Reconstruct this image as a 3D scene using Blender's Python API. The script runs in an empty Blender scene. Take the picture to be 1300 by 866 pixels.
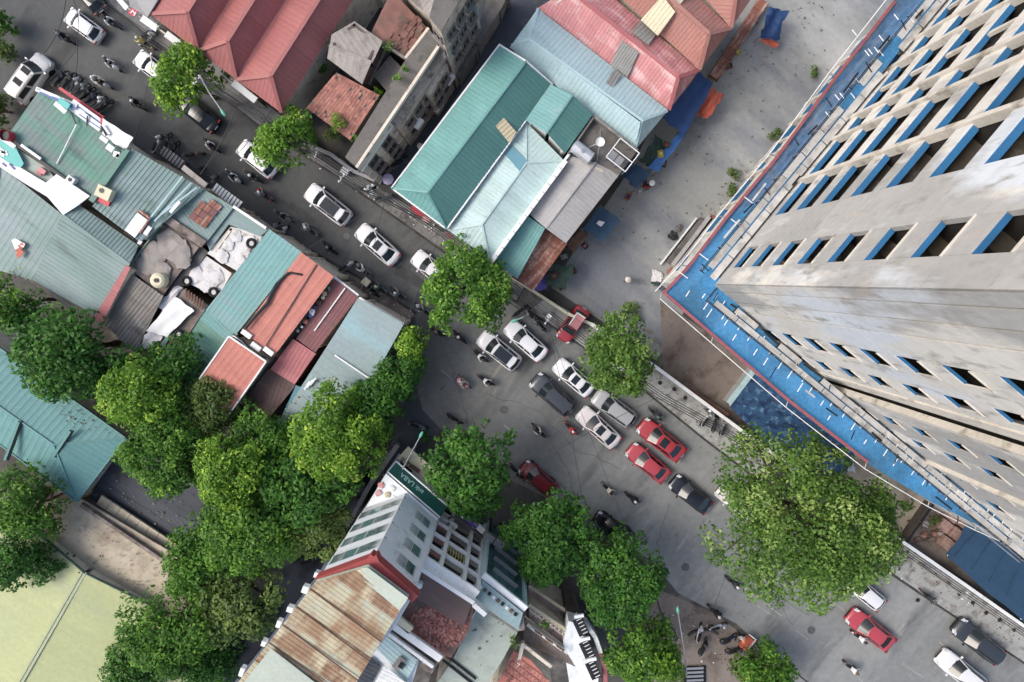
import bpy, bmesh, math, random
import numpy as np
from mathutils import Vector, Matrix

random.seed(7); np.random.seed(7)
S = bpy.context.scene
COL = S.collection
# ------------------------------------------------------------------ camera
CAMH = 63.0; FPX = 870.0; TILT = -math.radians(5.1)
cd = bpy.data.cameras.new('camera'); cam = bpy.data.objects.new('camera', cd); COL.objects.link(cam)
cam.location = (0, 0, CAMH); cam.rotation_euler = (TILT, 0, 0)
cd.sensor_width = 36; cd.lens = 36*FPX/1300; cd.clip_start = 0.5; cd.clip_end = 3000
S.camera = cam
# ------------------------------------------------------------------ sky and sun
SUN_EL, SUN_AZ = math.radians(48), math.radians(-82)     # sun softened by cloud, from the left of the picture
w = bpy.data.worlds.new('World'); S.world = w; w.use_nodes = True
nt = w.node_tree; bg = nt.nodes['Background']
sky = nt.nodes.new('ShaderNodeTexSky'); sky.sky_type = 'NISHITA'; sky.sun_disc = False
sky.sun_elevation = SUN_EL; sky.sun_rotation = SUN_AZ
sky.air_density = 1.0; sky.dust_density = 4.0; sky.ozone_density = 1.0
nt.links.new(sky.outputs[0], bg.inputs[0]); bg.inputs[1].default_value = 0.15
sl = bpy.data.lights.new('sun', 'SUN'); sl.energy = 0.95; sl.angle = math.radians(26); sl.color = (1, .975, .925)
so = bpy.data.objects.new('sun', sl); COL.objects.link(so)
sd = Vector((math.sin(SUN_AZ)*math.cos(SUN_EL), math.cos(SUN_AZ)*math.cos(SUN_EL), math.sin(SUN_EL)))
so.rotation_euler = (-sd).to_track_quat('-Z', 'Y').to_euler(); so.location = sd*200
S.view_settings.view_transform = 'Standard'; S.view_settings.look = 'None'
S.view_settings.exposure = 0.70; S.view_settings.gamma = 1
S.render.engine = 'CYCLES'

# ------------------------------------------------------------------ helpers
def P(px, py, h=0.0):
    """point of the place at height h seen at photo position (px, py) of the 1300 x 866 photograph"""
    u = (px-650)/FPX; v = -(py-433)/FPX
    c, s = math.cos(TILT), math.sin(TILT)
    dx, dy, dz = u, v*c+s, v*s-c
    t = (h-CAMH)/dz
    return Vector((dx*t, dy*t, h))

def tag(o, label=None, cat=None, group=None, kind=None):
    if label: o['label'] = label
    if cat: o['category'] = cat
    if group: o['group'] = group
    if kind: o['kind'] = kind
    return o

def thing(name, label, cat, loc=(0, 0, 0), rz=0, group=None):
    o = bpy.data.objects.new(name, None); COL.objects.link(o)
    o.empty_display_size = .3
    o.location = loc; o.rotation_euler = (0, 0, rz)
    return tag(o, label, cat, group)

def wloc(o):
    v = Vector((0, 0, 0))
    while o: v += o.location; o = o.parent
    return v

def mesh(name, V, F, m, parent=None, smooth=False, mi=None, world=True):
    """one mesh object; V in world coordinates, shifted to the parent's base when world is True"""
    off = wloc(parent) if (parent and world) else Vector((0, 0, 0))
    me = bpy.data.meshes.new(name)
    me.from_pydata([tuple(Vector(v)-off) for v in V], [], F)
    ms = m if isinstance(m, (list, tuple)) else [m]
    for x in ms: me.materials.append(x)
    if mi: me.polygons.foreach_set('material_index', mi)
    if smooth: me.polygons.foreach_set('use_smooth', [True]*len(me.polygons))
    o = bpy.data.objects.new(name, me); COL.objects.link(o)
    if parent: o.parent = parent
    return o

class MB:
    def __init__(s): s.V = []; s.F = []
    def add(s, V, F):
        n = len(s.V); s.V += [Vector(v) for v in V]; s.F += [tuple(i+n for i in f) for f in F]; return s
    def box(s, c, d, rz=0, M=None):
        x, y, z = d[0]/2, d[1]/2, d[2]/2
        V = [Vector(p) for p in ((-x,-y,-z),(x,-y,-z),(x,y,-z),(-x,y,-z),(-x,-y,z),(x,-y,z),(x,y,z),(-x,y,z))]
        R = M if M else Matrix.Rotation(rz, 3, 'Z')
        V = [R @ v + Vector(c) for v in V]
        return s.add(V, [(0,3,2,1),(4,5,6,7),(0,1,5,4),(1,2,6,5),(2,3,7,6),(3,0,4,7)])
    def bar(s, a, b, wd, th, up=(0, 0, 1)):
        a, b = Vector(a), Vector(b); d = b-a; L = d.length
        if L < 1e-5: return s
        x = d/L; up = Vector(up)
        y = up.cross(x)
        if y.length < 1e-4: y = Vector((0, 1, 0)).cross(x)
        if y.length < 1e-4: y = Vector((1, 0, 0))
        y.normalize(); z = x.cross(y)
        M = Matrix((x, y, z)).transposed()
        return s.box((a+b)/2, (L, wd, th), M=M)
    def tube(s, pts, r, n=6, cap=True):
        pts = [Vector(p) for p in pts]; rs = r if isinstance(r, (list, tuple)) else [r]*len(pts)
        b = len(s.V); k = len(pts)
        for i, p in enumerate(pts):
            d = (pts[min(i+1, k-1)]-pts[max(i-1, 0)]).normalized()
            a = Vector((0, 0, 1)).cross(d)
            if a.length < 1e-3: a = Vector((1, 0, 0)).cross(d)
            a.normalize(); c = d.cross(a)
            for j in range(n):
                t = 2*math.pi*j/n
                s.V.append(p + (a*math.cos(t)+c*math.sin(t))*rs[i])
        for i in range(k-1):
            for j in range(n):
                j2 = (j+1) % n
                s.F.append((b+i*n+j, b+i*n+j2, b+(i+1)*n+j2, b+(i+1)*n+j))
        if cap:
            s.F.append(tuple(b+j for j in range(n))[::-1]); s.F.append(tuple(b+(k-1)*n+j for j in range(n)))
        return s
    def prism(s, poly, z0, z1):
        """poly: list of (x, y) or vectors; z0, z1 numbers or lists"""
        n = len(poly)
        a = sum(poly[i][0]*poly[(i+1) % n][1]-poly[(i+1) % n][0]*poly[i][1] for i in range(n))
        idx = list(range(n)) if a > 0 else list(range(n))[::-1]
        Z0 = z0 if isinstance(z0, (list, tuple)) else [z0]*n
        Z1 = z1 if isinstance(z1, (list, tuple)) else [z1]*n
        V = [(poly[i][0], poly[i][1], Z0[i]) for i in idx]+[(poly[i][0], poly[i][1], Z1[i]) for i in idx]
        F = [tuple(range(n))[::-1], tuple(range(n, 2*n))]+[(i, (i+1) % n, n+(i+1) % n, n+i) for i in range(n)]
        return s.add(V, F)
    def disc(s, c, r, h, n=16, axis='Z'):
        """short cylinder centred at c"""
        c = Vector(c); ax = {'Z': Vector((0,0,1)), 'Y': Vector((0,1,0)), 'X': Vector((1,0,0))}[axis]
        return s.tube([c-ax*h/2, c+ax*h/2], r, n)
    def build(s, name, m, parent=None, smooth=False, world=True):
        return mesh(name, s.V, s.F, m, parent, smooth, world=world)

# ------------------------------------------------------------------ materials
def mat(name, col, rough=.75, metal=0., var=.15, scale=1.2, stain=None, objvar=0., bump=0., bscale=12., objcol=False, streak=None, fine=.08, spec=.4, alpha=None, world=False, zs=None):
    m = bpy.data.materials.new(name); m.use_nodes = True
    t = m.node_tree; N = t.nodes; L = t.links; b = N['Principled BSDF']
    b.inputs['Roughness'].default_value = rough; b.inputs['Metallic'].default_value = metal
    b.inputs['Specular IOR Level'].default_value = spec
    if alpha: b.inputs['Alpha'].default_value = alpha
    tc = N.new('ShaderNodeTexCoord'); co = tc.outputs['Object']
    if world: co = N.new('ShaderNodeNewGeometry').outputs['Position']
    mp = N.new('ShaderNodeMapping'); L.new(co, mp.inputs[0])
    if zs: mp.vector_type = 'TEXTURE'; mp.inputs['Scale'].default_value = (1, 1, zs)
    if streak:
        mp.inputs['Rotation'].default_value = (0, 0, -streak[0]); mp.inputs['Scale'].default_value = (1, streak[1], 1)
        # mapping rotates then; use vector type texture
        mp.vector_type = 'TEXTURE'; mp.inputs['Rotation'].default_value = (0, 0, streak[0]); mp.inputs['Scale'].default_value = (1, 1/streak[1], 1)
    def noise(sc, det=5, src=None, w=0):
        n = N.new('ShaderNodeTexNoise'); n.inputs['Scale'].default_value = sc; n.inputs['Detail'].default_value = det
        n.inputs['Roughness'].default_value = .6
        L.new(src or mp.outputs[0], n.inputs['Vector']); return n.outputs['Fac']
    def mr(x, a, c, lo, hi):
        n = N.new('ShaderNodeMapRange'); n.inputs[1].default_value = a; n.inputs[2].default_value = c
        n.inputs[3].default_value = lo; n.inputs[4].default_value = hi; L.new(x, n.inputs[0]); return n.outputs[0]
    def mul(a, b_):
        n = N.new('ShaderNodeMath'); n.operation = 'MULTIPLY'
        for i, x in enumerate((a, b_)):
            if isinstance(x, (int, float)): n.inputs[i].default_value = x
            else: L.new(x, n.inputs[i])
        return n.outputs[0]
    f = mr(noise(scale), .3, .7, 1-var, 1+var)
    if fine: f = mul(f, mr(noise(scale*9, 6, co), .3, .7, 1-fine, 1+fine))
    oi = N.new('ShaderNodeObjectInfo')
    if objvar: f = mul(f, mr(oi.outputs['Random'], 0, 1, 1-objvar, 1+objvar))
    base = N.new('ShaderNodeRGB'); base.outputs[0].default_value = (*col, 1)
    c = base.outputs[0]
    if objcol: c = oi.outputs['Color']
    stains = stain if isinstance(stain, list) else ([stain] if stain else [])
    for k, (sc_, lo, hi, scl) in enumerate(stains):      # colour, thresholds, noise scale
        mx = N.new('ShaderNodeMix'); mx.data_type = 'RGBA'
        mp2 = N.new('ShaderNodeMapping'); mp2.inputs['Location'].default_value = (13.7*(k+1), 5.1*k, 3*k); L.new(mp.outputs[0], mp2.inputs[0])
        L.new(mr(noise(scl, 7, mp2.outputs[0]), lo, hi, 0, 1), mx.inputs[0]); L.new(c, mx.inputs[6]); mx.inputs[7].default_value = (*sc_, 1)
        c = mx.outputs[2]
    hs = N.new('ShaderNodeVectorMath'); hs.operation = 'SCALE'
    L.new(c, hs.inputs[0]); L.new(f, hs.inputs['Scale']); L.new(hs.outputs[0], b.inputs['Base Color'])
    if bump:
        bp = N.new('ShaderNodeBump'); bp.inputs['Strength'].default_value = bump; bp.inputs['Distance'].default_value = .05
        L.new(noise(bscale, 6, co), bp.inputs['Height']); L.new(bp.outputs[0], b.inputs['Normal'])
    return m

def C(r, g, b):      # sRGB 0-255 to linear
    f = lambda x: (x/255/12.92) if x <= 10 else ((x/255+.055)/1.055)**2.4
    q = (f(r), f(g), f(b)); y = .25*q[0]+.6*q[1]+.15*q[2]; return tuple(x*.8+y*.2 for x in q)
SA = math.radians(-37.5)           # direction of the street
CR = math.radians(52.5)            # direction across it
D = dict
rust = C(120, 78, 58); dirt = C(96, 90, 80); moss = C(82, 92, 60); pale = C(178, 182, 176)
M_ = {
 'ground': mat('dirty_ground', C(78, 76, 72), .9, var=.25, scale=.25, stain=[(C(70, 66, 60), .5, .62, .5), (C(118, 114, 108), .55, .7, .3)], bump=.3, world=True),
 'asphalt': mat('asphalt', C(80, 82, 81), .85, var=.12, scale=.18, stain=[(C(97, 98, 95), .48, .72, .09), (C(60, 61, 61), .53, .7, .35), (C(118, 114, 104), .64, .78, .7), (C(58, 57, 55), .66, .74, 1.6)], bump=.25, bscale=30, world=True, streak=(SA, .25), fine=.12),

 'paving': mat('pavement_concrete', C(116, 115, 113), .85, var=.14, scale=.6, stain=[(C(78, 74, 68), .52, .66, .8), (C(130, 124, 116), .6, .75, 1.3)], objvar=.07, world=True),
 'paving_light': mat('pale_pavement', C(156, 157, 152), .85, var=.1, scale=.6, stain=[(C(120, 116, 110), .5, .64, 1.1), (C(100, 96, 90), .64, .76, 2.5)], objvar=.06, world=True),
 'kerb': mat('kerb_stone', C(62, 60, 58), .9, var=.2, objvar=.2),
 'yard': mat('yard_concrete', C(143, 145, 141), .8, var=.12, scale=.25, stain=[(C(116, 120, 126), .47, .6, .16), (C(166, 166, 165), .56, .7, .14), (C(98, 92, 84), .62, .76, .9), (C(88, 86, 84), .66, .74, 2.5)], world=True, streak=(CR, .35), bump=.1),
 'patch': mat('new_concrete', C(142, 141, 140), .85, var=.08, scale=.9, world=True),
 'mud': mat('brown_earth', C(126, 114, 104), .95, var=.16, scale=.4, stain=[(C(96, 80, 70), .5, .66, .5), (C(124, 114, 102), .58, .75, .7)], bump=.5, world=True),
 'bare': mat('beige_concrete', C(184, 170, 144), .9, var=.1, scale=.4, stain=[(C(150, 134, 110), .48, .66, .5), (C(112, 102, 88), .6, .76, 1.1)], world=True),
 'black': mat('black_rubber', C(24, 24, 25), .7, var=.2),
 'dark': mat('dark_metal', C(42, 42, 44), .5, var=.2, metal=.3),
 'steel': mat('galvanised_steel', C(150, 152, 154), .45, metal=.5, var=.15),
 'white': mat('white_paint', C(222, 223, 220), .6, var=.06, stain=(C(180, 176, 168), .6, .8, 1.5)),
 'whitew': mat('white_wall', C(224, 229, 231), .8, var=.05, stain=(C(182, 184, 182), .55, .78, .9)),
 'cream': mat('cream_wall', C(210, 198, 178), .85, var=.12, stain=[(C(120, 106, 92), .55, .72, 1.2), (C(84, 78, 70), .66, .8, 1.8)]),
 'greywall': mat('weathered_wall', C(128, 122, 116), .9, var=.15, stain=[(C(84, 78, 72), .5, .7, 1.1), (C(160, 152, 142), .58, .72, 2.0)]),
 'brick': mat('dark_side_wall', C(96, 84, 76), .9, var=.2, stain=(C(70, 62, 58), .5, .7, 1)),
 'tealdeep': mat('deep_teal_sheet', C(82, 140, 138), .55, var=.07, scale=.4, objvar=.03, stain=(C(96, 152, 150), .5, .8, .4), streak=(CR, .3)),
 'teal': mat('teal_sheet', C(88, 148, 142), .55, var=.06, scale=.5, objvar=.05, stain=[(C(104, 164, 160), .5, .75, .5), (C(84, 112, 100), .64, .78, 1.3)], streak=(CR, .2)),
 'teal_b': mat('teal_sheet_dark', C(72, 130, 124), .55, var=.06, scale=.5, objvar=.05, streak=(CR, .2)),
 'teal_l': mat('weathered_teal_sheet', C(98, 154, 152), .6, var=.08, scale=.5, objvar=.05, stain=[(C(120, 150, 150), .5, .72, .6), (C(96, 116, 112), .62, .8, 1.1)], streak=(CR, .25)),
 'green': mat('green_roof', C(88, 142, 122), .65, var=.12, scale=.5, objvar=.06, stain=[(C(112, 128, 124), .46, .64, .55), (C(70, 98, 90), .58, .74, .9), (C(128, 118, 118), .64, .76, .5)], streak=(CR, .3)),
 'greengrey': mat('grey_green_sheet', C(112, 140, 134), .6, var=.1, scale=.5, objvar=.07, stain=[(C(128, 146, 146), .45, .62, .4), (C(86, 104, 98), .58, .76, .9)], streak=(CR, .25)),
 'paleteal': mat('pale_aqua_sheet', C(170, 198, 196), .55, var=.06, scale=.5, objvar=.05, stain=[(C(154, 180, 176), .5, .72, .5), (C(140, 146, 132), .64, .78, 1.2)], streak=(CR, .25)),
 'paleblue': mat('pale_blue_sheet', C(158, 190, 194), .55, var=.06, scale=.5, objvar=.04, stain=(C(140, 166, 170), .52, .75, .5), streak=(CR, .25)),
 'greyroof': mat('grey_sheet', C(160, 158, 156), .6, var=.05, scale=.5, objvar=.04, stain=(C(140, 138, 134), .52, .75, .6), streak=(CR, .3)),
 'bluegrey': mat('blue_grey_sheet', C(134, 154, 154), .6, var=.06, scale=.35, objvar=.03, stain=[(C(132, 172, 178), .5, .66, .2), (C(112, 126, 122), .6, .78, .8)], streak=(CR, .3)),
 'red': mat('brick_red_sheet', C(160, 90, 86), .6, var=.1, scale=.4, objvar=.07, stain=[(C(160, 92, 84), .5, .7, .5), (C(138, 88, 76), .64, .8, .8)], streak=(CR, .3)),
 'orange': mat('orange_red_sheet', C(188, 108, 90), .6, var=.09, scale=.5, objvar=.05, stain=[(C(170, 96, 82), .5, .72, .6), (C(150, 100, 84), .62, .78, 1.1)], streak=(CR, .3)),
 'pink': mat('faded_pink_sheet', C(196, 124, 124), .65, var=.1, scale=.7, objvar=.1, stain=[(C(216, 172, 170), .5, .68, 1.2), (C(170, 88, 88), .6, .75, 1.0)], streak=(CR, .35)),
 'pinkred': mat('pink_red_sheet', C(170, 92, 94), .6, var=.06, scale=.6, objvar=.05, stain=(C(186, 112, 110), .5, .7, .8), streak=(CR, .3)),
 'salmon': mat('salmon_sheet', C(172, 116, 104), .6, var=.06, scale=.5, objvar=.05, stain=(C(168, 106, 96), .5, .7, .6)),
 'maroon': mat('maroon_sheet', C(124, 72, 74), .65, var=.12, scale=.8, objvar=.07, stain=[(C(104, 74, 70), .5, .66, .9), (C(148, 92, 94), .58, .72, .8)], streak=(CR, .3)),
 'brownroof': mat('brown_dusty_sheet', C(104, 80, 76), .75, var=.14, scale=.8, objvar=.07, stain=[(C(90, 78, 70), .5, .66, .9), (C(126, 112, 100), .6, .75, .8)], streak=(CR, .3)),
 'rusty': mat('rusty_sheet', C(136, 82, 64), .85, var=.2, scale=2.2, objvar=.16, stain=[(C(186, 150, 132), .48, .66, 2.6), (C(104, 58, 46), .55, .72, 2.0)], streak=(SA, .2)),
 'asbestos': mat('fibre_cement_sheet', C(132, 126, 118), .9, var=.14, scale=.8, objvar=.08, stain=[(C(98, 90, 82), .5, .68, .8), (C(160, 154, 146), .6, .75, 1.6)], streak=(CR, .3), bump=.1),
 'tin_grey': mat('grey_tin_sheet', C(150, 142, 134), .7, var=.12, scale=.8, objvar=.08, stain=(C(116, 106, 98), .5, .7, .9)),
 'brownconc': mat('brown_stained_concrete', C(120, 106, 96), .9, var=.2, scale=.7, stain=[(C(148, 134, 124), .48, .62, .7), (C(74, 60, 50), .54, .68, .9), (C(78, 84, 54), .66, .78, 1.2)], bump=.3),
 'greyconc': mat('grey_roof_concrete', C(104, 100, 95), .9, var=.16, scale=.6, stain=[(C(76, 74, 68), .5, .66, .7), (C(134, 128, 120), .6, .75, .9)], bump=.2),
 'mint': mat('mint_roof_concrete', C(160, 172, 158), .85, var=.08, scale=.6, stain=[(C(138, 146, 132), .52, .68, .8), (C(84, 84, 74), .67, .78, 1.4), (C(176, 172, 164), .6, .75, .6)], bump=.1),
 'membrane': mat('white_roof_membrane', C(206, 203, 200), .75, var=.08, scale=.9, stain=[(C(176, 170, 164), .52, .66, 1.2), (C(130, 118, 110), .68, .78, 1.8)], bump=.4, bscale=2),
 'olive': mat('pale_olive_sheet', C(168, 174, 112), .6, var=.07, scale=.3, objvar=.035, stain=[(C(158, 166, 118), .5, .7, .2), (C(146, 140, 96), .64, .78, 1.2)], streak=(CR, .3)),
 'slate': mat('slate_grey_panel', C(56, 62, 72), .55, var=.15, scale=.6, objvar=.25, stain=(C(88, 84, 78), .56, .74, .6)),
 'tarp': mat('blue_tarpaulin', C(22, 68, 124), .6, var=.18, scale=1.2, bump=.6, bscale=2.0),
 'tarp_b': mat('bright_blue_tarpaulin', C(36, 104, 172), .55, var=.15, scale=1.2, bump=.5, bscale=2.0),
 'tarp_n': mat('navy_tarpaulin', C(34, 70, 98), .6, var=.14, scale=1.0, bump=.5, bscale=2.0),
 'tarp_o': mat('orange_tarpaulin', C(196, 84, 50), .6, var=.15, scale=1.5, bump=.6, bscale=3),
 'tarp_g': mat('dark_green_net', C(48, 72, 62), .8, var=.3, scale=1.5, bump=.5, bscale=3),
 'mural': mat('blue_patterned_sheet', C(34, 78, 118), .5, var=.25, scale=1.5, stain=[(C(84, 128, 160), .54, .62, 1.8), (C(22, 50, 88), .5, .6, 1.4)]),
 'net_blue': mat('blue_safety_net', C(30, 130, 184), .8, var=.16, scale=.5, stain=[(C(34, 108, 148), .46, .64, .35), (C(90, 138, 164), .6, .76, .8)], fine=.2, alpha=.96),
 'net_grey': mat('dusty_blue_net', C(44, 98, 142), .8, var=.2, scale=.4, stain=[(C(84, 108, 132), .46, .66, .3), (C(20, 104, 170), .56, .7, .5)], fine=.25, alpha=.9),
 'net_red': mat('red_net_border', C(150, 76, 80), .8, var=.2, scale=1.5),
 'redclay': mat('clay_tile', C(172, 112, 96), .85, var=.2, scale=1.2, objvar=.2, stain=(C(130, 82, 70), .5, .66, 1.0)),
 'oldclay': mat('old_clay_tile', C(124, 84, 74), .9, var=.22, scale=1.0, objvar=.2, stain=(C(92, 80, 68), .5, .64, .8)),
 'brickred': mat('red_brick_debris', C(150, 92, 82), .9, var=.25, scale=1.5, objvar=.2, stain=(C(178, 126, 114), .5, .7, 2)),
 'glass': mat('dark_glass', (.016, .022, .026), .08, var=0, fine=0, spec=.45),
 'pane': mat('window_pane', C(52, 60, 60), .12, var=.1, fine=0, objvar=.3, spec=.7),
 'panegreen': mat('greenish_pane', C(96, 140, 136), .15, var=.1, fine=0, objvar=.25, spec=.7),
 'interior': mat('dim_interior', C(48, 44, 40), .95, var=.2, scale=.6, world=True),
 'tower': mat('tower_concrete', C(210, 205, 195), .88, var=.07, scale=.25, stain=[(C(168, 166, 162), .5, .55, .12), (C(202, 209, 216), .55, .60, .1), (C(176, 162, 146), .60, .74, .8), (C(150, 146, 140), .56, .72, 1.6)], objvar=.06, world=True, bump=.08, zs=3.0),
 'towerc': mat('cream_concrete_fin', C(204, 196, 182), .88, var=.1, scale=.5, stain=(C(150, 140, 124), .54, .7, .8), world=True),
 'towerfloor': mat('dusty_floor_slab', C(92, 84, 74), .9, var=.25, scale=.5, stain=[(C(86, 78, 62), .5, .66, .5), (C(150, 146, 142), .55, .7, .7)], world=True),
 'towerblue': mat('blue_sill_film', C(12, 104, 156), .6, var=.12, scale=1.0, objvar=.12, world=True),
 'plank': mat('scaffold_plank', C(186, 184, 178), .85, var=.12, objvar=.14, stain=(C(140, 134, 124), .5, .7, 1.2)),
 'brownwood': mat('brown_wood', C(110, 78, 60), .85, var=.2, objvar=.15),
 'pallet': mat('pinkish_brick_pallet', C(176, 140, 126), .9, var=.15, scale=2, objvar=.1, stain=(C(140, 104, 92), .5, .66, 2.5)),
 'bark': mat('tree_bark', C(92, 78, 64), .95, var=.25, scale=3, bump=.5),
 'water': mat('dark_canal_water', C(20, 24, 26), .15, var=.2, scale=.5),
 'signteal': mat('teal_sign_print', C(52, 178, 168), .5, var=.05),
 'signblue': mat('blue_sign_print', C(70, 104, 168), .5, var=.05),
 'signgreen': mat('green_sign_print', C(16, 96, 84), .45, var=.08, scale=.6),
 'signred': mat('red_sign_print', C(196, 36, 62), .5, var=.08),
 'purple': mat('violet_sign_print', C(88, 66, 150), .5, var=.08),
 'letter': mat('pale_lettering', C(176, 214, 208), .5, var=0, fine=0),
 'yellow': mat('yellow_print', C(206, 190, 80), .5, var=.05),
 'cream2': mat('cream_sheet', C(206, 198, 162), .6, var=.06, objvar=.04),
 'tan': mat('tan_sheet', C(190, 176, 138), .6, var=.08, objvar=.06),
 'skylight': mat('grey_translucent_sheet', C(140, 140, 134), .4, var=.15, scale=1),
 'blueroof': mat('deep_blue_sheet', C(70, 132, 150), .5, var=.05, objvar=.05),
 'rail': mat('dark_railing', C(54, 50, 48), .6, var=.2),
 'lineW': mat('worn_white_line', C(150, 148, 144), .8, var=.2, scale=3),
 'asphalt_patch': mat('asphalt_repair', C(72, 73, 72), .9, var=.15, scale=1.0, world=True, bump=.3, bscale=30, stain=(C(92, 90, 88), .5, .7, .8)),
 'castiron': mat('cast_iron', C(98, 96, 92), .6, metal=.4, var=.2, scale=5),
 'oldfacade': mat('grey_beige_facade', C(178, 164, 148), .9, var=.16, stain=[(C(118, 106, 94), .52, .68, 1.1), (C(206, 194, 178), .56, .7, 1.8)]),
 'pinkfloor': mat('pinkish_terrace_floor', C(172, 148, 138), .85, var=.14, scale=1, stain=(C(128, 108, 98), .5, .68, 1)),
 'lilac': mat('lilac_cloth', C(176, 162, 196), .7, var=.1),
 'lampgreen': mat('green_lamp_shell', C(66, 168, 138), .4, var=.05),
 'lampglass': mat('lamp_cover', C(200, 205, 200), .3, var=.02),
 'tank': mat('steel_tank', C(196, 198, 200), .35, metal=.6, var=.05),
 'redfascia': mat('red_fascia', C(166, 62, 62), .65, var=.1, stain=(C(140, 74, 66), .55, .75, 1)),
 'tealglass': mat('dark_teal_cladding', C(20, 92, 88), .3, var=.15, scale=.6, objvar=.1, spec=.6),
 'rustpale': mat('pale_ribbed_sheet', C(184, 176, 142), .7, var=.12, scale=1, objvar=.08, stain=[(C(176, 184, 164), .48, .62, .9), (C(158, 122, 84), .46, .64, .8)], streak=(SA, .35)),
 'rustbrown': mat('rusted_ribbed_sheet', C(150, 118, 84), .8, var=.16, scale=1, objvar=.12, stain=[(C(122, 90, 66), .46, .62, .9), (C(186, 174, 138), .48, .64, 1.0)], streak=(SA, .35)),
 'palegreen': mat('pale_green_sheet', C(172, 182, 164), .6, var=.06, scale=.5),
 'skin': mat('skin', C(176, 128, 100), .6, var=.05, fine=0),
 'trouser': mat('dark_trousers', C(44, 46, 56), .85, var=.2, objvar=.5),
 'shirt': mat('shirt_cloth', C(200, 200, 200), .85, var=.06, objcol=True),
 'helmet': mat('helmet_shell', C(200, 200, 200), .3, var=.03, objcol=True),
 'bike': mat('motorbike_paint', C(60, 60, 60), .3, var=.05, objcol=True),
 'carpaint': mat('car_paint', C(200, 200, 200), .22, var=.02, fine=.0, objcol=True, spec=.6),
 'lampred': mat('tail_lamp', C(140, 22, 20), .2, var=.05),
 'lampw': mat('head_lamp', C(190, 196, 200), .12, var=.05),
 'wirem': mat('black_cable', C(48, 49, 50), .6, var=.1),
 'pole': mat('concrete_pole', C(150, 146, 140), .85, var=.12),
}
# ------------------------------------------------------------------ roofs and buildings
def frame_of(pts):
    n = Vector((0, 0, 0))
    for i in range(len(pts)):
        a, b = pts[i], pts[(i+1) % len(pts)]
        n += a.cross(b)
    n.normalize()
    if n.z < 0: n = -n
    e = (pts[1]-pts[0]).normalized(); e = (e - n*e.dot(n)).normalized()
    return e, n.cross(e), n

def sheets(parent, pts, m, w=1.0, pitch=.3, rib=.014, name='roof_sheet', row=0, lift=0., label=None, along=None):
    """covers a convex roof face with separate corrugated sheets running up from its first edge"""
    e, g, n = frame_of(pts)
    if along is not None:
        g = (along - n*along.dot(n)).normalized(); e = g.cross(n)
    o = pts[0]; Q = [((p-o).dot(e), (p-o).dot(g)) for p in pts]
    s0 = min(q[0] for q in Q); s1 = max(q[0] for q in Q)
    def rng(s):
        ts = []
        for i in range(len(Q)):
            (a, ta), (b, tb) = Q[i], Q[(i+1) % len(Q)]
            if abs(a-b) < 1e-9:
                if abs(s-a) < 1e-6: ts += [ta, tb]
            elif min(a, b)-1e-7 <= s <= max(a, b)+1e-7: ts.append(ta+(tb-ta)*(s-a)/(b-a))
        return (min(ts), max(ts)) if ts else None
    k = max(1, round((s1-s0)/w)); W = (s1-s0)/k; out = []
    nr = max(1, round(W/pitch)); pr = W/nr
    T0 = min(q[1] for q in Q); T1 = max(q[1] for q in Q)
    rows = [(T0-1, T1+1)]
    if row:
        kr = max(1, round((T1-T0)/row)); R = (T1-T0)/kr
        rows = [(T0+i*R-(0 if i == 0 else .08)-(1 if i == 0 else 0), T0+(i+1)*R+(1 if i == kr-1 else 0)) for i in range(kr)]
    for i in range(k):
        a = s0+i*W; b = a+W
        ss = []
        for j in range(nr):
            c = a+j*pr
            ss += [(c, 0), (c+pr*.3, 0), (c+pr*.42, 1), (c+pr*.68, 1), (c+pr*.8, 0)]
        ss.append((min(b+.02, s1), 0))
        for q in Q:
            if a+1e-4 < q[0] < b-1e-4: ss.append((q[0], .5))
        ss.sort()
        for ri, (ta, tb) in enumerate(rows):
            V = []; F = []; z0 = lift+random.uniform(0, .012)+(i % 2)*.004
            for s, hgt in ss:
                s_ = min(max(s, s0+1e-5), s1-1e-5); r = rng(s_)
                if not r: continue
                lo, hi = max(r[0], ta), min(r[1], tb)
                if hi < lo: hi = lo = (hi+lo)/2
                z = z0 + hgt*rib
                V.append(o+e*s+g*lo+n*(z+ri*.012+(.02 if ri else 0))); V.append(o+e*s+g*hi+n*(z+ri*.012))
            for j in range(len(V)//2-1):
                x = 2*j
                if (V[x]-V[x+1]).length < .02 and (V[x+2]-V[x+3]).length < .02: continue
                F.append((x, x+2, x+3, x+1))
            if F:
                ob = mesh(name, V, F, m, parent); out.append(ob)
                if label: ob['label'] = label
    return out

def clipped_sheets(parent, pts, *a, **k): return sheets(parent, pts, *a, **k)

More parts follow.
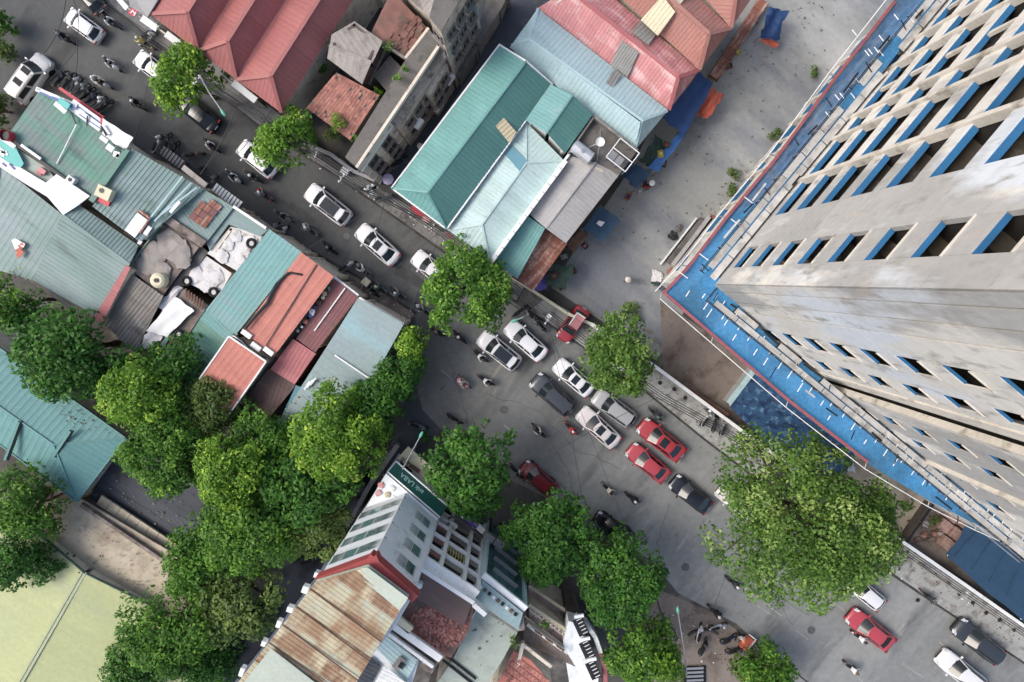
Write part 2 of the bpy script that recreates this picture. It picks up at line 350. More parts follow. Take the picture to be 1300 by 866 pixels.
def bld(name, label, faces, wall='cream', cat='building', inset=.25, cap=True, fascia=None, wall_to=0., over=None, group=None, capw=.28, roofkind='sheet', walls=True, capm=None):
    allp = [P(*p) for f in faces for p in f['p']]
    cx = sum(p.x for p in allp)/len(allp); cy = sum(p.y for p in allp)/len(allp)
    T = thing(name, label, cat, (cx, cy, 0), group=group)
    ed = {}
    for f in faces:
        pts = [P(*p) for p in f['p']]; f['w3'] = pts
        for i in range(len(pts)):
            a, b = f['p'][i], f['p'][(i+1) % len(pts)]
            key = tuple(sorted((a, b))); ed.setdefault(key, []).append((a, b, f))
        m = M_[f['m']]
        if f.get('slab'):
            mb = MB(); n = len(pts); th = .18
            ar = sum(pts[i].x*pts[(i+1) % n].y-pts[(i+1) % n].x*pts[i].y for i in range(n))
            if ar < 0: pts = pts[::-1]
            V = pts+[p-Vector((0, 0, th)) for p in pts]
            F = [tuple(range(n)), tuple(range(2*n-1, n-1, -1))]+[(i, n+i, n+(i+1) % n, (i+1) % n) for i in range(n)]
            mesh('roof_slab', V, F, m, T)
        else:
            sheets(T, pts, m, f.get('w', 1.0), f.get('pitch', .32), f.get('rib', .014), row=f.get('row', 0))
    W = MB(); c0 = Vector((cx, cy, 0))
    bound = [v[0] for v in ed.values() if len(v) == 1]; ridge = [v[0] for v in ed.values() if len(v) > 1]
    if walls:
        for a, b, f in bound:
            A, B = P(*a), P(*b)
            ps = f['w3']; fc = sum(ps, Vector((0, 0, 0)))/len(ps)
            d = (B-A); d.z = 0
            if d.length < 1e-3: continue
            d.normalize(); nn = Vector((-d.y, d.x, 0))
            if nn.dot(fc-A) < 0: nn = -nn
            A2 = A+nn*inset; B2 = B+nn*inset
            A2 += d*inset*.6; B2 -= d*inset*.6
            z1, z2 = A.z-.12, B.z-.12
            th = nn*.2
            V = [Vector((A2.x, A2.y, wall_to)), Vector((B2.x, B2.y, wall_to)), Vector((B2.x, B2.y, z2)), Vector((A2.x, A2.y, z1))]
            V += [v+th for v in V]
            W.add(V, [(0,1,2,3), (7,6,5,4), (0,4,5,1), (1,5,6,2), (2,6,7,3), (3,7,4,0)])
        W.build('wall', M_[wall], T)
    if cap:
        for a, b, f in ridge:
            A, B = P(*a), P(*b)
            MB().bar(A+Vector((0,0,.06)), B+Vector((0,0,.06)), capw, .05).build('ridge_cap', M_[capm or f['m']], T)
    if fascia:
        for a, b, f in bound:
            A, B = P(*a), P(*b)
            MB().bar(A+Vector((0,0,-.02)), B+Vector((0,0,-.02)), .12, .2).build('gutter', M_[fascia], T)
    return T

def lay(parent, pts, m, name='roof_sheet', lift=.06, th=.02, label=None, solid=True):
    """a thin plate lying on given 3-D points"""
    e, g, n = frame_of(pts); k = len(pts)
    ar = sum((pts[i].cross(pts[(i+1) % k])).dot(n) for i in range(k))
    if ar < 0: pts = pts[::-1]
    top = [p+n*(lift+th) for p in pts]; bot = [p+n*lift for p in pts]
    F = [tuple(range(k)), tuple(range(2*k-1, k-1, -1))]+[(i, k+i, k+(i+1) % k, (i+1) % k) for i in range(k)]
    o = mesh(name, top+bot, F, M_[m] if isinstance(m, str) else m, parent)
    if label: o['label'] = label
    return o

def parapet(parent, pts, m, hgt=.7, th=.25, name='parapet', closed=True):
    n = len(pts)
    for i in range(n if closed else n-1):
        a, b = pts[i], pts[(i+1) % n]
        z = Vector((0, 0, hgt/2)); d = (b-a).normalized()*th*.5*(1 if i % 2 else -1)
        MB().bar(a+z+d*.0, b+z, th, hgt).build(name, M_[m], parent)

def sag(parent, poly, m, name='cover', nx=10, ny=10, amp=.12, z=None, lift=0):
    """soft sheet over a quad (4 world points) with folds"""
    a, b, c, d = poly; V = []; F = []
    rs = random.Random(len(bpy.data.objects))
    ph = [rs.uniform(0, 6) for _ in range(6)]
    for j in range(ny+1):
        for i in range(nx+1):
            u, v = i/nx, j/ny
            p = a*(1-u)*(1-v)+b*u*(1-v)+c*u*v+d*(1-u)*v
            q = amp*(math.sin(u*7+ph[0]+v*2)*.5+math.sin(v*9+ph[1]-u*3)*.4+math.sin((u+v)*15+ph[2])*.25)
            jx = amp*.6*math.sin(v*11+ph[3])*(1 if i in (0, nx) else 0); jy = amp*.6*math.sin(u*12+ph[4])*(1 if j in (0, ny) else 0)
            V.append(p+Vector((jx, jy, q+lift)))
    for j in range(ny):
        for i in range(nx):
            x = j*(nx+1)+i; F.append((x, x+1, x+nx+2, x+nx+1))
    return mesh(name, V, F, M_[m], parent, smooth=True)

def blob_mesh(r, seed, squash=.6, n=2):
    bm = bmesh.new(); bmesh.ops.create_icosphere(bm, subdivisions=n, radius=r); rs = random.Random(seed)
    for v in bm.verts: v.co *= rs.uniform(.75, 1.15); v.co.z *= squash
    V = [v.co.copy() for v in bm.verts]; F = [tuple(x.index for x in f.verts) for f in bm.faces]; bm.free()
    return V, F
# ------------------------------------------------------------------ the ground
def asphalt_age():
    """the lower stretch of the road has older, paler asphalt"""
    t = M_['asphalt'].node_tree; N = t.nodes; L = t.links; b = N['Principled BSDF']; src = b.inputs['Base Color'].links[0].from_socket
    g_ = N.new('ShaderNodeNewGeometry'); sx = N.new('ShaderNodeVectorMath'); sx.operation = 'DOT_PRODUCT'; sx.inputs[1].default_value = (.79, -.61, 0); L.new(g_.outputs['Position'], sx.inputs[0])
    no = N.new('ShaderNodeTexNoise'); no.inputs['Scale'].default_value = .15; no.inputs['Detail'].default_value = 6; L.new(g_.outputs['Position'], no.inputs['Vector'])
    ad = N.new('ShaderNodeMath'); ad.operation = 'MULTIPLY_ADD'; L.new(no.outputs['Fac'], ad.inputs[0]); ad.inputs[1].default_value = 14; L.new(sx.outputs['Value'], ad.inputs[2])
    mr = N.new('ShaderNodeMapRange'); mr.inputs[1].default_value = -6; mr.inputs[2].default_value = 34; mr.inputs[3].default_value = 1.0; mr.inputs[4].default_value = 2.5; L.new(ad.outputs[0], mr.inputs[0])
    sc = N.new('ShaderNodeVectorMath'); sc.operation = 'SCALE'; L.new(src, sc.inputs[0]); L.new(mr.outputs[0], sc.inputs['Scale']); L.new(sc.outputs[0], b.inputs['Base Color'])
asphalt_age()
def gpoly(pts): return [P(x, y, 0) for x, y in pts]
def sheet_ground(name, pts, m, z, kind='structure'):
    V = [Vector((p.x, p.y, z)) for p in gpoly(pts)]
    a = sum(V[i].x*V[(i+1) % len(V)].y-V[(i+1) % len(V)].x*V[i].y for i in range(len(V)))
    if a < 0: V = V[::-1]
    bm = bmesh.new(); f = bm.faces.new([bm.verts.new(v) for v in V]); bmesh.ops.triangulate(bm, faces=[f])
    bm.verts.index_update()
    o = mesh(name, [v.co.copy() for v in bm.verts], [tuple(x.index for x in q.verts) for q in bm.faces], M_[m]); bm.free()
    return tag(o, kind=kind)
g = mesh('ground', [(-600,-600,0),(600,-600,0),(600,600,0),(-600,600,0)], [(0,1,2,3)], M_['ground']); tag(g, kind='structure')
ROAD_NE = [(60,-60),(95,-27),(330,165),(440,231),(560,320),(655,386),(735,437),(817,495),(892,556),(1000,642),(1190,770),(1300,842),(1420,925)]
ROAD_SW = [(1160,1000),(1045,905),(985,838),(935,792),(905,776),(860,752),(828,712),(750,660),(640,605),(560,545),(536,520),(524,470),(528,404),(480,372),(300,268),(235,205),(160,180),(60,82),(0,130),(-60,170),(-140,-60)]
sheet_ground('road', ROAD_NE+ROAD_SW, 'asphalt', .004)
sheet_ground('side_street', [(536,520),(524,470),(500,560),(470,620),(380,740),(300,850),(270,900),(300,900),(420,760),(480,650),(520,590),(560,546)], 'slate', .008)
sheet_ground('canal', [(505,545),(470,590),(395,690),(290,800),(225,900),(300,900),(330,860),(400,750),(470,650)], 'water', .012)
sheet_ground('yard', [(700,365),(835,455),(860,420),(900,300),(1240,-80),(930,-80),(880,60),(800,215),(735,310)], 'yard', .008)
sheet_ground('earth_lot', [(838,380),(965,470),(1010,520),(940,560),(842,470)], 'mud', .012)
sheet_ground('beige_court', [(1085,560),(1200,640),(1150,712),(1040,640)], 'bare', .012)
sheet_ground('brown_lot', [(1200,625),(1300,690),(1300,780),(1148,690)], 'mud', .016)
def pour_patch():
    """a ragged round of paler cement washed over the yard concrete"""
    t = M_['yard'].node_tree; N = t.nodes; L = t.links; b = N['Principled BSDF']; src = b.inputs['Base Color'].links[0].from_socket
    g_ = N.new('ShaderNodeNewGeometry'); c = P(935, 185, 0); no = N.new('ShaderNodeTexNoise'); no.inputs['Scale'].default_value = .8; no.inputs['Detail'].default_value = 8; L.new(g_.outputs['Position'], no.inputs['Vector'])
    ds = N.new('ShaderNodeVectorMath'); ds.operation = 'DISTANCE'; L.new(g_.outputs['Position'], ds.inputs[0]); ds.inputs[1].default_value = tuple(c)
    ad = N.new('ShaderNodeMath'); ad.operation = 'MULTIPLY_ADD'; L.new(no.outputs['Fac'], ad.inputs[0]); ad.inputs[1].default_value = 2.6; L.new(ds.outputs['Value'], ad.inputs[2])
    mr = N.new('ShaderNodeMapRange'); mr.inputs[1].default_value = 4.6; mr.inputs[2].default_value = 3.4; mr.inputs[3].default_value = 1.0; mr.inputs[4].default_value = 1.22; L.new(ad.outputs[0], mr.inputs[0])
    sc = N.new('ShaderNodeVectorMath'); sc.operation = 'SCALE'; L.new(src, sc.inputs[0]); L.new(mr.outputs[0], sc.inputs['Scale']); L.new(sc.outputs[0], b.inputs['Base Color'])
pour_patch()
rs = random.Random(91)
for (x, y, l, w_, a) in ((250,178,4,1.0,0),(372,262,5,.7,0),(520,352,3,1.0,.1)):
    c = P(x, y, 0); V = []; n = 14; e = Vector((math.cos(SA+a), math.sin(SA+a), 0)); g2 = Vector((-e.y, e.x, 0))
    for k in range(n):
        t = 2*math.pi*k/n; sq = lambda v: math.copysign(abs(v)**.35, v)
        V.append(c+e*l/2*sq(math.cos(t))*rs.uniform(.9,1.05)+g2*w_/2*sq(math.sin(t))*rs.uniform(.85,1.1)+Vector((0,0,.009)))
    tag(mesh('road_repair', V, [tuple(range(n))], M_['asphalt_patch']), kind='structure')
for pts in (((560,432),(575,470),(590,520),(600,560)), ((700,560),(722,600),(735,650),(738,690)), ((850,640),(835,690),(842,740)), ((300,160),(280,190),(255,205)), ((960,720),(985,760),(1010,800)), ((620,500),(680,520),(730,570),(800,600)), ((900,690),(960,740),(1040,790))):
    L2_ = []
    for i in range(len(pts)-1):
        for j in range(6): f = j/6; L2_.append(P(pts[i][0]*(1-f)+pts[i+1][0]*f+rs.uniform(-2,2), pts[i][1]*(1-f)+pts[i+1][1]*f+rs.uniform(-2,2), .011))
    V = []; F = []
    for i, p in enumerate(L2_):
        d = (L2_[min(i+1, len(L2_)-1)]-L2_[max(i-1, 0)]).normalized(); nn = Vector((-d.y, d.x, 0))*rs.uniform(.01, .026); V += [p-nn, p+nn]
        if i: F.append((2*i-2, 2*i, 2*i+1, 2*i-1))
    tag(mesh('sealed_crack', V, F, M_['asphalt_patch']), kind='structure')
for k, (x, y, ws) in enumerate(((440,300,'on the upper street beside the sunroof sedan'), (640,520,'in the middle of the open junction'), (705,640,'below the dark red parked car'), (870,720,'on the lower road left of the huge feathery tree'), (1030,800,'on the lower road below the huge feathery tree'), (222,110,'on the upper street by the first tree'))):
    c = P(x, y, 0); T = thing('manhole_cover', 'round iron manhole cover '+ws, 'manhole', (c.x, c.y, .006), 0)
    z_ = MB().disc((0,0,.004), .38, .012, 18); mesh('frame', z_.V, z_.F, M_['asphalt_patch'], T, world=False)
    z_ = MB().disc((0,0,.012), .33, .012, 18); mesh('lid', z_.V, z_.F, M_['castiron'], T, world=False)
sheet_ground('service_lane', [(640,-40),(760,-40),(500,236),(470,232)], 'slate', .01)
sheet_ground('corner_plaza', [(835,748),(905,778),(935,800),(985,845),(1040,910),(840,910),(800,800)], 'mud', .010)

def pavement(label_name, kerb, back, m, z=.12, step=1.0, slab=1.6):
    """a raised pavement of slabs between a kerb line and the building line, with separate kerb stones"""
    root = tag(thing(label_name, None, None, (*P(*kerb[0])[:2], 0)), kind='structure')
    K = [P(x, y) for x, y in kerb]; B = [P(x, y) for x, y in back]
    def res(L, n):
        d = [0]
        for i in range(len(L)-1): d.append(d[-1]+(L[i+1]-L[i]).length)
        out = []
        for k in range(n+1):
            t = d[-1]*k/n; i = 0
            while i < len(d)-2 and d[i+1] < t: i += 1
            u = (t-d[i])/max(d[i+1]-d[i], 1e-6); out.append(L[i].lerp(L[i+1], u))
        return out
    Lk = sum((K[i+1]-K[i]).length for i in range(len(K)-1)); n = max(2, int(Lk/slab))
    k2, b2 = res(K, n), res(B, n)
    for i in range(n):
        wd = (k2[i]-b2[i]).length; r = max(1, int(wd/slab))
        for j in range(r):
            f0, f1 = j/r, (j+1)/r
            q = [k2[i].lerp(b2[i], f0), k2[i+1].lerp(b2[i+1], f0), k2[i+1].lerp(b2[i+1], f1), k2[i].lerp(b2[i], f1)]
            c = sum(q, Vector((0,0,0)))/4; zz = z+random.uniform(-.006, .006)
            q = [c+(p-c)*.988 for p in q]
            MB().prism([(p.x, p.y) for p in q], .0, zz).build('paving_slab', M_[m], root)
    nk = int(Lk/step); kk = res(K, nk)
    for i in range(nk):
        a, b = kk[i], kk[i+1]; d = (b-a)*.01
        MB().bar(a+d+Vector((0,0,.07)), b-d+Vector((0,0,.07)), .2, .14+random.uniform(0,.01)).build('kerb_stone', M_['kerb'], root)
    return root
pavement('pavement', [(125,-5),(332,163),(425,222),(560,317),(655,383)], [(150,-22),(356,146),(440,213),(568,292),(672,352)], 'paving')
pavement('pavement', [(672,395),(735,437),(817,495),(892,556),(960,608)], [(693,378),(750,410),(834,467),(920,530),(985,575)], 'paving_light')
pavement('pavement', [(1120,720),(1190,768),(1250,808),(1330,862)], [(1150,692),(1215,735),(1300,793),(1360,832)], 'paving_light')
pavement('pavement', [(528,398),(480,366),(395,318),(300,262),(235,212)], [(516,412),(456,378),(384,330),(293,276),(225,222)], 'mud')
# worn lane markings of the lower road
for (a, b) in (((560,470),(575,482)), ((640,540),(655,551)), ((1010,800),(1026,812)), ((1090,862),(1104,872)), ((1240,860),(1256,872)), ((960,768),(978,780)), ((1192,815),(1215,832)), ((1145,842),(1172,860)), ((1058,765),(1072,775)), ((970,765),(992,782))):
    A, B = P(*a), P(*b)
    tag(MB().bar(A+Vector((0,0,.006)), B+Vector((0,0,.006)), .09, .004).build('lane_marking', M_['lineW']), kind='structure')
# ------------------------------------------------------------------ the concrete tower under construction
TC = Vector((13.55, -0.36, 0))                       # ground position of its corner
D1 = Vector((1, 1.25, 0)).normalized(); N1 = Vector((-1.25, 1, 0)).normalized()      # north-west facade
D2 = Vector((1, -.80, 0)).normalized(); N2 = Vector((-.80, -1, 0)).normalized()      # south-west facade
ST = 3.33; NF = 15
tower = thing('tower', 'pale raw concrete high-rise under construction with blue window sills', 'tower block', tuple(TC))
cache = {}
def tpiece(key, name, m, d, nrm, s0, s1, z0, z1, o0, o1):
    """box on a facade from s0..s1 along it, z0..z1 up, o0..o1 outwards; one mesh shared by all storeys"""
    return (key, name, m, d, nrm, s0, s1, z0, z1, o0, o1)
def put(spec, z, gap=.0):
    key, name, m, d, nrm, s0, s1, z0, z1, o0, o1 = spec
    if key not in cache:
        mb = MB(); c = d*((s0+s1)/2)+nrm*((o0+o1)/2)+Vector((0, 0, (z0+z1)/2))
        M = Matrix((d, Vector((0,0,1)).cross(d), Vector((0,0,1)))).transposed()
        mb.box(c, (s1-s0, abs(o1-o0), z1-z0), M=M)
        me = bpy.data.meshes.new(name); me.from_pydata([tuple(v) for v in mb.V], [], mb.F); me.materials.append(M_[m]); cache[key] = me
    o = bpy.data.objects.new(name, cache[key]); COL.objects.link(o); o.parent = tower; o.location = (0, 0, z)
    return o
F1, F2 = [], []
def solid(L, tagk, d, n, s0, s1, o=0): L.append(tpiece((tagk, s0), 'wall_panel', 'tower', d, n, s0+.012, s1-.012, .03, ST, o-(.25 if tagk == 1 else .09), o))
def window(L, tagk, d, n, s0, s1, sill, top):
    L.append(tpiece((tagk, s0, 'b'), 'wall_panel', 'tower', d, n, s0, s1, .012, sill, (-.25 if tagk == 1 else -.09), .0))
    L.append(tpiece((tagk, s0, 't'), 'lintel', 'tower', d, n, s0, s1, top, ST, -.25, .0))
    L.append(tpiece((tagk, s0, 's'), 'window_sill', 'towerblue', d, n, s0+.02, s1-.02, sill+.003, sill+.06, (-.25 if tagk == 1 else -.15), -.03))
    L.append(tpiece((tagk, s0, 'h'), 'sill_edge', 'towerc', d, n, s0-.05, s1+.05, top, top+.07, .003, .06))
def bay(L, tagk, d, n, s0, s1, band=.8, blue=.5):
    L.append(tpiece((tagk, s0, 'b'), 'spandrel', 'tower', d, n, s0, s1, -.22, band, -.14, .0))
    L.append(tpiece((tagk, s0, 's'), 'window_sill', 'towerblue', d, n, s0+.03, s1-.03, band+.003, band+.06, -.36, -.05))
def fin(L, tagk, d, n, s, wd=.30, out=.16): L.append(tpiece((tagk, s, 'f'), 'fin', 'towerc', d, n, s-wd/2, s+wd/2, .006, ST, -.3, out))
solid(F1, 1, D1, N1, 0, 1.5); window(F1, 1, D1, N1, 1.5, 3.2, 1.2, 3.07); solid(F1, 1, D1, N1, 3.2, 5.85)
for a, b in ((5.85, 8.65), (8.95, 12.05), (14.15, 18.05), (20.6, 24.6), (24.9, 27.5)): bay(F1, 1, D1, N1, a, b)
for a, b in ((12.35, 13.85), (18.35, 20.3)): bay(F1, 1, D1, N1, a, b, 1.2)
for s in (8.8, 12.2, 14.0, 18.2, 20.45, 24.75): fin(F1, 1, D1, N1, s)
# intermediate mullions in the wide bays
for s in (16.1, 22.6): F1.append(tpiece((1, s, 'm'), 'mullion', 'towerc', D1, N1, s-.12, s+.12, 1.15, ST-.35, -.22, -.02))
g0 = 0.0
for g1 in (.73, 1.87, 3.0, 4.95):
    F2.append(tpiece((2, g1, 'w'), 'wall_panel', 'tower', D2, N2, g0+(.06 if g0 else 0), g1-.06, .012, ST, -.12, 0)); g0 = g1
F2.append(tpiece((2, 'back'), 'joint_backing', 'brick', D2, N2, .3, 4.9, .0, ST, -.4, -.26))
window(F2, 2, D2, N2, 4.98, 6.24, 1.0, 2.75); solid(F2, 2, D2, N2, 6.24, 7.74); window(F2, 2, D2, N2, 7.74, 8.8, 1.0, 2.7)
solid(F2, 2, D2, N2, 8.8, 9.35); fin(F2, 2, D2, N2, 9.5, .3, .1); solid(F2, 22, D2, N2, 9.65, 11.65, -.5); fin(F2, 2, D2, N2, 11.8, .3, .1)
solid(F2, 2, D2, N2, 11.95, 13.5); window(F2, 2, D2, N2, 13.5, 14.5, 1.1, 2.65); solid(F2, 2, D2, N2, 14.5, 16.0)
window(F2, 2, D2, N2, 16.0, 17.0, 1.1, 2.65); solid(F2, 2, D2, N2, 17.0, 19.0); fin(F2, 2, D2, N2, 19.15, .3, .25)
window(F2, 2, D2, N2, 19.3, 20.6, 1.1, 2.65); solid(F2, 2, D2, N2, 20.6, 22.5); window(F2, 2, D2, N2, 22.5, 23.8, 1.1, 2.65)
solid(F2, 2, D2, N2, 23.8, 26); window(F2, 2, D2, N2, 26, 27.2, 1.1, 2.65); solid(F2, 2, D2, N2, 27.2, 33)
for k in range(NF):
    for s in F1: put(s, k*ST)
    for s in F2: put(s, k*ST+(1.05 if k else 0.0) if k < NF-1 else k*ST)
# boards and half-finished partitions standing in some of the open bays
rq = random.Random(5)
for k in range(3, NF):
    for a, b in ((5.85, 8.65), (8.95, 12.05), (14.15, 16.0), (16.2, 18.05), (20.6, 22.5), (24.9, 27.5)):
        if rq.random() < .4:
            f0 = rq.choice((0, .5)); m = rq.choice(('greywall', 'towerfloor', 'oldfacade', 'greyconc'))
            w0, w1 = a+(b-a)*f0+.05, a+(b-a)*(f0+.5)-.05
            put(tpiece(('inf', a, f0, m), 'infill_panel', m, D1, N1, w0, w1, .87, rq.choice((2.2, 3.0)) if False else 2.6, -.95, -.80), k*ST)
# floors, inner walls and the far sides
e1, e2 = TC+D1*27.5, TC+D2*33; far = e1+(e2-TC)
foot = [TC-N1*.45-N2*.45*1.02+Vector((.0,0,0)), e2-N2*.45, far, e1-N1*.45]
def slab_poly(i0):
    a = TC-N1*.4-N2*2.6; return [a, e2-N2*2.6, far-D1*.3-D2*.3, e1-N1*.4]
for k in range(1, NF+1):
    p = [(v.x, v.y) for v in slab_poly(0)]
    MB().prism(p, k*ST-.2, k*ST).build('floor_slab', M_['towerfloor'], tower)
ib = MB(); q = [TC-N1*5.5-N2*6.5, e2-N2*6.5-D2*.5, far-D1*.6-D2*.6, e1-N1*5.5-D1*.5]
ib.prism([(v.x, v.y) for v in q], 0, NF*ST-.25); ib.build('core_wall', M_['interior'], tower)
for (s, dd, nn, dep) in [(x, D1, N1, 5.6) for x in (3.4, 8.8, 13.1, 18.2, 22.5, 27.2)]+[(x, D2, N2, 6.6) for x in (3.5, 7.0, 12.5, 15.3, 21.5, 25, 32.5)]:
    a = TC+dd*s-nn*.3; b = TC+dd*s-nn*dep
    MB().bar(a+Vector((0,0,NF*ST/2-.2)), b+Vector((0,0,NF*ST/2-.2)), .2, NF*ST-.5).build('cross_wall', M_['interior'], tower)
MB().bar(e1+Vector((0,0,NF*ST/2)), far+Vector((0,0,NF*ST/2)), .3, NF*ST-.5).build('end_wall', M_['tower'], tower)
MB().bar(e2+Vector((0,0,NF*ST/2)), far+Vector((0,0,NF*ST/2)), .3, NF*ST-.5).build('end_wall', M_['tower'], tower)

# ------------------------------------------------------------------ catch net, scaffold and outer cable round the tower
HN = 16.6
net = thing('safety_net', 'bright blue catch net with red border stretched round the concrete tower', 'safety net', tuple(P(840, 372, HN)*Vector((1,1,0)) if False else (P(840,372,HN).x, P(840,372,HN).y, 0)))
out1 = [(1240,-68), (1135,0), (1060,96), (985,198), (920,276), (872,338), (840,372)]
inn1 = [(1290,-68), (1192,0), (1122,90), (1060,168), (1000,238), (950,300), (912,352)]
out2 = [(840,372), (905,428), (1000,510), (1100,588), (1180,636), (1240,666), (1330,706)]
inn2 = [(912,352), (958,412), (1040,476), (1120,540), (1200,605), (1265,655), (1330,690)]
def netstrip(o, i, lo=16.2, li=17.0, first=0):
    for k in range(len(o)-1):
        V = []; F = []; nu, nv = 8, 6
        for a in range(nu+1):
            for b in range(nv+1):
                u, v = a/nu, b/nv
                px = (o[k][0]*(1-u)+o[k+1][0]*u)*(1-v)+(i[k][0]*(1-u)+i[k+1][0]*u)*v
                py = (o[k][1]*(1-u)+o[k+1][1]*u)*(1-v)+(i[k][1]*(1-u)+i[k+1][1]*u)*v
                z = lo*(1-v)+li*v-.45*math.sin(math.pi*v)-.12*abs(math.sin(math.pi*u))
                V.append(P(px, py, z))
        for a in range(nu):
            for b in range(nv):
                x = a*(nv+1)+b; F.append((x, x+nv+1, x+nv+2, x+1))
        yield V, F
for kk, (V, F) in enumerate(netstrip(out1, inn1)):
    mesh('net_panel', V, F, M_['net_grey'] if kk < 4 else M_['net_blue'], net, smooth=True)
for kk, (V, F) in enumerate(netstrip(out2, inn2)):
    mesh('net_panel', V, F, M_['net_blue'], net, smooth=True)
# darker inner fold along the facade
for o_, i_, k0 in ((out1, inn1, 0), (out2, inn2, 0)):
    for k in range(len(o_)-1):
        q = []
        for (j, f) in ((k, .62), (k+1, .62), (k+1, 1.0), (k, 1.0)):
            q.append(P(o_[j][0]*(1-f)+i_[j][0]*f, o_[j][1]*(1-f)+i_[j][1]*f, 16.95))
        sag(net, q, 'net_blue', 'net_fold', 6, 3, .06)
for o_ in (out1[1:], out2[:4]):                       # red border
    for k in range(len(o_)-1):
        a, b = P(*o_[k], 16.3), P(*o_[k+1], 16.3)
        d = (b-a).normalized(); n = Vector((-d.y, d.x, 0))
        c = P(960, 330, 16.3)
        if n.dot(c-a) < 0: n = -n
        V = [a, b, b+n*.2, a+n*.2]; V = [v+Vector((0,0,.02*(k % 2)+(.05 if o_ is out2 else .0) if False else .012*k+(.1 if len(o_) == 4 else 0))) for v in V]; mesh('border', V, [(0,1,2,3)], M_['net_red'], net)
for o_ in (out1, out2):
    for k in range(len(o_)-1):
        off = Vector((-.45, .1, 0)) if o_ is out1 else Vector((-.1, -.4, 0))
        net_c = MB().tube([P(*o_[k], 16.2)+off, P(*o_[k+1], 16.2)+off], .035, 5).build('edge_cable', M_['white'], net)
        MB().tube([P(*o_[k], 16.2)+off, P(*o_[k], 16.3)], .04, 4).build('strut', M_['steel'], net)
rs = random.Random(3)
def stick(px, py, dx, dy, L=10, z=17.1):
    a = P(px, py, z); b = P(px+dx*L, py+dy*L, z+.1); MB().tube([a, b], .032, 5).build('net_pole', M_['white'], net)
for (x, y) in ((1135,18),(1155,22),(1116,45),(1085,98),(1110,60),(1116,64),(1082,38),(1066,118),(1060,120),(1048,142),(1080,118),(1102,62),(1098,64)): stick(x, y, .62, .78, 9)
for (x, y) in ((945,250),(928,278),(888,322),(862,345)): stick(x, y, .8, .6, 14)
for i in range(64):                                    # net poles of the south-west side
    u = .03+.95*i/63; k = min(int(u*6), 5); f = u*6-k; v = .3+.5*((i*7) % 5)/5
    px = (out2[k][0]*(1-f)+out2[k+1][0]*f)*(1-v)+(inn2[k][0]*(1-f)+inn2[k+1][0]*f)*v
    py = (out2[k][1]*(1-f)+out2[k+1][1]*f)*(1-v)+(inn2[k][1]*(1-f)+inn2[k+1][1]*f)*v
    stick(px+rs.uniform(-3, 3), py+rs.uniform(-3, 3), .55, -.84, rs.uniform(6, 14))
scaf = thing('scaffolding', 'grey scaffold walkway of planks and tubes at the foot of the tower walls', 'scaffolding', (TC.x, TC.y, 0))
for (dd, nn, L, z, wdt) in ((D1, N1, 27, 17.0, 1.15), (D2, N2, 32, 17.2, .95)):
    n = int(L/1.9)
    for lev, zz in ((0, z),):
        for row in range(2):
            for i in range(n):
                s = i*1.9+.25+(.5 if row else 0)
                if rs.random() < .12: continue
                o = .28+(row if row < 2 else 2.25)*.5*wdt; zz = z-(.0 if row < 2 else 1.3)
                a = TC+dd*s+nn*(o+.12)+Vector((0,0,zz+rs.uniform(-.04,.04))); b = a+dd*1.84
                MB().bar(a, b, .4*wdt, .06).build('plank', M_['plank'], scaf)
        for i in range(n+1):
            s = i*1.9+.2
            a = TC+dd*s+nn*.05+Vector((0,0,zz-.1)); b = a+nn*(wdt+.25)
            MB().tube([a, b], .04, 5).build('ledger', M_['dark'], scaf)
            MB().tube([b, b+Vector((0,0,1.1))], .03, 5).build('standard', M_['steel'], scaf)
        for hz, off in ((.55, 0), (1.05, 0)):
            MB().tube([TC+nn*(wdt+.3)+Vector((0,0,zz+hz)), TC+dd*L+nn*(wdt+.3)+Vector((0,0,zz+hz))], .03, 5).build('guard_rail', M_['dark'], scaf)
    for k, h in enumerate((15.2, 13.4)):
        MB().tube([TC+nn*.9+Vector((0,0,h)), TC+dd*L+nn*.9+Vector((0,0,h))], .05, 5).build('guard_rail', M_['steel'], scaf)

rs = random.Random(17)
for (dd, nn, L_n) in ((D1, N1, 26), (D2, N2, 31)):
    for i in range(int(L_n/1.1)):
        s_ = .4+i*1.1+rs.uniform(-.2,.2); o = rs.choice([.3, 1.0, 1.6]); z_ = 16.9+rs.uniform(-.2, .5)
        a = TC+dd*s_+nn*o+Vector((0,0,z_)); b = a+dd*rs.uniform(.5, 1.6)+nn*rs.uniform(-.1,.1)+Vector((0,0,rs.uniform(-.1,.1)))
        if i % 3: MB().bar(a, b, .12, .05).build('loose_tube', M_[['steel','dark','plank'][i % 3]], scaf)
        else: MB().tube([a, a+nn*rs.uniform(.4,.9)+Vector((0,0,.4)), ], .035, 5).build('brace', M_['dark'], scaf)
# ------------------------------------------------------------------ buildings north-east of the street
def face(m, *pts, **k): return dict(p=list(pts), m=m, **k)
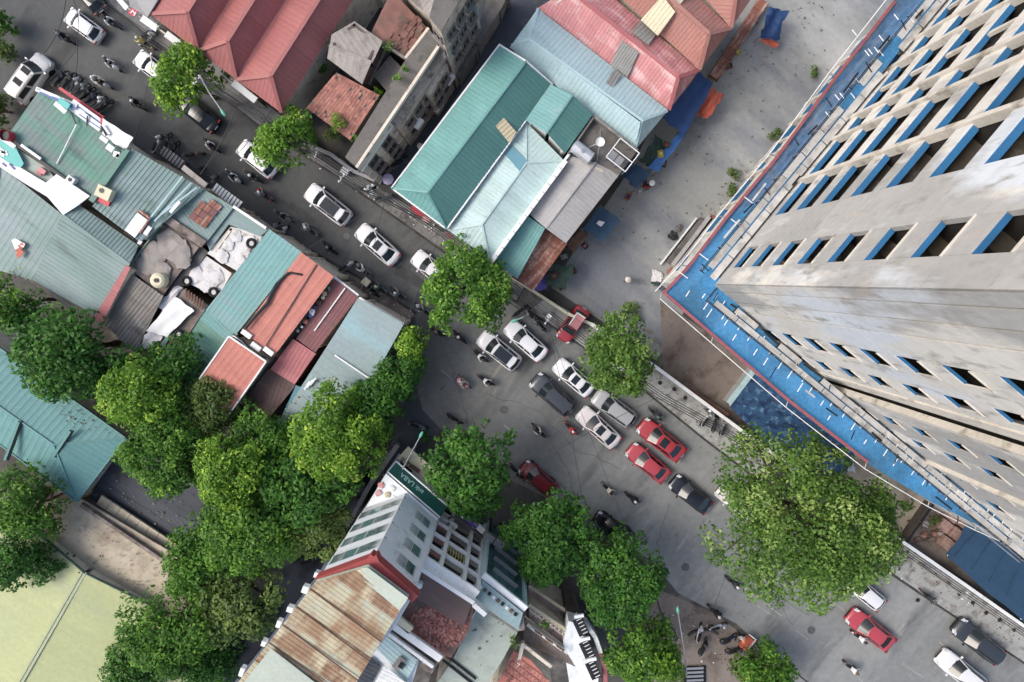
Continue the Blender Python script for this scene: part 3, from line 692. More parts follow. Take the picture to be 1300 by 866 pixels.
# red hipped roof with three parallel gables
e0, e1_, e2_, e3 = (190,18), (252,65), (300,101), (357,143)
far_ = lambda p, L: (p[0]+.536*L, p[1]-.844*L)
HE, HR = 6.3, 8.0
def gable(a, b, La, Lb, r, Lr, m='red'):
    A, B = (*a, HE), (*b, HE); FA, FB = (*far_(a, La), HE), (*far_(b, Lb), HE); R = (*r, HR); FR = (*far_(r, Lr), HR)
    return [face(m, A, FA, FR, R, w=1.2, pitch=.4), face(m, FB, B, R, FR, w=1.2, pitch=.4), face(m, B, A, R, w=1.2, pitch=.4)]
fs = gable(e0, e1_, 90, 130, (238,15), 90)+gable(e1_, e2_, 130, 170, (289,52), 120)+gable(e2_, e3, 170, 215, (344,96), 170)
bld('building', 'large brick-red roof of three parallel hipped gables beside the upper street', fs, 'cream', capw=.3)
wc = thing('awning', 'pale concrete ledge strips under the eave of the large red roof', 'ledge', (P(200,35).x, P(200,35).y, 0))
for a, b in (((180,23),(200,37)), ((211,43),(228,56)), ((296,105),(325,128))):
    MB().bar(P(*a, 4.6), P(*b, 4.6), .55, .14).build('ledge_strip', M_['white'], wc)
    MB().bar(P(*a, 2.3), P(*b, 2.3), .12, 4.4).build('ledge_wall', M_['cream'], wc)
t = bld('building', 'flat pale grey roof at the top edge beside the red roof, shop sign in front', [face('greyroof', (160,-20,6.8), (165,8,6.8), (187,22,6.6), (212,-20,6.8), slab=True)], 'white')
sg = thing('shop_sign', 'white shop fascia with a crimson square at its end near the top edge', 'shop sign', (P(162,12).x, P(162,12).y, 0))
lay(sg, [P(148,0,4.9), P(152,-4,4.9), P(164,9,4.9), P(160,14,4.9)], 'white', 'sign_panel', 0, .1)
o = lay(sg, [P(163,17,4.9), P(169,10,4.9), P(176,15,4.9), P(170,22,4.9)], 'signred', 'logo_panel', 0, .1)
for a, b in (((165.5,16.5),(169,13)), ((169,13),(169.8,16.8)), ((169.8,16.8),(173.2,15.6)), ((173.2,15.6),(170,20))):
    MB().bar(P(*a, 5.03), P(*b, 5.03), .08, .02).build('logo_stroke', M_['white'], sg)
for p in ((150,0),(174,19)): MB().tube([P(*p, 0), P(*p, 4.9)], .06, 6).build('post', M_['steel'], sg)
# grey hut with faceted tin roof
t = bld('hut', 'pale grey tin-roofed hut with crooked facets behind the red roof', [
    face('tin_grey', (421,44,7.0), (449,24,7.0), (486,52,7.0), (472,79,7.6), (418,58,7.4), w=1.3, pitch=.5),
    face('tin_grey', (418,58,7.4), (472,79,7.6), (460,107,6.8), (416,74,6.9), w=1.3, pitch=.5)], 'brick', capw=.15)
b = P(478,85,0)
bld('lean_to', 'narrow shadowed tin lean-to stepping down beside the grey hut', [face('asbestos', (462,106,5.2), (486,56,5.6), (493,68,4.8), (468,112,4.6), w=.9)], 'greywall')
bld('shed', 'small flat grey-green shed roof between the hut and the long terrace', [face('greyconc', (474,96,5.4), (495,70,5.4), (512,88,5.4), (492,117,5.4), slab=True)], 'greywall')
# terracotta tiled roof: separate tiles
def tile_roof(name, label, c, nu, nv, mt, skip=0., under='brownconc', wall='greywall', jit=.02, rot=0, seed=1):
    """c: four corners (px,py,h) a,b,c,d ; tiles laid in rows along a-b"""
    T = thing(name, label, 'building', (P(*c[0]).x, P(*c[0]).y, 0)); a, b, cc, d = [P(*q) for q in c]
    lay(T, [a, b, cc, d], under, 'roof_deck', -.1, .08)
    W = MB()
    for p, q in ((a,b),(b,cc),(cc,d),(d,a)):
        m = (a+b+cc+d)/4; n = m-(p+q)/2; n.z = 0; n.normalize(); n *= .25
        W.add([Vector((p.x+n.x, p.y+n.y, 0)), Vector((q.x+n.x, q.y+n.y, 0)), q+n-Vector((0,0,.15)), p+n-Vector((0,0,.15)), Vector((p.x+2*n.x, p.y+2*n.y, 0)), Vector((q.x+2*n.x, q.y+2*n.y, 0)), q+2*n-Vector((0,0,.15)), p+2*n-Vector((0,0,.15))], [(0,1,2,3),(7,6,5,4)])
    W.build('wall', M_[wall], T)
    r = random.Random(seed); extra = MB(); n = 0
    e, g, nn = frame_of([a, b, cc, d])
    for j in range(nv):
        for i in range(nu):
            if r.random() < skip: continue
            u0, u1, v0, v1 = (i+.04)/nu, (i+.96)/nu, (j+.02)/nv, (j+1.12)/nv
            f = lambda u, v: a*(1-u)*(1-v)+b*u*(1-v)+cc*u*v+d*(1-u)*v
            q = [f(u0, v0), f(u1, v0), f(u1, min(v1, 1.0)), f(u0, min(v1, 1.0))]; m = sum(q, Vector((0,0,0)))/4
            dz = [.07, .07, .02, .02]; R = Matrix.Rotation(r.uniform(-1, 1)*jit*6, 3, nn)
            mid = [(q[0]+q[1])/2+nn*.1, (q[2]+q[3])/2+nn*.05]
            V = [m+R@(q[k]-m)+nn*(dz[k]+r.uniform(0, jit)) for k in range(4)]+[m+R@(p-m) for p in mid]
            F = [(0,4,5,3), (4,1,2,5)]
            if n < 290: mesh('roof_tile', V, F, M_[mt], T)
            else: extra.add(V, F)
            n += 1
    if extra.V: tag(extra.build('roof_tile', M_[mt], T), kind='stuff')
    return T
tile_roof('tiled_house', 'old pinkish clay-tiled roof with moss tufts by the pavement below the hut', [(445,178,5.2), (389,137,5.2), (427,92,6.0), (482,121,6.0)], 16, 15, 'redclay', .05, jit=.03)
T = bld('terrace_house', 'mossy reddish-brown flat roof with broken edge at the top beside the grey hut', [face('oldclay', (470,44,6.2), (497,-12,6.2), (545,38,6.2), (516,76,6.2), slab=True)], 'greywall')
parapet(T, [P(545,38,6.2), P(516,76,6.2)], 'cream', .5, .2, closed=False); parapet(T, [P(516,76,6.2), P(484,55,6.2)], 'greywall', .4, .2, closed=False)
tile_rows = MB(); rr = random.Random(5)
for i in range(120):
    x = rr.uniform(478, 535); y = rr.uniform(5, 70)
    if (x-470)*.8+(y-44)*.9 < 18 or (545-x)*.9+(38-y)*-.55 < 4 or y > 76-(516-x)*.1+0: continue
    if y > 38+(545-x)*1.28 or y > 44+(x-470)*.7: continue
    MB().box(P(x, y, 6.21+i*.0016), (.5, .32, .05), rz=CR+rr.uniform(-.1, .1)).build('roof_tile', M_['oldclay'], T)
bld('building', 'pale cream gabled roof ends at the top edge beyond the mossy flat roof', [face('tin_grey', (500,-20,8), (560,35,8), (585,0,8), (540,-40,8), w=1.0)], 'cream')

# apartment block with a cream street-alley facade
HB = 8.4
def facade_windows(T, A, B, rows, n, w=.9, hh=1.3, sill=True, m='pane', off=.03, skip=(), name='window', frame='greywall', margin=.08):
    """A, B: ground ends of a facade with outward normal to the right of A->B; rows: sill heights"""
    A = Vector((A.x, A.y, 0)); B = Vector((B.x, B.y, 0)); d = (B-A).normalized(); L = (B-A).length; nn = Vector((d.y, -d.x, 0))
    M = Matrix((d, Vector((0,0,1)).cross(d), Vector((0,0,1)))).transposed()
    for r, z in enumerate(rows):
        for i in range(n):
            if (r, i) in skip: continue
            s = L*(margin+(1-2*margin)*(i+.5)/n); c = A+d*s+Vector((0,0,z+hh/2))
            f = MB(); t = .09
            for (dx, dz, bw, bh) in ((0, hh/2+t/2, w+2*t, t), (0, -hh/2-t/2, w+2*t, t), (-w/2-t/2, 0, t, hh), (w/2+t/2, 0, t, hh), (0, 0, .05, hh)):
                f.box(c+d*dx+Vector((0,0,dz))+nn*(off+.04), (bw, .1, bh), M=M)
            F_ = f.build(name, M_[frame], T)
            MB().box(c+nn*(off-.01), (w, .04, hh), M=M).build('pane', M_[m], F_)
            if sill: MB().box(c+Vector((0,0,-hh/2-.16))+nn*(off+.14), (w+.3, .28, .07), M=M).build('sill', M_[frame], F_)
    return nn
T = thing('apartment_block', 'long flat-roofed old block with cream and grey facade of two window rows along the alley', 'building', (P(500,140).x, P(500,140).y, 0))
pl = [(438,200), (515,76), (545,38), (561,56), (454,214)]
w3 = [P(x, y, HB) for x, y in pl]
MB().prism([(p.x, p.y) for p in w3], 0, HB).build('wall', M_['greywall'], T)
lay(T, w3, 'greyconc', 'roof_slab', .004, .05)
a_, b_ = P(454,214,HB), P(561,56,HB)      # facade line, outward to the south-east
dA = (b_-a_).normalized(); nA = Vector((dA.y, -dA.x, 0)); L = Vector((a_.x-b_.x, a_.y-b_.y, 0)).length
MA = Matrix((dA, Vector((0,0,1)).cross(dA), Vector((0,0,1)))).transposed()
MB().box(a_+dA*(4.4/2)+nA*.05-Vector((0,0,HB/2)), (4.4, .1, HB), M=MA).build('facade_panel', M_['cream'], T)
MB().box(a_+dA*(4.4+(L-4.4)/2)+nA*.3-Vector((0,0,HB/2+.3)), (L-4.45, .6, HB-.8), M=MA).build('facade_panel', M_['oldfacade'], T)
for z in (HB+.3,): MB().box(Vector((a_.x, a_.y, 0))+dA*L/2+nA*.02+Vector((0,0,z)), (L, .22, .55), M=MA).build('parapet', M_['cream'], T)
for z in (.2, 2.6, 5.0, 7.4): MB().box(Vector((a_.x, a_.y, 0))+dA*2.2+nA*.14+Vector((0,0,z)), (4.4, .1, .16), M=MA).build('string_course', M_['white'], T)
A0 = Vector((a_.x, a_.y, 0)); facade_windows(T, A0+nA*.1, A0+nA*.1+dA*4.4, (5.4, 2.9, .7), 2, 1.0, 1.6, m='interior')
facade_windows(T, A0+nA*.62+dA*4.6, A0+nA*.62+dA*9.0, (5.2, 2.6), 3, .8, 1.1, m='interior')
facade_windows(T, A0+nA*.62+dA*9.2, A0+nA*.62+dA*L, (5.0, 2.4), 2, 1.6, 1.3, m='interior')
for s_, z in ((6, 4.4), (8.4, 1.8), (10.5, 4.2)):
    MB().box(A0+dA*s_+nA*.95+Vector((0,0,z)), (.9, .6, .6), M=MA).build('air_conditioner', M_['white'], T)
bx = thing('annexe', 'rough grey box annexe projecting halfway along the old cream block', 'building', (P(538,140).x, P(538,140).y, 0))
q = [P(530,106,7.2), P(561,62,7.2), P(572,100,4.5), P(548,140,5.0)]
MB().prism([(p.x, p.y) for p in (P(528,110,7), P(556,70,7), P(568,82,7), P(545,122,7))], 0, 7).build('wall', M_['oldfacade'], bx)
facade_windows(bx, P(545,122,7), P(568,82,7), (4.9, 2.6), 2, .8, 1.2, m='interior')
# taller grey block at the top
T = thing('apartment_block', 'tall grey apartment block with small dark windows at the top edge of the alley', 'building', (P(590,10).x, P(590,10).y, 0))
q = [P(548,20,14.5), P(553,50,14.5), P(598,-22,14.5), P(580,-60,14.5), P(545,-10,14.5)]
q = [P(545,22,14), P(560,40,14), P(602,-30,14), P(570,-70,14)]
MB().prism([(p.x, p.y) for p in q], 0, 14).build('wall', M_['oldfacade'], T)
lay(T, [Vector((p.x, p.y, 14)) for p in q], 'greyconc', 'roof_slab', .004, .05)
facade_windows(T, Vector((q[1].x, q[1].y, 0)), Vector((q[2].x, q[2].y, 0)), (11.2, 8.4, 5.6, 2.8), 3, .8, 1.1, m='interior')
facade_windows(T, Vector((q[0].x, q[0].y, 0)), Vector((q[1].x, q[1].y, 0)), (11.4, 8.6, 5.8), 1, .7, 1.1, m='interior')
MB().tube([P(590,-8,11)+Vector((.6,-.6,0)), P(600,22,5)+Vector((.3,-.3,0)), P(590,34,1)], .22, 8).build('drain_pipe', M_['blueroof'], T)
bld('building', 'low dusty flat roof in the alley below the tall grey block', [face('greyconc', (567,90,3.4), (592,48,3.4), (610,58,3.4), (583,99,3.4), slab=True)], 'greywall')
bld('building', 'long low flat grey-brown roof at the top beside the alley', [face('greyconc', (600,55,3.8), (612,20,3.8), (622,-20,3.8), (650,-20,3.8), (638,8,3.8), (612,50,3.8), slab=True)], 'greywall')
for k, (x, y) in enumerate(((600,25), (602,2))):
    a = thing('air_conditioner', ['white outdoor cooling unit beside the tall grey block, lower of two', 'white outdoor cooling unit beside the tall grey block, upper of two'][k], 'air conditioner', (P(x, y, 4.0).x, P(x, y, 4.0).y, 3.8), CR)
    mesh('casing', *(lambda m: (m.V, m.F))(MB().box((0,0,.3), (.95,.4,.6))), M_['white'], a, world=False)
    mesh('fan_grille', *(lambda m: (m.V, m.F))(MB().disc((.1,-.22,.3), .22, .03, 14, 'Y')), M_['dark'], a, world=False)

# big teal hip roof
H0, H1 = 7.0, 8.6
bld('building', 'large teal metal roof with a light ridge line at the corner of street and alley', [
    face('teal', (634,57,H0), (497,239,H0), (543,244,H1), (668,78,H1), row=0),
    face('teal', (497,239,H0), (567,291,H0), (543,244,H1)),
    face('teal_b', (567,291,H0), (701,107,H0), (668,78,H1), (543,244,H1))], 'white', fascia='white', capw=.16, capm='teal')
tb = bpy.data.objects['building.003'] if False else None
pp = thing('roof_panel', 'yellowish translucent sheet let into the large teal roof', 'roof panel', (P(636,155).x, P(636,155).y, 0))
tt = lambda px, py: P(px, py, H1-(H1-H0)*.35)
sheets(pp, [P(628,172-9,7.75), P(654,173+0,7.35), P(641,158-3,7.6), P(622,138,8.1)][0:0] or [P(620,150,8.0), P(646,182,7.4), P(655,168,7.4), P(628,137,8.0)], M_['tan'], .9, .3, .03, lift=.18)
bld('building', 'short teal gabled roof stepping up beside the water tank terrace', [
    face('teal_l', (667,153,7.6), (699,107,7.6), (727,121,8.5), (694,169,8.5)),
    face('teal_b', (752,146,7.6), (717,195,7.6), (694,169,8.5), (727,121,8.5))], 'white', capw=.14, capm='teal')
T = bld('building', 'pale aqua gabled roof between the teal roof and a white parapet', [
    face('paleteal', (641,185,6.5), (569,292,6.5), (612,285,7.1), (668,207,7.1), w=1.1),
    face('paleteal', (622,331,6.5), (716,204,6.5), (668,207,7.1), (612,285,7.1), w=1.1),
    face('paleteal', (569,292,6.5), (622,331,6.5), (612,285,7.1), w=1.1),
    face('paleteal', (668,155,6.5), (641,185,6.5), (668,207,7.1), w=1.1), face('paleteal', (716,204,6.5), (668,155,6.5), (668,207,7.1), w=1.1)], 'white', capw=.14)
lay(T, [P(641,196,6.62), P(650,184,6.62), P(669,204,7.12), P(660,218,7.12)], 'blueroof', 'roof_sheet', .06, .02, label='deep blue replacement roof sheet')
wp = thing('parapet_wall', 'white capped parapet wall running beside the pale aqua roof', 'wall', (P(670,270).x, P(670,270).y, 0))
n = 13
for i in range(n):
    a = P(623+(719-623)*i/n, 334+(204-334)*i/n, 7.3); b = P(623+(719-623)*(i+.94)/n, 334+(204-334)*(i+.94)/n, 7.3)
    MB().bar(a, b, .3, .5).build('coping_block', M_['white'], wp)
MB().bar(P(623,334,3.5), P(719,204,3.5), .2, 7).build('wall', M_['whitew'], wp)
bld('building', 'small plain teal roof next to the rusted roof', [face('teal', (657,354,6.0), (626,334,6.0), (670,274,6.5), (692,290,6.5))], 'white')
bld('building', 'rust-streaked corrugated roof at the pavement corner by the market', [face('rusty', (649,352,5.2), (692,290,5.2), (720,309,4.8), (677,369,4.8), w=.42, pitch=.42, rib=.05)], 'greywall')
bld('building', 'smooth grey double-pitched roof beside the market tarpaulins', [
    face('greyroof', (693,290,6.9), (672,272,6.6), (724,198,6.6), (756,206,7.2)),
    face('greyroof', (786,222,6.6), (719,309,6.6), (693,290,6.9), (756,206,7.2))], 'cream', capw=.12)
T = bld('terrace_house', 'grey concrete roof terrace with steel tank and white dish', [face('greyconc', (721,196,6.8), (753,150,6.8), (808,193,6.8), (786,222,6.8), (756,206,6.8), slab=True)], 'greywall')
parapet(T, [P(721,196,6.8), P(753,150,6.8), P(808,193,6.8)], 'greywall', .6, .18, closed=False)
c = P(739,194,7.3); tk = thing('water_tank', 'horizontal white steel water tank on the grey roof terrace', 'water tank', (c.x, c.y, 6.8), SA)
mb = MB().tube([(-.95,0,.75),(-.85,0,.75),(.85,0,.75),(.95,0,.75)], [.3,.55,.55,.3], 16); mesh('tank', mb.V, mb.F, M_['tank'], tk, world=False)
mb = MB().box((-.5,0,.12), (.1,.9,.25)).box((.5,0,.12), (.1,.9,.25)); mesh('cradle', mb.V, mb.F, M_['dark'], tk, world=False)
mb = MB().disc((0,0,1.33), .16, .1); mesh('lid', mb.V, mb.F, M_['steel'], tk, world=False)
c = P(762,180,8.6); ds = thing('satellite_dish', 'white round dish with three thin struts on the grey roof terrace', 'satellite dish', (c.x, c.y, 6.8))
V = [(0,0,1.55)]; F = []
for r_ in range(1, 5):
    for j in range(18): V.append((r_*.09*math.cos(j*math.pi/9), r_*.09*math.sin(j*math.pi/9), 1.55+.012*r_*r_))
for j in range(18):
    F.append((0, 1+j, 1+(j+1) % 18))
    for r_ in range(3): F.append((1+r_*18+j, 1+(r_+1)*18+j, 1+(r_+1)*18+(j+1) % 18, 1+r_*18+(j+1) % 18))
mesh('dish', V, F, M_['white'], ds, world=False, smooth=True)
mb = MB().tube([(0,0,0),(0,0,1.5)], .05); mesh('mast', mb.V, mb.F, M_['steel'], ds, world=False)
for a in (80, 195, 268):
    mb = MB().tube([(0,0,1.5),(1.25*math.cos(math.radians(a)),1.25*math.sin(math.radians(a)),.1)], .035); mesh('strut', mb.V, mb.F, M_['tank'], ds, world=False)
c = P(788,200,7); cg = thing('cage', 'dark rectangular steel cage with grey panels at the terrace corner', 'cage', (c.x, c.y, 6.8), SA)
for x in (-.9, 0, .9):
    for y in (-.9, .9):
        mb = MB().tube([(x,y,0),(x,y,1.3)], .04); mesh('post', mb.V, mb.F, M_['steel'], cg, world=False)
for y in (-.9, 0, .9):
    mb = MB().tube([(-.95,y,1.3),(.95,y,1.3)], .04); mesh('top_rail', mb.V, mb.F, M_['white'], cg, world=False)
for x in (-.95, .95):
    mb = MB().tube([(x,-.9,1.3),(x,.9,1.3)], .04); mesh('top_rail', mb.V, mb.F, M_['white'], cg, world=False)
for x in (-.6, .05):
    mb = MB().box((x,-.45,.9), (.55,.7,.05)); mesh('panel', mb.V, mb.F, M_['steel'], cg, world=False)
# long pale blue roof
h0, h1 = 6.6, 7.9
bld('building', 'long pale blue-grey hipped roof between the teal and pink roofs', [
    face('paleblue', (701,107,h0), (649,58,h0), (672,50,h1), (815,153,h1), (805,192,h0), (752,149,h0), w=1.1) if False else face('paleblue', (805,192,h0), (649,58,h0), (672,50,h1), (815,153,h1), w=1.1, capw=.2),
    face('paleblue', (683,11,h0), (847,141,h0), (815,153,h1), (672,50,h1), w=1.1),
    face('paleblue', (649,58,h0), (683,11,h0), (672,50,h1)),
    face('paleblue', (847,141,h0), (805,192,h0), (815,153,h1))], 'white', capw=.22)
pn = thing('roof_panel', 'brownish translucent sheets crossing the long pale blue roof', 'roof panel', (P(757,122).x, P(757,122).y, 0))
sheets(pn, [P(744,128,6.9), P(755,141,6.75), P(768,122,7.4), P(757,113,7.5)], M_['rusty'], .5, .25, .02, lift=.15)
sheets(pn, [P(768,106,7.45), P(777,113,7.35), P(788,97,6.9), P(779,88,6.95)], M_['skylight'], .6, .25, .02, lift=.15)
# pink sheeted roof
bld('building', 'faded pink sheeted roof with many pale seams between pale blue and salmon roofs', [
    face('pink', (683,10,6.4), (849,140,6.4), (861,98,7.9), (722,-14,7.9), w=.55, pitch=.28, row=2.2),
    face('pink', (888,89,6.4), (740,-38,6.4), (722,-14,7.9), (861,98,7.9), w=.55, pitch=.28, row=2.2),
    face('pink', (849,140,6.4), (888,89,6.4), (861,98,7.9), w=.55, pitch=.28)], 'cream', capw=.3, capm='pinkred')
pn = thing('roof_panel', 'grey weathered sheets laid across the middle of the pink roof', 'roof panel', (P(800,60).x, P(800,60).y, 0))
sheets(pn, [P(775,82,6.75), P(797,97,6.5), P(811,66,7.7), P(790,50,7.75)], M_['skylight'], .6, .25, .02, lift=.16)
sheets(pn, [P(812,28,6.6), P(831,46,6.6), P(822,60,7.5), P(800,44,7.5)], M_['skylight'], .6, .25, .02, lift=.16)
# salmon roofs
bld('building', 'salmon ribbed hip roof with a broad cream strip at the top edge', [
    face('salmon', (770,-20,6.8), (888,89,6.8), (900,43,8.6), (830,-20,8.6), w=.9),
    face('salmon', (928,36,6.8), (870,-20,6.8), (830,-20,8.6), (900,43,8.6), w=.9),
    face('salmon', (888,89,6.8), (928,36,6.8), (900,43,8.6), w=.9)], 'cream', capw=.3)
bld('building', 'second salmon hip roof cut by the top edge beside the market row', [
    face('salmon', (928,36,6.8), (962,-14,6.8), (938,-30,8.4), w=.9), face('salmon', (928,36,6.8), (938,-30,8.4), (880,-20,6.8), w=.9)], 'cream', capw=.3)
pn = thing('roof_panel', 'broad cream sheets forming a strip over the salmon roof', 'roof panel', (P(840,20).x, P(840,20).y, 0))
sheets(pn, [P(814,25,7.2), P(836,45,7.2), P(858,15,8.45), P(842,-6,8.5)], M_['cream2'], .7, .3, .02, lift=.16)
sheets(pn, [P(872,-6,7.9), P(862,-20,7.9), P(842,-6,8.4), P(858,13,8.4)], M_['cream2'], .7, .3, .02, lift=.16)

# market tarpaulins on poles
def canopy(label, pts, m, h, amp=.15, frame=True, cat='tarpaulin', nx=10, ny=10):
    q = [P(x, y, h if not isinstance(h, (list, tuple)) else h[i]) for i, (x, y) in enumerate(pts)]
    c = sum(q, Vector((0,0,0)))/4; T = thing('canopy', label, cat, (c.x, c.y, 0))
    sag(T, q, m, 'cover', nx, ny, amp)
    if frame:
        for p in q: MB().tube([Vector((p.x, p.y, 0)), p+Vector((0,0,.02))], .04, 5).build('pole', M_['steel'], T)
    return T
canopy('long deep blue tarpaulin sloping along the pink roof end', [(888,92),(906,106),(868,172),(840,150)], 'tarp', 3.2)
canopy('narrow bright blue tarpaulin leaning over the market path', [(822,213),(867,163),(871,171),(835,218)], 'tarp_b', 2.6, .1)
canopy('navy tarpaulin at the corner under the dark cage', [(789,222),(800,205),(828,219),(808,240)], 'tarp_n', 2.8, .18)
T = canopy('square blue tarpaulin with a small white print over the yard edge', [(740,291),(762,261),(788,279),(766,308)], 'tarp_n', 3.0, .06)
lay(T, [P(757,284,3.1), P(760,280,3.1), P(768,282,3.1), P(763,288,3.1)], 'white', 'print', .02, .01)
canopy('crumpled blue tarpaulin heap at the top of the yard', [(965,46),(976,8),(998,16),(988,52)], 'tarp', (1.6,2.4,2.2,1.4), .35)
canopy('orange tarpaulin rolled over a stall beside the blue row', [(884,146),(903,110),(919,121),(899,150)], 'tarp_o', 2.2, .3)
canopy('dark green shade net over the stall behind the rusted roof', [(697,336),(731,337),(716,368),(692,362)], 'tarp_g', 2.5, .2)
canopy('dark stall net with red goods showing under the blue row', [(812,205),(833,172),(852,190),(828,214)], 'tarp_g', 2.3, .25)
canopy('brown canvas strip along the shaded wall near the navy tarpaulin', [(719,310),(738,290),(748,298),(728,322)], 'brownwood', 2.0, .15)
canopy('small orange and blue cloth at the very top of the yard edge', [(965,52),(970,46),(990,56),(984,62)], 'tarp_o', 1.0, .1, frame=False)
mk = thing('market_kerb', 'long reddish-brown low wall on the market side of the yard', 'low wall', (P(930,60).x, P(930,60).y, 0))
for i in range(8):
    a = P(968-(968-905)*i/8, 2+(100-2)*i/8, .35); b = P(968-(968-905)*(i+.97)/8, 2+(100-2)*(i+.97)/8, .35)
    MB().bar(a, b, .9, .7).build('block', M_['rusty'], mk)
rs = random.Random(11)
cols = [C(150,40,40), C(196,180,60), C(60,110,60), C(40,60,120), C(180,180,176), C(200,110,50)]
cm = [mat('crate_colour', c_, .6, var=.15) for c_ in cols]
names = ['red', 'yellow', 'green', 'blue', 'grey', 'orange']
spots = [(905,128,'beside the orange tarpaulin'), (838,196,'under the edge of the dark stall net'), (846,184,'near the top of the dark stall net'), (842,208,'beside the bright blue tarpaulin'), (812,243,'below the navy tarpaulin'), (818,232,'at the tip of the navy tarpaulin'),
         (703,350,'inside the green shade net'), (694,358,'behind the rusted roof corner'), (712,364,'at the low end of the green shade net'), (742,312,'by the square blue tarpaulin'), (716,326,'beside the brown canvas strip'), (797,250,'at the grey kerb near the navy tarpaulin'), (924,85,'against the low brown wall'), (935,66,'against the low brown wall, further up'), (728,344,'on the yard beside the shade net'), (700,344,'in the shade behind the net')]
for k, (x, y, ws) in enumerate(spots):
    z = 2.55 if 'inside' in ws or 'under the edge' in ws or 'top of the dark' in ws else 0.02
    b = P(x, y, z); T = thing('crate', f'{names[k % 6]} goods crate {ws}', 'crate', tuple(b), rs.uniform(0, 3), 'goods crates along the market')
    z_ = MB().box((0,0,.04), (.62,.42,.06)); mesh('floor', z_.V, z_.F, cm[k % 6], T, world=False)
    for sx, sy, lx, ly in ((0,.2,.62,.03),(0,-.2,.62,.03),(.3,0,.03,.38),(-.3,0,.03,.38)):
        z_ = MB().box((sx,sy,.18), (lx,ly,.24)); mesh('side', z_.V, z_.F, cm[k % 6], T, world=False)
    V, F = blob_mesh(.22, k, .5, 1); mesh('contents', [Vector(v)+Vector((0,0,.2)) for v in V], F, cm[(k*5+2) % 6], T, world=False)
# ------------------------------------------------------------------ roofs south-west of the street
T = bld('building', 'patchy green ribbed roof behind the row of shop signs at the upper left', [
    face('green', (115,250,6.2), (10,172,6.2), (52,112,5.6), (165,192,5.6), w=1.3, pitch=.4)], 'cream')
MB().bar(P(72,208,6.25), P(97,158,6.0), .07, .05).build('seam_flashing', M_['white'], T)
# gutter line and bits
gt = thing('gutter', 'black roof gutter with a white pipe on the green roof', 'gutter', (P(60,210).x, P(60,210).y, 0))
MB().bar(P(20,182,6.35), P(114,250,6.35), .28, .14).build('channel', M_['dark'], gt)
MB().bar(P(27,184,6.5), P(52,202,6.5), .22, .12).build('pipe', M_['white'], gt)
c = P(11,173,6.4); dr = thing('barrel', 'dark red round barrel on the green roof by the teal sign', 'barrel', (c.x, c.y, 6.0))
mb = MB().tube([(0,0,.1),(0,0,.9),(0,0,.95)], [.42,.45,.43], 16, False).disc((0,0,.2), .4, .1); mesh('barrel_wall', mb.V, mb.F, M_['signred'], dr, world=False)
mb = MB().disc((0,0,.7), .38, .03); mesh('contents', mb.V, mb.F, M_['dark'], dr, world=False)
# ribbed green-grey roof
T = bld('building', 'grey-green corrugated roof with strong ribs and white patches', [
    face('greengrey', (178,308,6.6), (117,262,6.6), (168,189,5.9), (258,240,5.9), w=1.0, pitch=.36, rib=.045),], 'cream')
MB().bar(P(116,256,6.8), P(162,190,6.2), .45, .18).build('ridge_cap', M_['green'], T)
for a, b in (((186,283),(232,224)), ((196,281),(243,232)), ((205,272),(250,238))): MB().bar(P(*a,6.7), P(*b,6.2), .14, .06).build('roof_batten', M_['paleblue'], T)
for (a, b, w_) in (((216,270),(228,256),.25), ((184,298),(191,288),.35), ((176,310),(179,306),.3)): MB().bar(P(*a,6.75), P(*b,6.6), w_, .05).build('patch', M_['white'], T)
# white signboards along the street
sg = thing('sign_row', 'row of white and blue shop signboards along the street edge of the green roof', 'shop signs', (P(95,140).x, P(95,140).y, 0))
HS = 5.9
def brd(a, b, wd, m, h=HS, th=.12, name='sign_panel', par=None):
    a, b = P(*a, h), P(*b, h); return MB().bar(a, b, wd, th).build(name, M_[m], par or sg)
brd((46,113),(98,135), .36, 'white'); brd((50,117),(96,138), .14, 'signblue', HS+.14, .03, 'print'); brd((66,123),(92,133), .1, 'signblue', HS+.16, .03, 'print')
brd((90,132),(130,161), .95, 'white', HS-.1); brd((97,134),(128,156), .06, 'signblue', HS, .03, 'print'); brd((100,145),(127,163), .06, 'signblue', HS, .03, 'print'); brd((108,143),(128,157), .05, 'dark', HS, .03, 'print')
brd((129,150),(130,160), .22, 'signred', HS+.02, .04, 'print')
brd((70,131),(84,143), .38, 'white', HS+.3); brd((75,127),(88,136), .5, 'signteal', HS+.3)
brd((76,112),(132,150), .24, 'signred', HS-.6, .2, 'sign_edge')
for x, y in ((48,113),(75,122),(98,136),(112,146),(129,157)): MB().tube([P(x,y,3.2), P(x,y,HS+.2)], .05, 5).build('bracket', M_['steel'], sg)
for a, b in (((90,142),(97,158)), ((111,147),(110,160))): MB().bar(P(*a,HS+.1), P(*b,HS), .08, .08).build('bracket', M_['dark'], sg)
sg2 = thing('signboard', 'large plain white sign roof panel in front of the green roof', 'sign panel', (P(150,170).x, P(150,170).y, 0))
q = [P(130,150,6.1), P(169,175,6.1), P(157,193,6.1), P(130,170,6.1)]
sag(sg2, q, 'white', 'panel', 8, 6, .05)
for (x, y, w_, l_, rz) in ((132,177,.35,.7,SA), (140,188,.5,.6,SA), (148,196,.45,.5,SA+.4), (134,165,.3,.9,SA-.3), (152,200,.35,.6,SA)):
    MB().box(P(x, y, 6.25), (l_, w_, .1), rz=rz).build('torn_piece', M_['white'], sg2)
MB().tube([P(128,160,6.3), P(135,172,6.4)], .07, 5).build('frame_tube', M_['dark'], sg2); MB().tube([P(145,184,6.3), P(156,190,6.4)], .07, 5).build('frame_tube', M_['dark'], sg2)
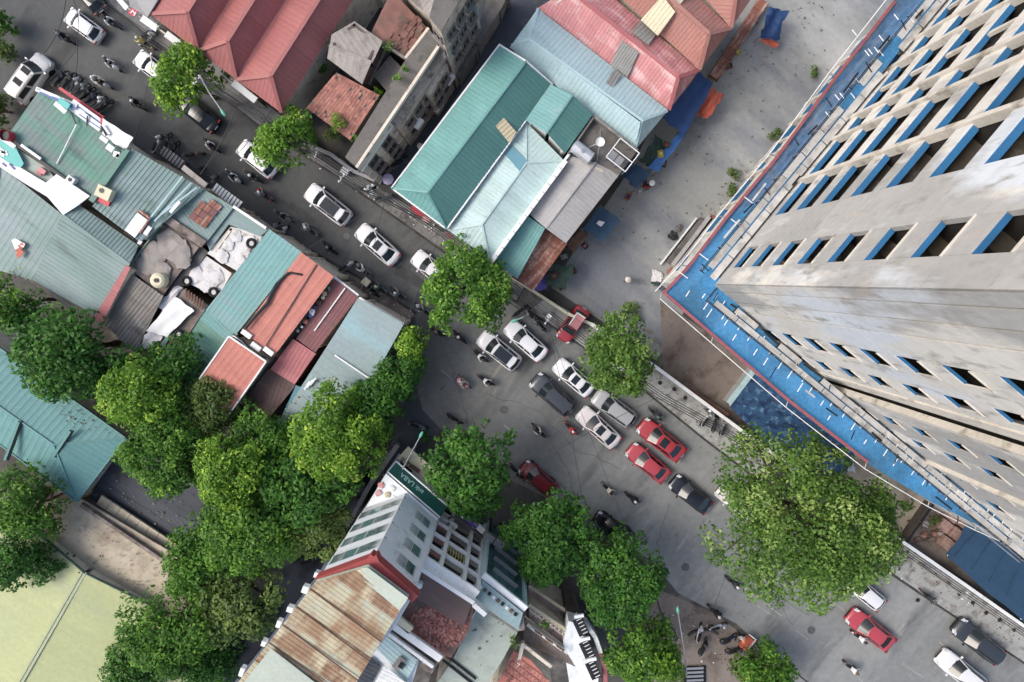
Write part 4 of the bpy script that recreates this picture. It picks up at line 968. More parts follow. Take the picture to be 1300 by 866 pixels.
tg = thing('signboard', 'teal and white printed sign lying at the left edge of the green roof', 'sign panel', (P(15,205).x, P(15,205).y, 0))
lay(tg, [P(-4,168,6.4), P(20,186,6.4), P(31,208,6.4), P(22,220,6.4), P(-4,203,6.4)], 'signteal', 'sign_panel', 0, .08)
for a, b, w_ in (((-3,171),(19,187), .34), ((-3,186),(10,197), .2), ((2,194),(9,192), .12), ((-3,200),(24,218), .3), ((0,193),(6,197), .4)): MB().bar(P(*a,6.5), P(*b,6.5), w_, .03).build('print', M_['white'], tg)
for a, b in (((3,207),(8,211)), ((12,208),(19,215))): MB().bar(P(*a,6.54), P(*b,6.54), .16, .02).build('print', M_['purple'], tg)
T = bld('building', 'narrow dusty terrace strip between the teal sign and the white sheet roof', [face('mint', (18,186,6.1), (62,215,6.1), (70,228,6.1), (58,233,6.1), (30,212,6.1), slab=True)], 'cream')
MB().box(P(54,217,6.3), (.6, .4, .2), rz=SA).build('debris', M_['pink'], T); MB().box(P(50,220,6.3), (.4, .3, .15), rz=SA+.5).build('debris', M_['pinkred'], T)
T = thing('sheet_roof', 'bright white plastic sheet roof wedge between the two green roofs', 'roof', (P(70,245).x, P(70,245).y, 0))
q = [(0,205),(26,213),(58,232),(72,221),(114,249),(100,260),(80,273),(60,250),(30,232),(0,212)]
w3 = [P(x, y, 6.5) for x, y in q]
bm = bmesh.new(); f_ = bm.faces.new([bm.verts.new(v) for v in w3]); r_ = bmesh.ops.extrude_face_region(bm, geom=[f_])
for v in [x for x in r_['geom'] if isinstance(x, bmesh.types.BMVert)]: v.co.z -= .1
bmesh.ops.triangulate(bm, faces=bm.faces[:]); bm.verts.index_update(); mesh('sheet', [v.co.copy() for v in bm.verts], [tuple(x.index for x in f.verts) for f in bm.faces], M_['white'], T); bm.free()
for p in ((60,235),(110,250),(82,268)): MB().tube([P(*p,0), P(*p,6.4)], .06, 5).build('post', M_['steel'], T)
for k, (x, y, l, w_) in enumerate(((93,229,.65,.5),)):
    c = P(x, y, 6.3); a = thing('roof_box', 'small white cooling box on the green roof near the white sheet', 'box', (c.x, c.y, 6.2), SA)
    mb = MB().box((0,0,.25), (l,w_,.5)); mesh('casing', mb.V, mb.F, M_['white'], a, world=False)
    mb = MB().disc((0,0,.51), .17, .03, 12); mesh('fan', mb.V, mb.F, M_['dark'], a, world=False)
c = P(133,245,6.9); a = thing('roof_unit', 'square cream vent box with red base on the ribbed roof', 'vent box', (c.x, c.y, 6.5), SA+.2)
mb = MB().box((0,0,.35), (1.2,.95,.6)); mesh('casing', mb.V, mb.F, M_['cream2'], a, world=False)
mb = MB().disc((-.15,.1,.67), .2, .05, 12); mesh('vent', mb.V, mb.F, M_['greyconc'], a, world=False)
mb = MB().box((0,-.7,.1), (1.1,.4,.2)); mesh('base', mb.V, mb.F, M_['signred'], a, world=False)
c = P(172,285,6.9); a = thing('skylight', 'white sheet skylight with reddish rim set in the ribbed roof', 'skylight', (c.x, c.y, 6.55), CR)
mb = MB().box((0,0,.15), (1.9,1.0,.12)); mesh('sheet', mb.V, mb.F, M_['white'], a, world=False)
mb = MB().box((1.0,0,.14), (.3,1.1,.14)).box((.2,-.58,.14), (1.3,.12,.14)); mesh('rim', mb.V, mb.F, M_['rusty'], a, world=False)
for i in range(5):
    mb = MB().box((-1.05,.4-.2*i,.14), (.2,.1,.1)); mesh('bolt_bar', mb.V, mb.F, M_['dark'], a, world=False)
# big grey-green roof behind
T = bld('building', 'broad smooth grey-green hipped roof with an orange scrap at the far left', [
    face('greengrey', (0,210,6.0), (80,273,6.0), (42,356,5.4), (-12,340,5.2), w=1.6, pitch=.5, rib=.015),
    face('greengrey', (-12,340,5.2), (-30,210,5.6), (0,210,6.0), w=1.6, rib=.015),
    face('greengrey', (42,356,5.4), (80,273,6.4), (165,336,6.4), (122,400,5.4), w=1.0, pitch=.36, rib=.04),
    face('greengrey', (176,312,5.9), (100,260,5.9), (80,273,6.4), (165,336,6.4), w=1.0, pitch=.36, rib=.04)], 'greywall', capw=.2)
for k, (a, b, m) in enumerate((((18,305),(31,312),'white'), ((20,318),(30,310),'tarp_o'), ((22,326),(28,318),'tarp_o'), ((17,304),(22,316),'white'))):
    MB().bar(P(*a,5.9), P(*b,5.95), .35, .04).build('scrap', M_[m], T)
bld('building', 'low grey-brown strip roof below the broad grey-green roof', [face('asbestos', (36,356,4.6), (46,348,4.8), (122,400,4.8), (112,408,4.6), w=1)], 'greywall')
T = bld('building', 'narrow pink gutter roof wedge beside the grey corrugated roof', [face('pinkred', (120,402,5.9), (160,336,6.4), (166,340,6.4), (129,412,5.9), w=.6)], 'cream')
bld('building', 'grey-brown corrugated fibre roof sloping to the trees', [face('asbestos', (172,448,4.9), (128,408,4.9), (161,343,5.6), (208,376,5.6), w=1.05, pitch=.35, rib=.045)], 'brick')
T = bld('terrace_house', 'brown stained open roof terrace with grey slabs and a cream tank', [face('brownconc', (165,341,5.3), (208,283,5.3), (254,312,5.3), (206,376,5.3), slab=True)], 'brick')
parapet(T, [P(165,341,5.3), P(208,283,5.3)], 'green', .35, .12, closed=False); parapet(T, [P(208,283,5.3), P(254,312,5.3)], 'brick', .45, .2, closed=False)
rs = random.Random(21)
for (x, y, r) in ((215,310,1.3), (225,320,1.1), (195,322,1.1), (188,335,1.0), (232,330,.8), (205,345,.9)):
    V, F = blob_mesh(r, x, .12, 2); mesh('debris_sheet', [Vector(v)+P(x, y, 5.45) for v in V], F, M_['tin_grey'], T)
def water_tank(px, py, h, label, r=.55, m='cream2', rz=0):
    c = P(px, py, h+.5); T = thing('water_tank', label, 'water tank', (c.x, c.y, h), rz)
    mb = MB().tube([(0,0,.1),(0,0,.2),(0,0,.9),(0,0,1.05)], [r*.9, r, r, r*.7], 14); mesh('tank', mb.V, mb.F, M_[m], T, smooth=False, world=False)
    mb = MB().disc((0,0,1.1), r*.3, .1, 12); mesh('lid', mb.V, mb.F, M_['dark'], T, world=False)
    return T
water_tank(203,356,5.3,'squat cream water tank with dark lid on the brown terrace', .62)
# brown strips beside terrace
bld('building', 'long dirty concrete gully roof beside the brown terrace', [face('greyconc', (208,378,4.9), (256,312,4.9), (264,320,4.9), (218,384,4.9), slab=True)], 'brick')
bld('building', 'stained brown beam roof above the brown terrace', [face('brownconc', (208,282,5.9), (214,274,5.9), (262,306,5.9), (255,314,5.9), slab=True)], 'brick')
T = bld('building', 'grey-green flat roof carrying brick-red plates by the street', [face('greengrey', (214,273,5.6), (258,240,5.6), (297,263,5.6), (262,308,5.6), w=1.2, rib=.02)], 'cream')
T = thing('plate_stack', 'brick-red roofing plates laid in a rectangle on the grey-green roof', 'roof plates', (P(260,268).x, P(260,268).y, 0))
for i in range(3):
    for j in range(4):
        u0, v0 = i/3, j/4; a, b, d = (262,247), (283,262), (239,276)
        f = lambda u, v: P(a[0]+(b[0]-a[0])*u+(d[0]-a[0])*v, a[1]+(b[1]-a[1])*u+(d[1]-a[1])*v, 5.72+.02*((i+j) % 2))
        if (i, j) == (0, 0): continue
        lay(T, [f(u0+.01, v0+.01), f(u0+.32, v0+.01), f(u0+.32, v0+.24), f(u0+.01, v0+.24)], 'rusty' if (i+j) % 3 else 'maroon', 'roof_plate', .03, .03)
bld('building', 'plain grey-green roof corner at the street beside the white membrane', [face('greengrey', (297,263,5.4), (340,292,5.4), (330,300,5.4), (290,285,5.4), (266,318,5.4), (262,308,5.4), slab=True)], 'cream')
# street edge awnings
for k, (a, b, w_, m, lab) in enumerate((((205,190),(232,210),.8,'slate','dark ribbed awning over the pavement with parked motorbikes'), ((232,212),(262,236),.45,'tin_grey','dusty flat awning strip above the shop fronts'), ((272,237),(306,262),.75,'white','white finned awning hanging over the pavement'), ((296,262),(338,290),.22,'white','thin white eave strip along the street'), ((456,378),(513,411),.2,'white','thin white eave along the big grey roof'), ((424,352),(455,376),.25,'white','white and red eave strip over the maroon roof'), ((354,300),(372,314),.2,'white','short white eave over the dark shop front'))):
    A_, B_ = P(*a, 3.9 if k in (0,2) else 5.6), P(*b, 3.9 if k in (0,2) else 5.6); n = max(1, int((B_-A_).length/.28)) if k in (0, 2) else max(1, int((B_-A_).length/1.2))
    T = thing('awning', lab, 'awning', ((A_.x+B_.x)/2, (A_.y+B_.y)/2, 0))
    for i in range(n):
        MB().bar(A_.lerp(B_, i/n), A_.lerp(B_, (i+(.7 if k in (0,2) else .98))/n), w_, .05).build('fin' if k in (0,2) else 'eave_board', M_[m], T)
    if k in (0, 2): MB().bar(A_-Vector((0,0,.07)), B_-Vector((0,0,.07)), w_*.95, .05).build('backing', M_['dark'], T)
    d = (B_-A_).normalized(); nn = Vector((d.y, -d.x, 0))*.3
    for f in (0.02, .98): MB().bar(A_.lerp(B_, f)+Vector((0,0,-.1)), A_.lerp(B_, f)+nn+Vector((0,0,-.6)), .06, .06).build('bracket', M_['dark'], T)
# white membrane roofs
T = bld('terrace_house', 'white sheeted flat roof with tyres and bundles near the teal roof', [face('membrane', (263,322,5.2), (293,288,5.2), (334,296,5.2), (326,318,5.2), (304,346,5.2), slab=True)], 'cream')
T2 = bld('terrace_house', 'lower white membrane roof with ragged edge beside the dirty gully', [face('membrane', (236,358,4.8), (262,325,4.8), (294,347,4.8), (282,368,4.8), (264,372,4.8), slab=True)], 'cream')
for (x, y, r) in ((300,300,.7), (318,305,.6), (312,318,.6), (290,310,.7), (282,325,.8), (305,330,.6)):
    V, F = blob_mesh(r*.75, x, .16, 2); mesh('bundle', [Vector(v)+P(x, y, 5.3) for v in V], F, M_['membrane'], T)
for (x, y, r) in ((250,350,.8), (270,352,.9), (262,362,.7)):
    V, F = blob_mesh(r, x+1, .14, 2); mesh('bundle', [Vector(v)+P(x, y, 4.85) for v in V], F, M_['membrane'], T2)
T = bld('terrace_house', 'rust-brown terrace half covered by a white sheet above the trees', [face('brownconc', (175,442,4.9), (226,362,5.0), (264,388,5.0), (214,462,4.9), slab=True)], 'brick')
sag(T, [P(186,420,5.3), P(222,376,5.4), (P(246,394,5.4)), P(212,428,5.3)], 'white', 'sheet', 8, 8, .1)
sag(T, [P(176,442,5.2), P(188,418,5.2), P(208,428,5.2), P(184,446,5.2)], 'membrane', 'sheet', 6, 6, .2)
sag(T, [P(200,386,5.2), P(226,362,5.2), P(232,366,5.2), P(206,396,5.2)], 'membrane', 'sheet', 6, 6, .15)
for i in range(7):
    MB().bar(P(236+i*3.6, 366+i*2.6, 5.25), P(246+i*3.2-9, 378+i*2.6, 5.25), .12, .08).build('batten', M_['brownwood'], T)
for i in range(4): MB().box(P(212+i*5, 432+i*2, 5.15), (1.6, .5, .05), rz=CR+.1*i).build('loose_sheet', M_['brownroof'] if i % 2 else M_['green'], T)
def tyre(px, py, h, label, r=.33):
    c = P(px, py, h+.1); T = thing('tyre', label, 'tyre', (c.x, c.y, h))
    V = []; F = []
    for i in range(18):
        for j in range(8):
            a, b = 2*math.pi*i/18, 2*math.pi*j/8
            V.append(((r+.12*math.cos(b))*math.cos(a), (r+.12*math.cos(b))*math.sin(a), .12+.12*math.sin(b)))
            F.append((i*8+j, ((i+1) % 18)*8+j, ((i+1) % 18)*8+(j+1) % 8, i*8+(j+1) % 8))
    mesh('rubber', V, F, M_['black'], T, smooth=True, world=False)
    mb = MB().disc((0,0,.08), r*.75, .06, 14); mesh('hub', mb.V, mb.F, M_['steel'], T, world=False)
tyre(237,357,4.9,'black tyre at the left corner of the lower white roof'); tyre(271,371,4.9,'black tyre with bluish hub below the lower white roof')
tyre(227,425,5.1,'black tyre on the rust-brown terrace'); tyre(319,309,5.3,'black tyre among bundles at the edge of the teal roof')
# teal roof and neighbours
bld('building', 'smooth teal roof with grey stains between white membrane and orange roof', [
    face('teal_l', (300,424,5.5), (261,394,5.5), (342,291,5.9), (383,320,5.9), w=1.3, pitch=.4, rib=.015)], 'cream', fascia=None)
bld('building', 'faded green flat roof behind the second orange roof', [face('teal_l', (252,404,4.9), (262,394,4.9), (302,424,4.9), (292,436,4.9), w=1), face('green', (292,436,4.9), (245,494,4.7), (215,464,4.7), (252,404,4.9), w=1)], 'brick', cap=False)
T = bld('building', 'long orange-red roof with a dark centre seam facing the street', [
    face('orange', (348,452,6.3), (308,420,6.3), (382,320,6.7), (424,351,6.7), w=1.5, pitch=.5, rib=.012)], 'cream')
MB().bar(P(337,440,6.45), P(402,336,6.8), .09, .03).build('seam', M_['dark'], T)
bld('building', 'maroon sheet roof with a white strip beside the orange roof', [
    face('maroon', (400,448,5.5), (376,430,5.5), (425,354,5.7), (455,377,5.7), w=1.1)], 'cream')
st = thing('roof_strip', 'thin white flashing strip running down the maroon roof', 'flashing', (P(420,395).x, P(420,395).y, 0)); MB().bar(P(399,420,5.65), P(438,366,5.85), .1, .05).build('strip', M_['white'], st)
T = bld('building', 'wide smooth blue-grey roof at the street corner', [
    face('bluegrey', (356,532,5.4), (455,378,6.0), (513,411,6.0), (456,512,5.4), (400,560,5.2), w=2.0, pitch=.6, rib=.01)], 'cream')
MB().bar(P(425,451,5.95), P(474,484,5.9), .12, .05).build('flashing', M_['white'], T)
for i in range(3): MB().bar(P(386+i*4,495-i*3,5.9), P(393+i*4,484-i*2,5.9), .12, .06).build('slat', M_['white'], T)
T = bld('building', 'clean orange-red square roof standing above the trees', [
    face('orange', (289,529,6.6), (245,493,6.6), (291,427,7.0), (338,459,7.0), w=1.6, pitch=.5, rib=.012)], 'cream', fascia='white')
bld('building', 'small pink-red roof between two orange roofs', [face('pinkred', (374,488,5.4), (343,469,5.4), (372,430,5.6), (401,449,5.6), w=1.2, rib=.015)], 'brick')
bld('building', 'dark maroon-brown dusty roof next to the square orange roof', [face('brownroof', (330,545,4.7), (292,530,4.7), (341,468,5.0), (376,489,5.0), w=1.1)], 'brick')
bld('building', 'turquoise strip roof edge half hidden by the bright tree', [face('blueroof', (352,540,4.9), (376,489,5.0), (400,498,5.0), (384,540,4.9), w=1.2)], 'brick')
# three white cooling units with pipes between the orange roofs
for k, (x, y) in enumerate(((313,424), (325,440), (341,446))):
    c = P(x, y, 6.5); a = thing('air_conditioner', ['leftmost of three white cooling units between the orange roofs', 'middle of three white cooling units between the orange roofs', 'rightmost of three white cooling units between the orange roofs'][k], 'air conditioner', (c.x, c.y, 6.0), SA, 'cooling units between the orange roofs')
    mb = MB().box((0,0,.3), (.9,.42,.58)); mesh('casing', mb.V, mb.F, M_['white'], a, world=False)
    mb = MB().disc((.12,-.22,.3), .2, .03, 12, 'Y'); mesh('fan_grille', mb.V, mb.F, M_['dark'], a, world=False)
pp = thing('pipes', 'bundle of dark pipes curling behind the three white cooling units', 'pipes', (P(320,440).x, P(320,440).y, 0))
for k in range(3): MB().tube([P(296,424+k*2,6.2), P(308,432+k*2,6.3), P(320,446+k*2,6.2), P(337,455+k*2,6.2)], .07, 6).build('pipe', M_['dark'] if k != 1 else M_['white'], pp)
cb = thing('roof_cable', 'tangled black cable draped along the orange roof edge', 'cable', (P(350,380).x, P(350,380).y, 0))
pts = [(312,418),(322,404),(330,394),(340,384),(346,370),(354,360),(362,350),(368,346),(376,349),(382,350)]
MB().tube([P(x+random.uniform(-1.5,1.5), y+random.uniform(-1.5,1.5), 6.7) for x, y in pts], .1, 5).build('cable', M_['dark'], cb)
MB().tube([P(x+random.uniform(-2,2)-2, y+random.uniform(-2,2)+1, 6.7) for x, y in pts[:8]], .08, 5).build('cable', M_['slate'], cb)
cl = thing('clutter', 'cloths and scraps lying in the gap between the orange and maroon roofs', 'clutter', (P(395,410).x, P(395,410).y, 0))
for k, (x, y, m, l, w_) in enumerate(((412,373,'tan',.5,.3),(410,378,'cream2',.4,.3),(396,396,'white',.7,.2),(394,400,'signblue',.5,.3),(383,415,'white',.3,.3),(378,420,'steel',.4,.3),(388,408,'orange',.5,.4),(405,384,'brownwood',.6,.3),(418,366,'green',.4,.4),(400,390,'purple',.3,.3))):
    V, F = blob_mesh(l*.5, k+40, .35, 1); mesh('scrap', [Vector(v)+P(x, y, 5.9) for v in V], F, M_[m], cl)

# ------------------------------------------------------------------ far left and lower left roofs
bld('building', 'large teal metal roof with sunk gutters at the left edge between the trees', [
    face('tealdeep', (-40,490,6.2), (-10,438,5.6), (60,478,5.6), (160,556,5.6), (68,564,6.6), (-40,488,6.6), w=1.6, pitch=.5, rib=.015) if False else face('tealdeep', (160,556,5.6), (40,470,5.6), (-60,400,5.6), (-60,474,6.6), (68,564,6.6), w=1.6, pitch=.5, rib=.015),
    face('tealdeep', (98,637,5.6), (160,556,5.6), (68,564,6.6), w=1.6, pitch=.5, rib=.015),
    face('tealdeep', (-60,520,5.6), (98,637,5.6), (68,564,6.6), (-60,474,6.6), w=1.6, pitch=.5, rib=.015)], 'cream', capw=.12, fascia='teal_b')
sl_ = thing('roof_vent', 'two tapered vents with painted-in shadow slots on the large teal roof', 'roof vents', (P(60,555).x, P(60,555).y, 0))
for (a, b) in (((90,547),(68,580)), ((25,535),(7,584))):
    A_, B_ = P(*a, 6.7), P(*b, 6.4)
    MB().bar(A_, B_, .22, .25).build('vent_hood', M_['teal_b'], sl_); MB().bar(A_+Vector((.16,-.02,-.06)), B_+Vector((.16,-.02,-.06)), .12, .16).build('vent_shadow', M_['dark'], sl_)  # dark bar beside each hood stands in for its shadow
T = bld('carport', 'dark slate panelled flat roof under the trees beside the teal roof', [face('slate', (110,636,3.6), (160,556,3.6), (270,628,3.6), (238,705,3.6), w=1.55, pitch=1.5, rib=.03)], 'brick', capw=.1)
bld('building', 'dusty beige concrete roof strip between the mossy wall and the olive roof', [face('bare', (40,640,4.9), (100,632,4.9), (236,712,4.9), (236,800,4.9), (196,800,4.9), (190,770,4.9), (107,731,4.9), (58,690,4.9), slab=True)], 'brick')
yw = thing('boundary_wall', 'mossy low wall line between the beige lane and the slate roof', 'wall', (P(160,680).x, P(160,680).y, 0))
for i in range(14):
    a = P(104+(228-104)*i/14, 640+(724-640)*i/14, 5.1); b = P(104+(228-104)*(i+.96)/14, 640+(724-640)*(i+.96)/14, 5.1)
    MB().bar(a, b, .3, .5).build('wall_block', M_['brownconc'], yw)
st2 = thing('walkway', 'grey concrete strip between the mossy wall and the slate roof', 'walkway', (P(180,680).x, P(180,680).y, 0))
for i in range(9):
    q = [(122+(232-122)*u+dx, 640+(712-640)*u+dy) for u, dx, dy in ((i/9,0,0), ((i+.96)/9,0,0), ((i+.96)/9,7,-11), (i/9,7,-11))]
    MB().prism([(P(*p,4.2).x, P(*p,4.2).y) for p in q], 4.0, 4.2).build('slab', M_['bare'], st2)
T = bld('building', 'huge smooth pale olive roof filling the lower left corner', [
    face('olive', (-60,905,5.0), (60,684,5.6), (107,727,5.8), (-30,905,6.0), w=2.4, pitch=.8, rib=.008) if False else face('olive', (107,727,6.2), (10,895,6.2), (-90,895,5.2), (-40,640,5.2), (60,686,5.8), w=2.4, pitch=.8, rib=.008),
    face('olive', (10,895,6.2), (107,727,6.2), (192,768,5.6), (260,905,5.2), (180,905,5.2), w=2.4, pitch=.8, rib=.008)], 'cream', fascia='green', capw=.5)

rl_ = thing('ridge_line', 'paired thin ridge bars running down the pale olive roof', 'ridge bars', (P(60,800).x, P(60,800).y, 0))
for o_ in (-2.5, 2.5): MB().bar(P(107+o_,727,6.32), P(12+o_,892,6.32), .07, .05).build('ridge_bar', M_['mint'], rl_)
MB().bar(P(60,686,5.95), P(107,727,6.3), .12, .1).build('edge_bar', M_['tarp_g'], rl_); MB().bar(P(107,727,6.3), P(192,768,5.75), .12, .1).build('edge_bar', M_['tarp_g'], rl_)
# ------------------------------------------------------------------ townhouses at the bottom
HT = 20.0
L_, V_, R_ = P(407,731,HT), P(475,706,HT), P(527,752,HT)
back = [P(452,868,HT), P(300,868,HT)]
T = thing('townhouse', 'tall white townhouse with red fascia and rust-streaked ribbed roof', 'building', (P(470,760,HT).x, P(470,760,HT).y, 0))
MB().prism([(p.x, p.y) for p in (L_, V_, R_, P(505,790,HT), P(445,868,HT), P(318,868,HT))], 0, HT).build('wall', M_['whitew'], T)
A0 = Vector((V_.x, V_.y, 0)); B0 = Vector((R_.x, R_.y, 0)); C0 = Vector((L_.x, L_.y, 0))
def wins(T, A, B, rows, cols, w, hh, m, frame='white', bars=2):
    """outward normal to the left of A->B; cols are distances from A"""
    d = (B-A).normalized(); nn = Vector((-d.y, d.x, 0)); M = Matrix((d, Vector((0,0,1)).cross(d), Vector((0,0,1)))).transposed()
    for z in rows:
        for s in cols:
            c = A+d*s+Vector((0,0,z)); f = MB(); t = .09
            for (dx, dz, bw, bh) in [(0, hh/2+t/2, w+2*t, t), (0, -hh/2-t/2, w+2*t, t), (-w/2-t/2, 0, t, hh), (w/2+t/2, 0, t, hh)]+[(w*(k+1)/bars-w/2, 0, .05, hh) for k in range(bars-1)]:
                f.box(c+d*dx+Vector((0,0,dz))+nn*.05, (bw, .1, bh), M=M)
            W_ = f.build('window', M_[frame], T)
            for k in range(bars):
                MB().box(c+d*(w*(k+.5)/bars-w/2)+nn*.02, (w/bars-.06, .04, hh), M=M).build('pane', M_[m], W_)
            MB().box(c+Vector((0,0,-hh/2-.2))+nn*.16, (w+.35, .26, .07), M=M).build('sill', M_['steel'], W_)
    return nn
rows = (17.6, 14.6, 11.7, 8.8)
wins(T, B0, A0, rows, (1.3,), 1.5, 1.5, 'panegreen', bars=2)
LL = (C0-A0).length
wins(T, A0, C0, rows, (LL*.14, LL*.38, LL*.62, LL*.86), .95, 1.5, 'panegreen', bars=1)
for z in (16.2, 13.2, 10.3):
    for (p, q) in ((A0, C0),):
        d = (q-p).normalized(); nn = Vector((-d.y, d.x, 0))*.12; MB().bar(p+nn+Vector((0,0,z)), q+nn+Vector((0,0,z)), .22, .1).build('string_course', M_['white'], T)
# red fascia under the roof
for (p, q) in ((A0, C0), (B0, A0)):
    d = (q-p).normalized(); nn = Vector((-d.y, d.x, 0))
    MB().bar(p-d*.25+nn*.22+Vector((0,0,HT-.15)), q+d*.25+nn*.22+Vector((0,0,HT-.15+(.03 if p is A0 else 0))), .6, .9).build('fascia', M_['redfascia'], T)
# ribbed roof: strips across the slope
ra, rb, rc, rd, re_ = (402,737), (467,718), (519,757), (448,872), (298,872)
zt = 20.9
up = (P(519,757,zt)-P(467,718,zt))
fr = [P(*ra,zt), P(*rb,zt), P(*rc,zt), P(*rd,zt-.5), P(*re_,zt-.5)]
lay(T, [p-Vector((0,0,.2)) for p in fr], 'palegreen', 'roof_deck', 0, .08)
shs = sheets(T, [fr[0], fr[4], fr[3], fr[2], fr[1]], M_['rustpale'], .62, .31, .03, row=0, along=up, lift=.1)
for i, s_ in enumerate(shs):
    s_.data.materials[0] = M_[['rustpale','rustbrown','rustbrown','rustpale'][(i+(i//5)) % 4]]
un = up.normalized(); ln_ = (fr[4]-fr[0]).normalized()
for i in range(1, 9):
    a = fr[0]+ln_*(i*1.55-.9)
    # where the seam meets the right-hand edge
    e_ = fr[3]-fr[2]; den = un.x*e_.y-un.y*e_.x; tq = ((fr[2].x-a.x)*e_.y-(fr[2].y-a.y)*e_.x)/den
    b = a+un*tq
    if b.y < fr[3].y-3: continue
    MB().bar(a+Vector((0,0,.14)), Vector((b.x, b.y, a.z+.14)), .07, .07).build('lap_joint', M_['brownwood'], T)
lay(T, [fr[1]+Vector((0,0,.1)), fr[2]+Vector((0,0,.1)), P(508,774,zt), P(452,727,zt)], 'palegreen', 'roof_sheet', .1, .03)
for i in (0, 1, 3, 4, 6, 8):
    p = fr[0].lerp(fr[4], .05+i*.11+.03*(i % 3))-Vector((0,0,1.6)); MB().box(p+Vector((-.15,.1,0)), (.28+.1*(i % 2), .35+.12*(i % 3), .5), rz=SA+.3).build('air_conditioner', M_['white'], T)
# podium with the green shop sign
HP = 6.7
S0, S1 = P(490,601,HP), P(557,659,HP)
pod = thing('shop_podium', 'low shop front with long green sign at the foot of the white townhouse', 'shop front', (S0.x, S0.y, 0))
q = [S0, S1, P(545,676,HP), Vector((A0.x, A0.y, HP)), P(466,641,HP)]
MB().prism([(p.x, p.y) for p in (S0, S1, Vector((B0.x, B0.y, 0)), Vector((A0.x, A0.y, 0)), P(462,648,HP))], 0, HP).build('wall', M_['whitew'], pod)
dS = (S1-S0); dS.z = 0; LS = dS.length; dS.normalize(); nS = Vector((-dS.y, dS.x, 0)) if Vector((-dS.y, dS.x, 0)).dot(Vector((0,1,0))) > 0 else Vector((dS.y, -dS.x, 0))
MS = Matrix((dS, Vector((0,0,1)).cross(dS), Vector((0,0,1)))).transposed()
Sg = Vector((S0.x, S0.y, 0))
b0, b1 = Sg+Vector((0,0,HP-.1))+nS*.02, Sg+dS*LS+Vector((0,0,HP-.1))+nS*.02
tilt_top, tilt_bot = .15, 1.0
V = [b0+nS*tilt_top, b0+dS*LS+nS*tilt_top, b0+dS*LS+nS*tilt_bot+Vector((0,0,-1.0)), b0+nS*tilt_bot+Vector((0,0,-1.0))]
V += [v-Vector((0,0,.12)) for v in V]
mesh('sign_board', V, [(0,1,2,3),(7,6,5,4),(0,4,5,1),(1,5,6,2),(2,6,7,3),(3,7,4,0)], M_['signgreen'], pod)
for (u0, u1, v) in ((0,1,0.0),(0,1,1.0)):
    p = V[0].lerp(V[3], v)+Vector((0,0,.05)); MB().bar(p, p+dS*LS, .12, .06).build('sign_trim', M_['white'], pod)
MB().bar(V[0]+Vector((0,0,.05)), V[3]+Vector((0,0,.05)), .12, .06).build('sign_trim', M_['white'], pod)
tx = bpy.data.curves.new('t', 'FONT'); tx.body = 'snk LABA'; tx.size = .62; tx.extrude = .01; tx.align_x = 'CENTER'
to = bpy.data.objects.new('t', tx); COL.objects.link(to); dg = bpy.context.evaluated_depsgraph_get()
me = bpy.data.meshes.new_from_object(to.evaluated_get(dg)); bpy.data.objects.remove(to)
X = dS; Y = (V[0]-V[3]).normalized(); Z = X.cross(Y)
if Z.z < 0: X = -X; Z = -Z
ctr = V[0].lerp(V[2], .5)-dS*LS*.12
me.transform(Matrix.Translation(ctr-Y*.2+Z*.04-Vector(wloc(pod))) @ Matrix((X, Y, Z)).transposed().to_4x4())
me.materials.append(M_['letter']); lo = bpy.data.objects.new('lettering', me); COL.objects.link(lo); lo.parent = pod
MB().bar(b0+nS*1.5+Vector((0,0,-2.6)), b0+dS*LS+nS*1.5+Vector((0,0,-2.6)), 1.4, .08).build('awning_sheet', M_['cream2'], pod)
rs = random.Random(31)
for i in range(11):
    MB().box(b0+dS*(.4+i*LS/11.5)+nS*(1.3+rs.uniform(-.3,.4))+Vector((0,0,-2.45)), (rs.uniform(.3,.6), .3, .2), rz=SA+rs.uniform(-.3,.3)).build('sign_letter_block', M_[rs.choice(['tin_grey','brownwood','white','greywall'])], pod)
for k, (x, y, m) in enumerate(((484,616,'pink'),(492,628,'tan'),(480,626,'pink'),(488,640,'tin_grey'),(497,620,'white'),(500,633,'white'))):
    V2, F2_ = blob_mesh(.32, k+60, .3, 1); mesh('terrace_pot', [Vector(v)+P(x, y, HP+.1) for v in V2], F2_, M_[m], pod)
lay(T, [P(298,880,20.75), P(345,822,20.95), P(420,880,20.6), P(420,900,20.6)], 'palegreen', 'roof_sheet', .1, .03)
# the white framed house
H2 = 14.0
T = thing('townhouse', 'white framed house front with grid of brown windows and balconies', 'building', (P(570,740,H2).x, P(570,740,H2).y, 0))
a2, b2 = P(532,716,H2), P(602,761,H2)
c2, d2 = P(588,800,H2), P(517,757,H2)
MB().prism([(p.x, p.y) for p in (a2, b2, c2, d2)], 0, H2-.6).build('wall', M_['brick'], T)
MB().prism([(p.x, p.y) for p in (a2, b2, c2, d2)], H2-.59, H2-.5).build('roof_slab', M_['brownroof'], T)
A2 = Vector((a2.x, a2.y, 0)); B2 = Vector((b2.x, b2.y, 0)); d = (B2-A2).normalized(); L2 = (B2-A2).length
n2 = Vector((-d.y, d.x, 0)); n2 = n2 if n2.y > 0 else -n2; M2 = Matrix((d, Vector((0,0,1)).cross(d), Vector((0,0,1)))).transposed()
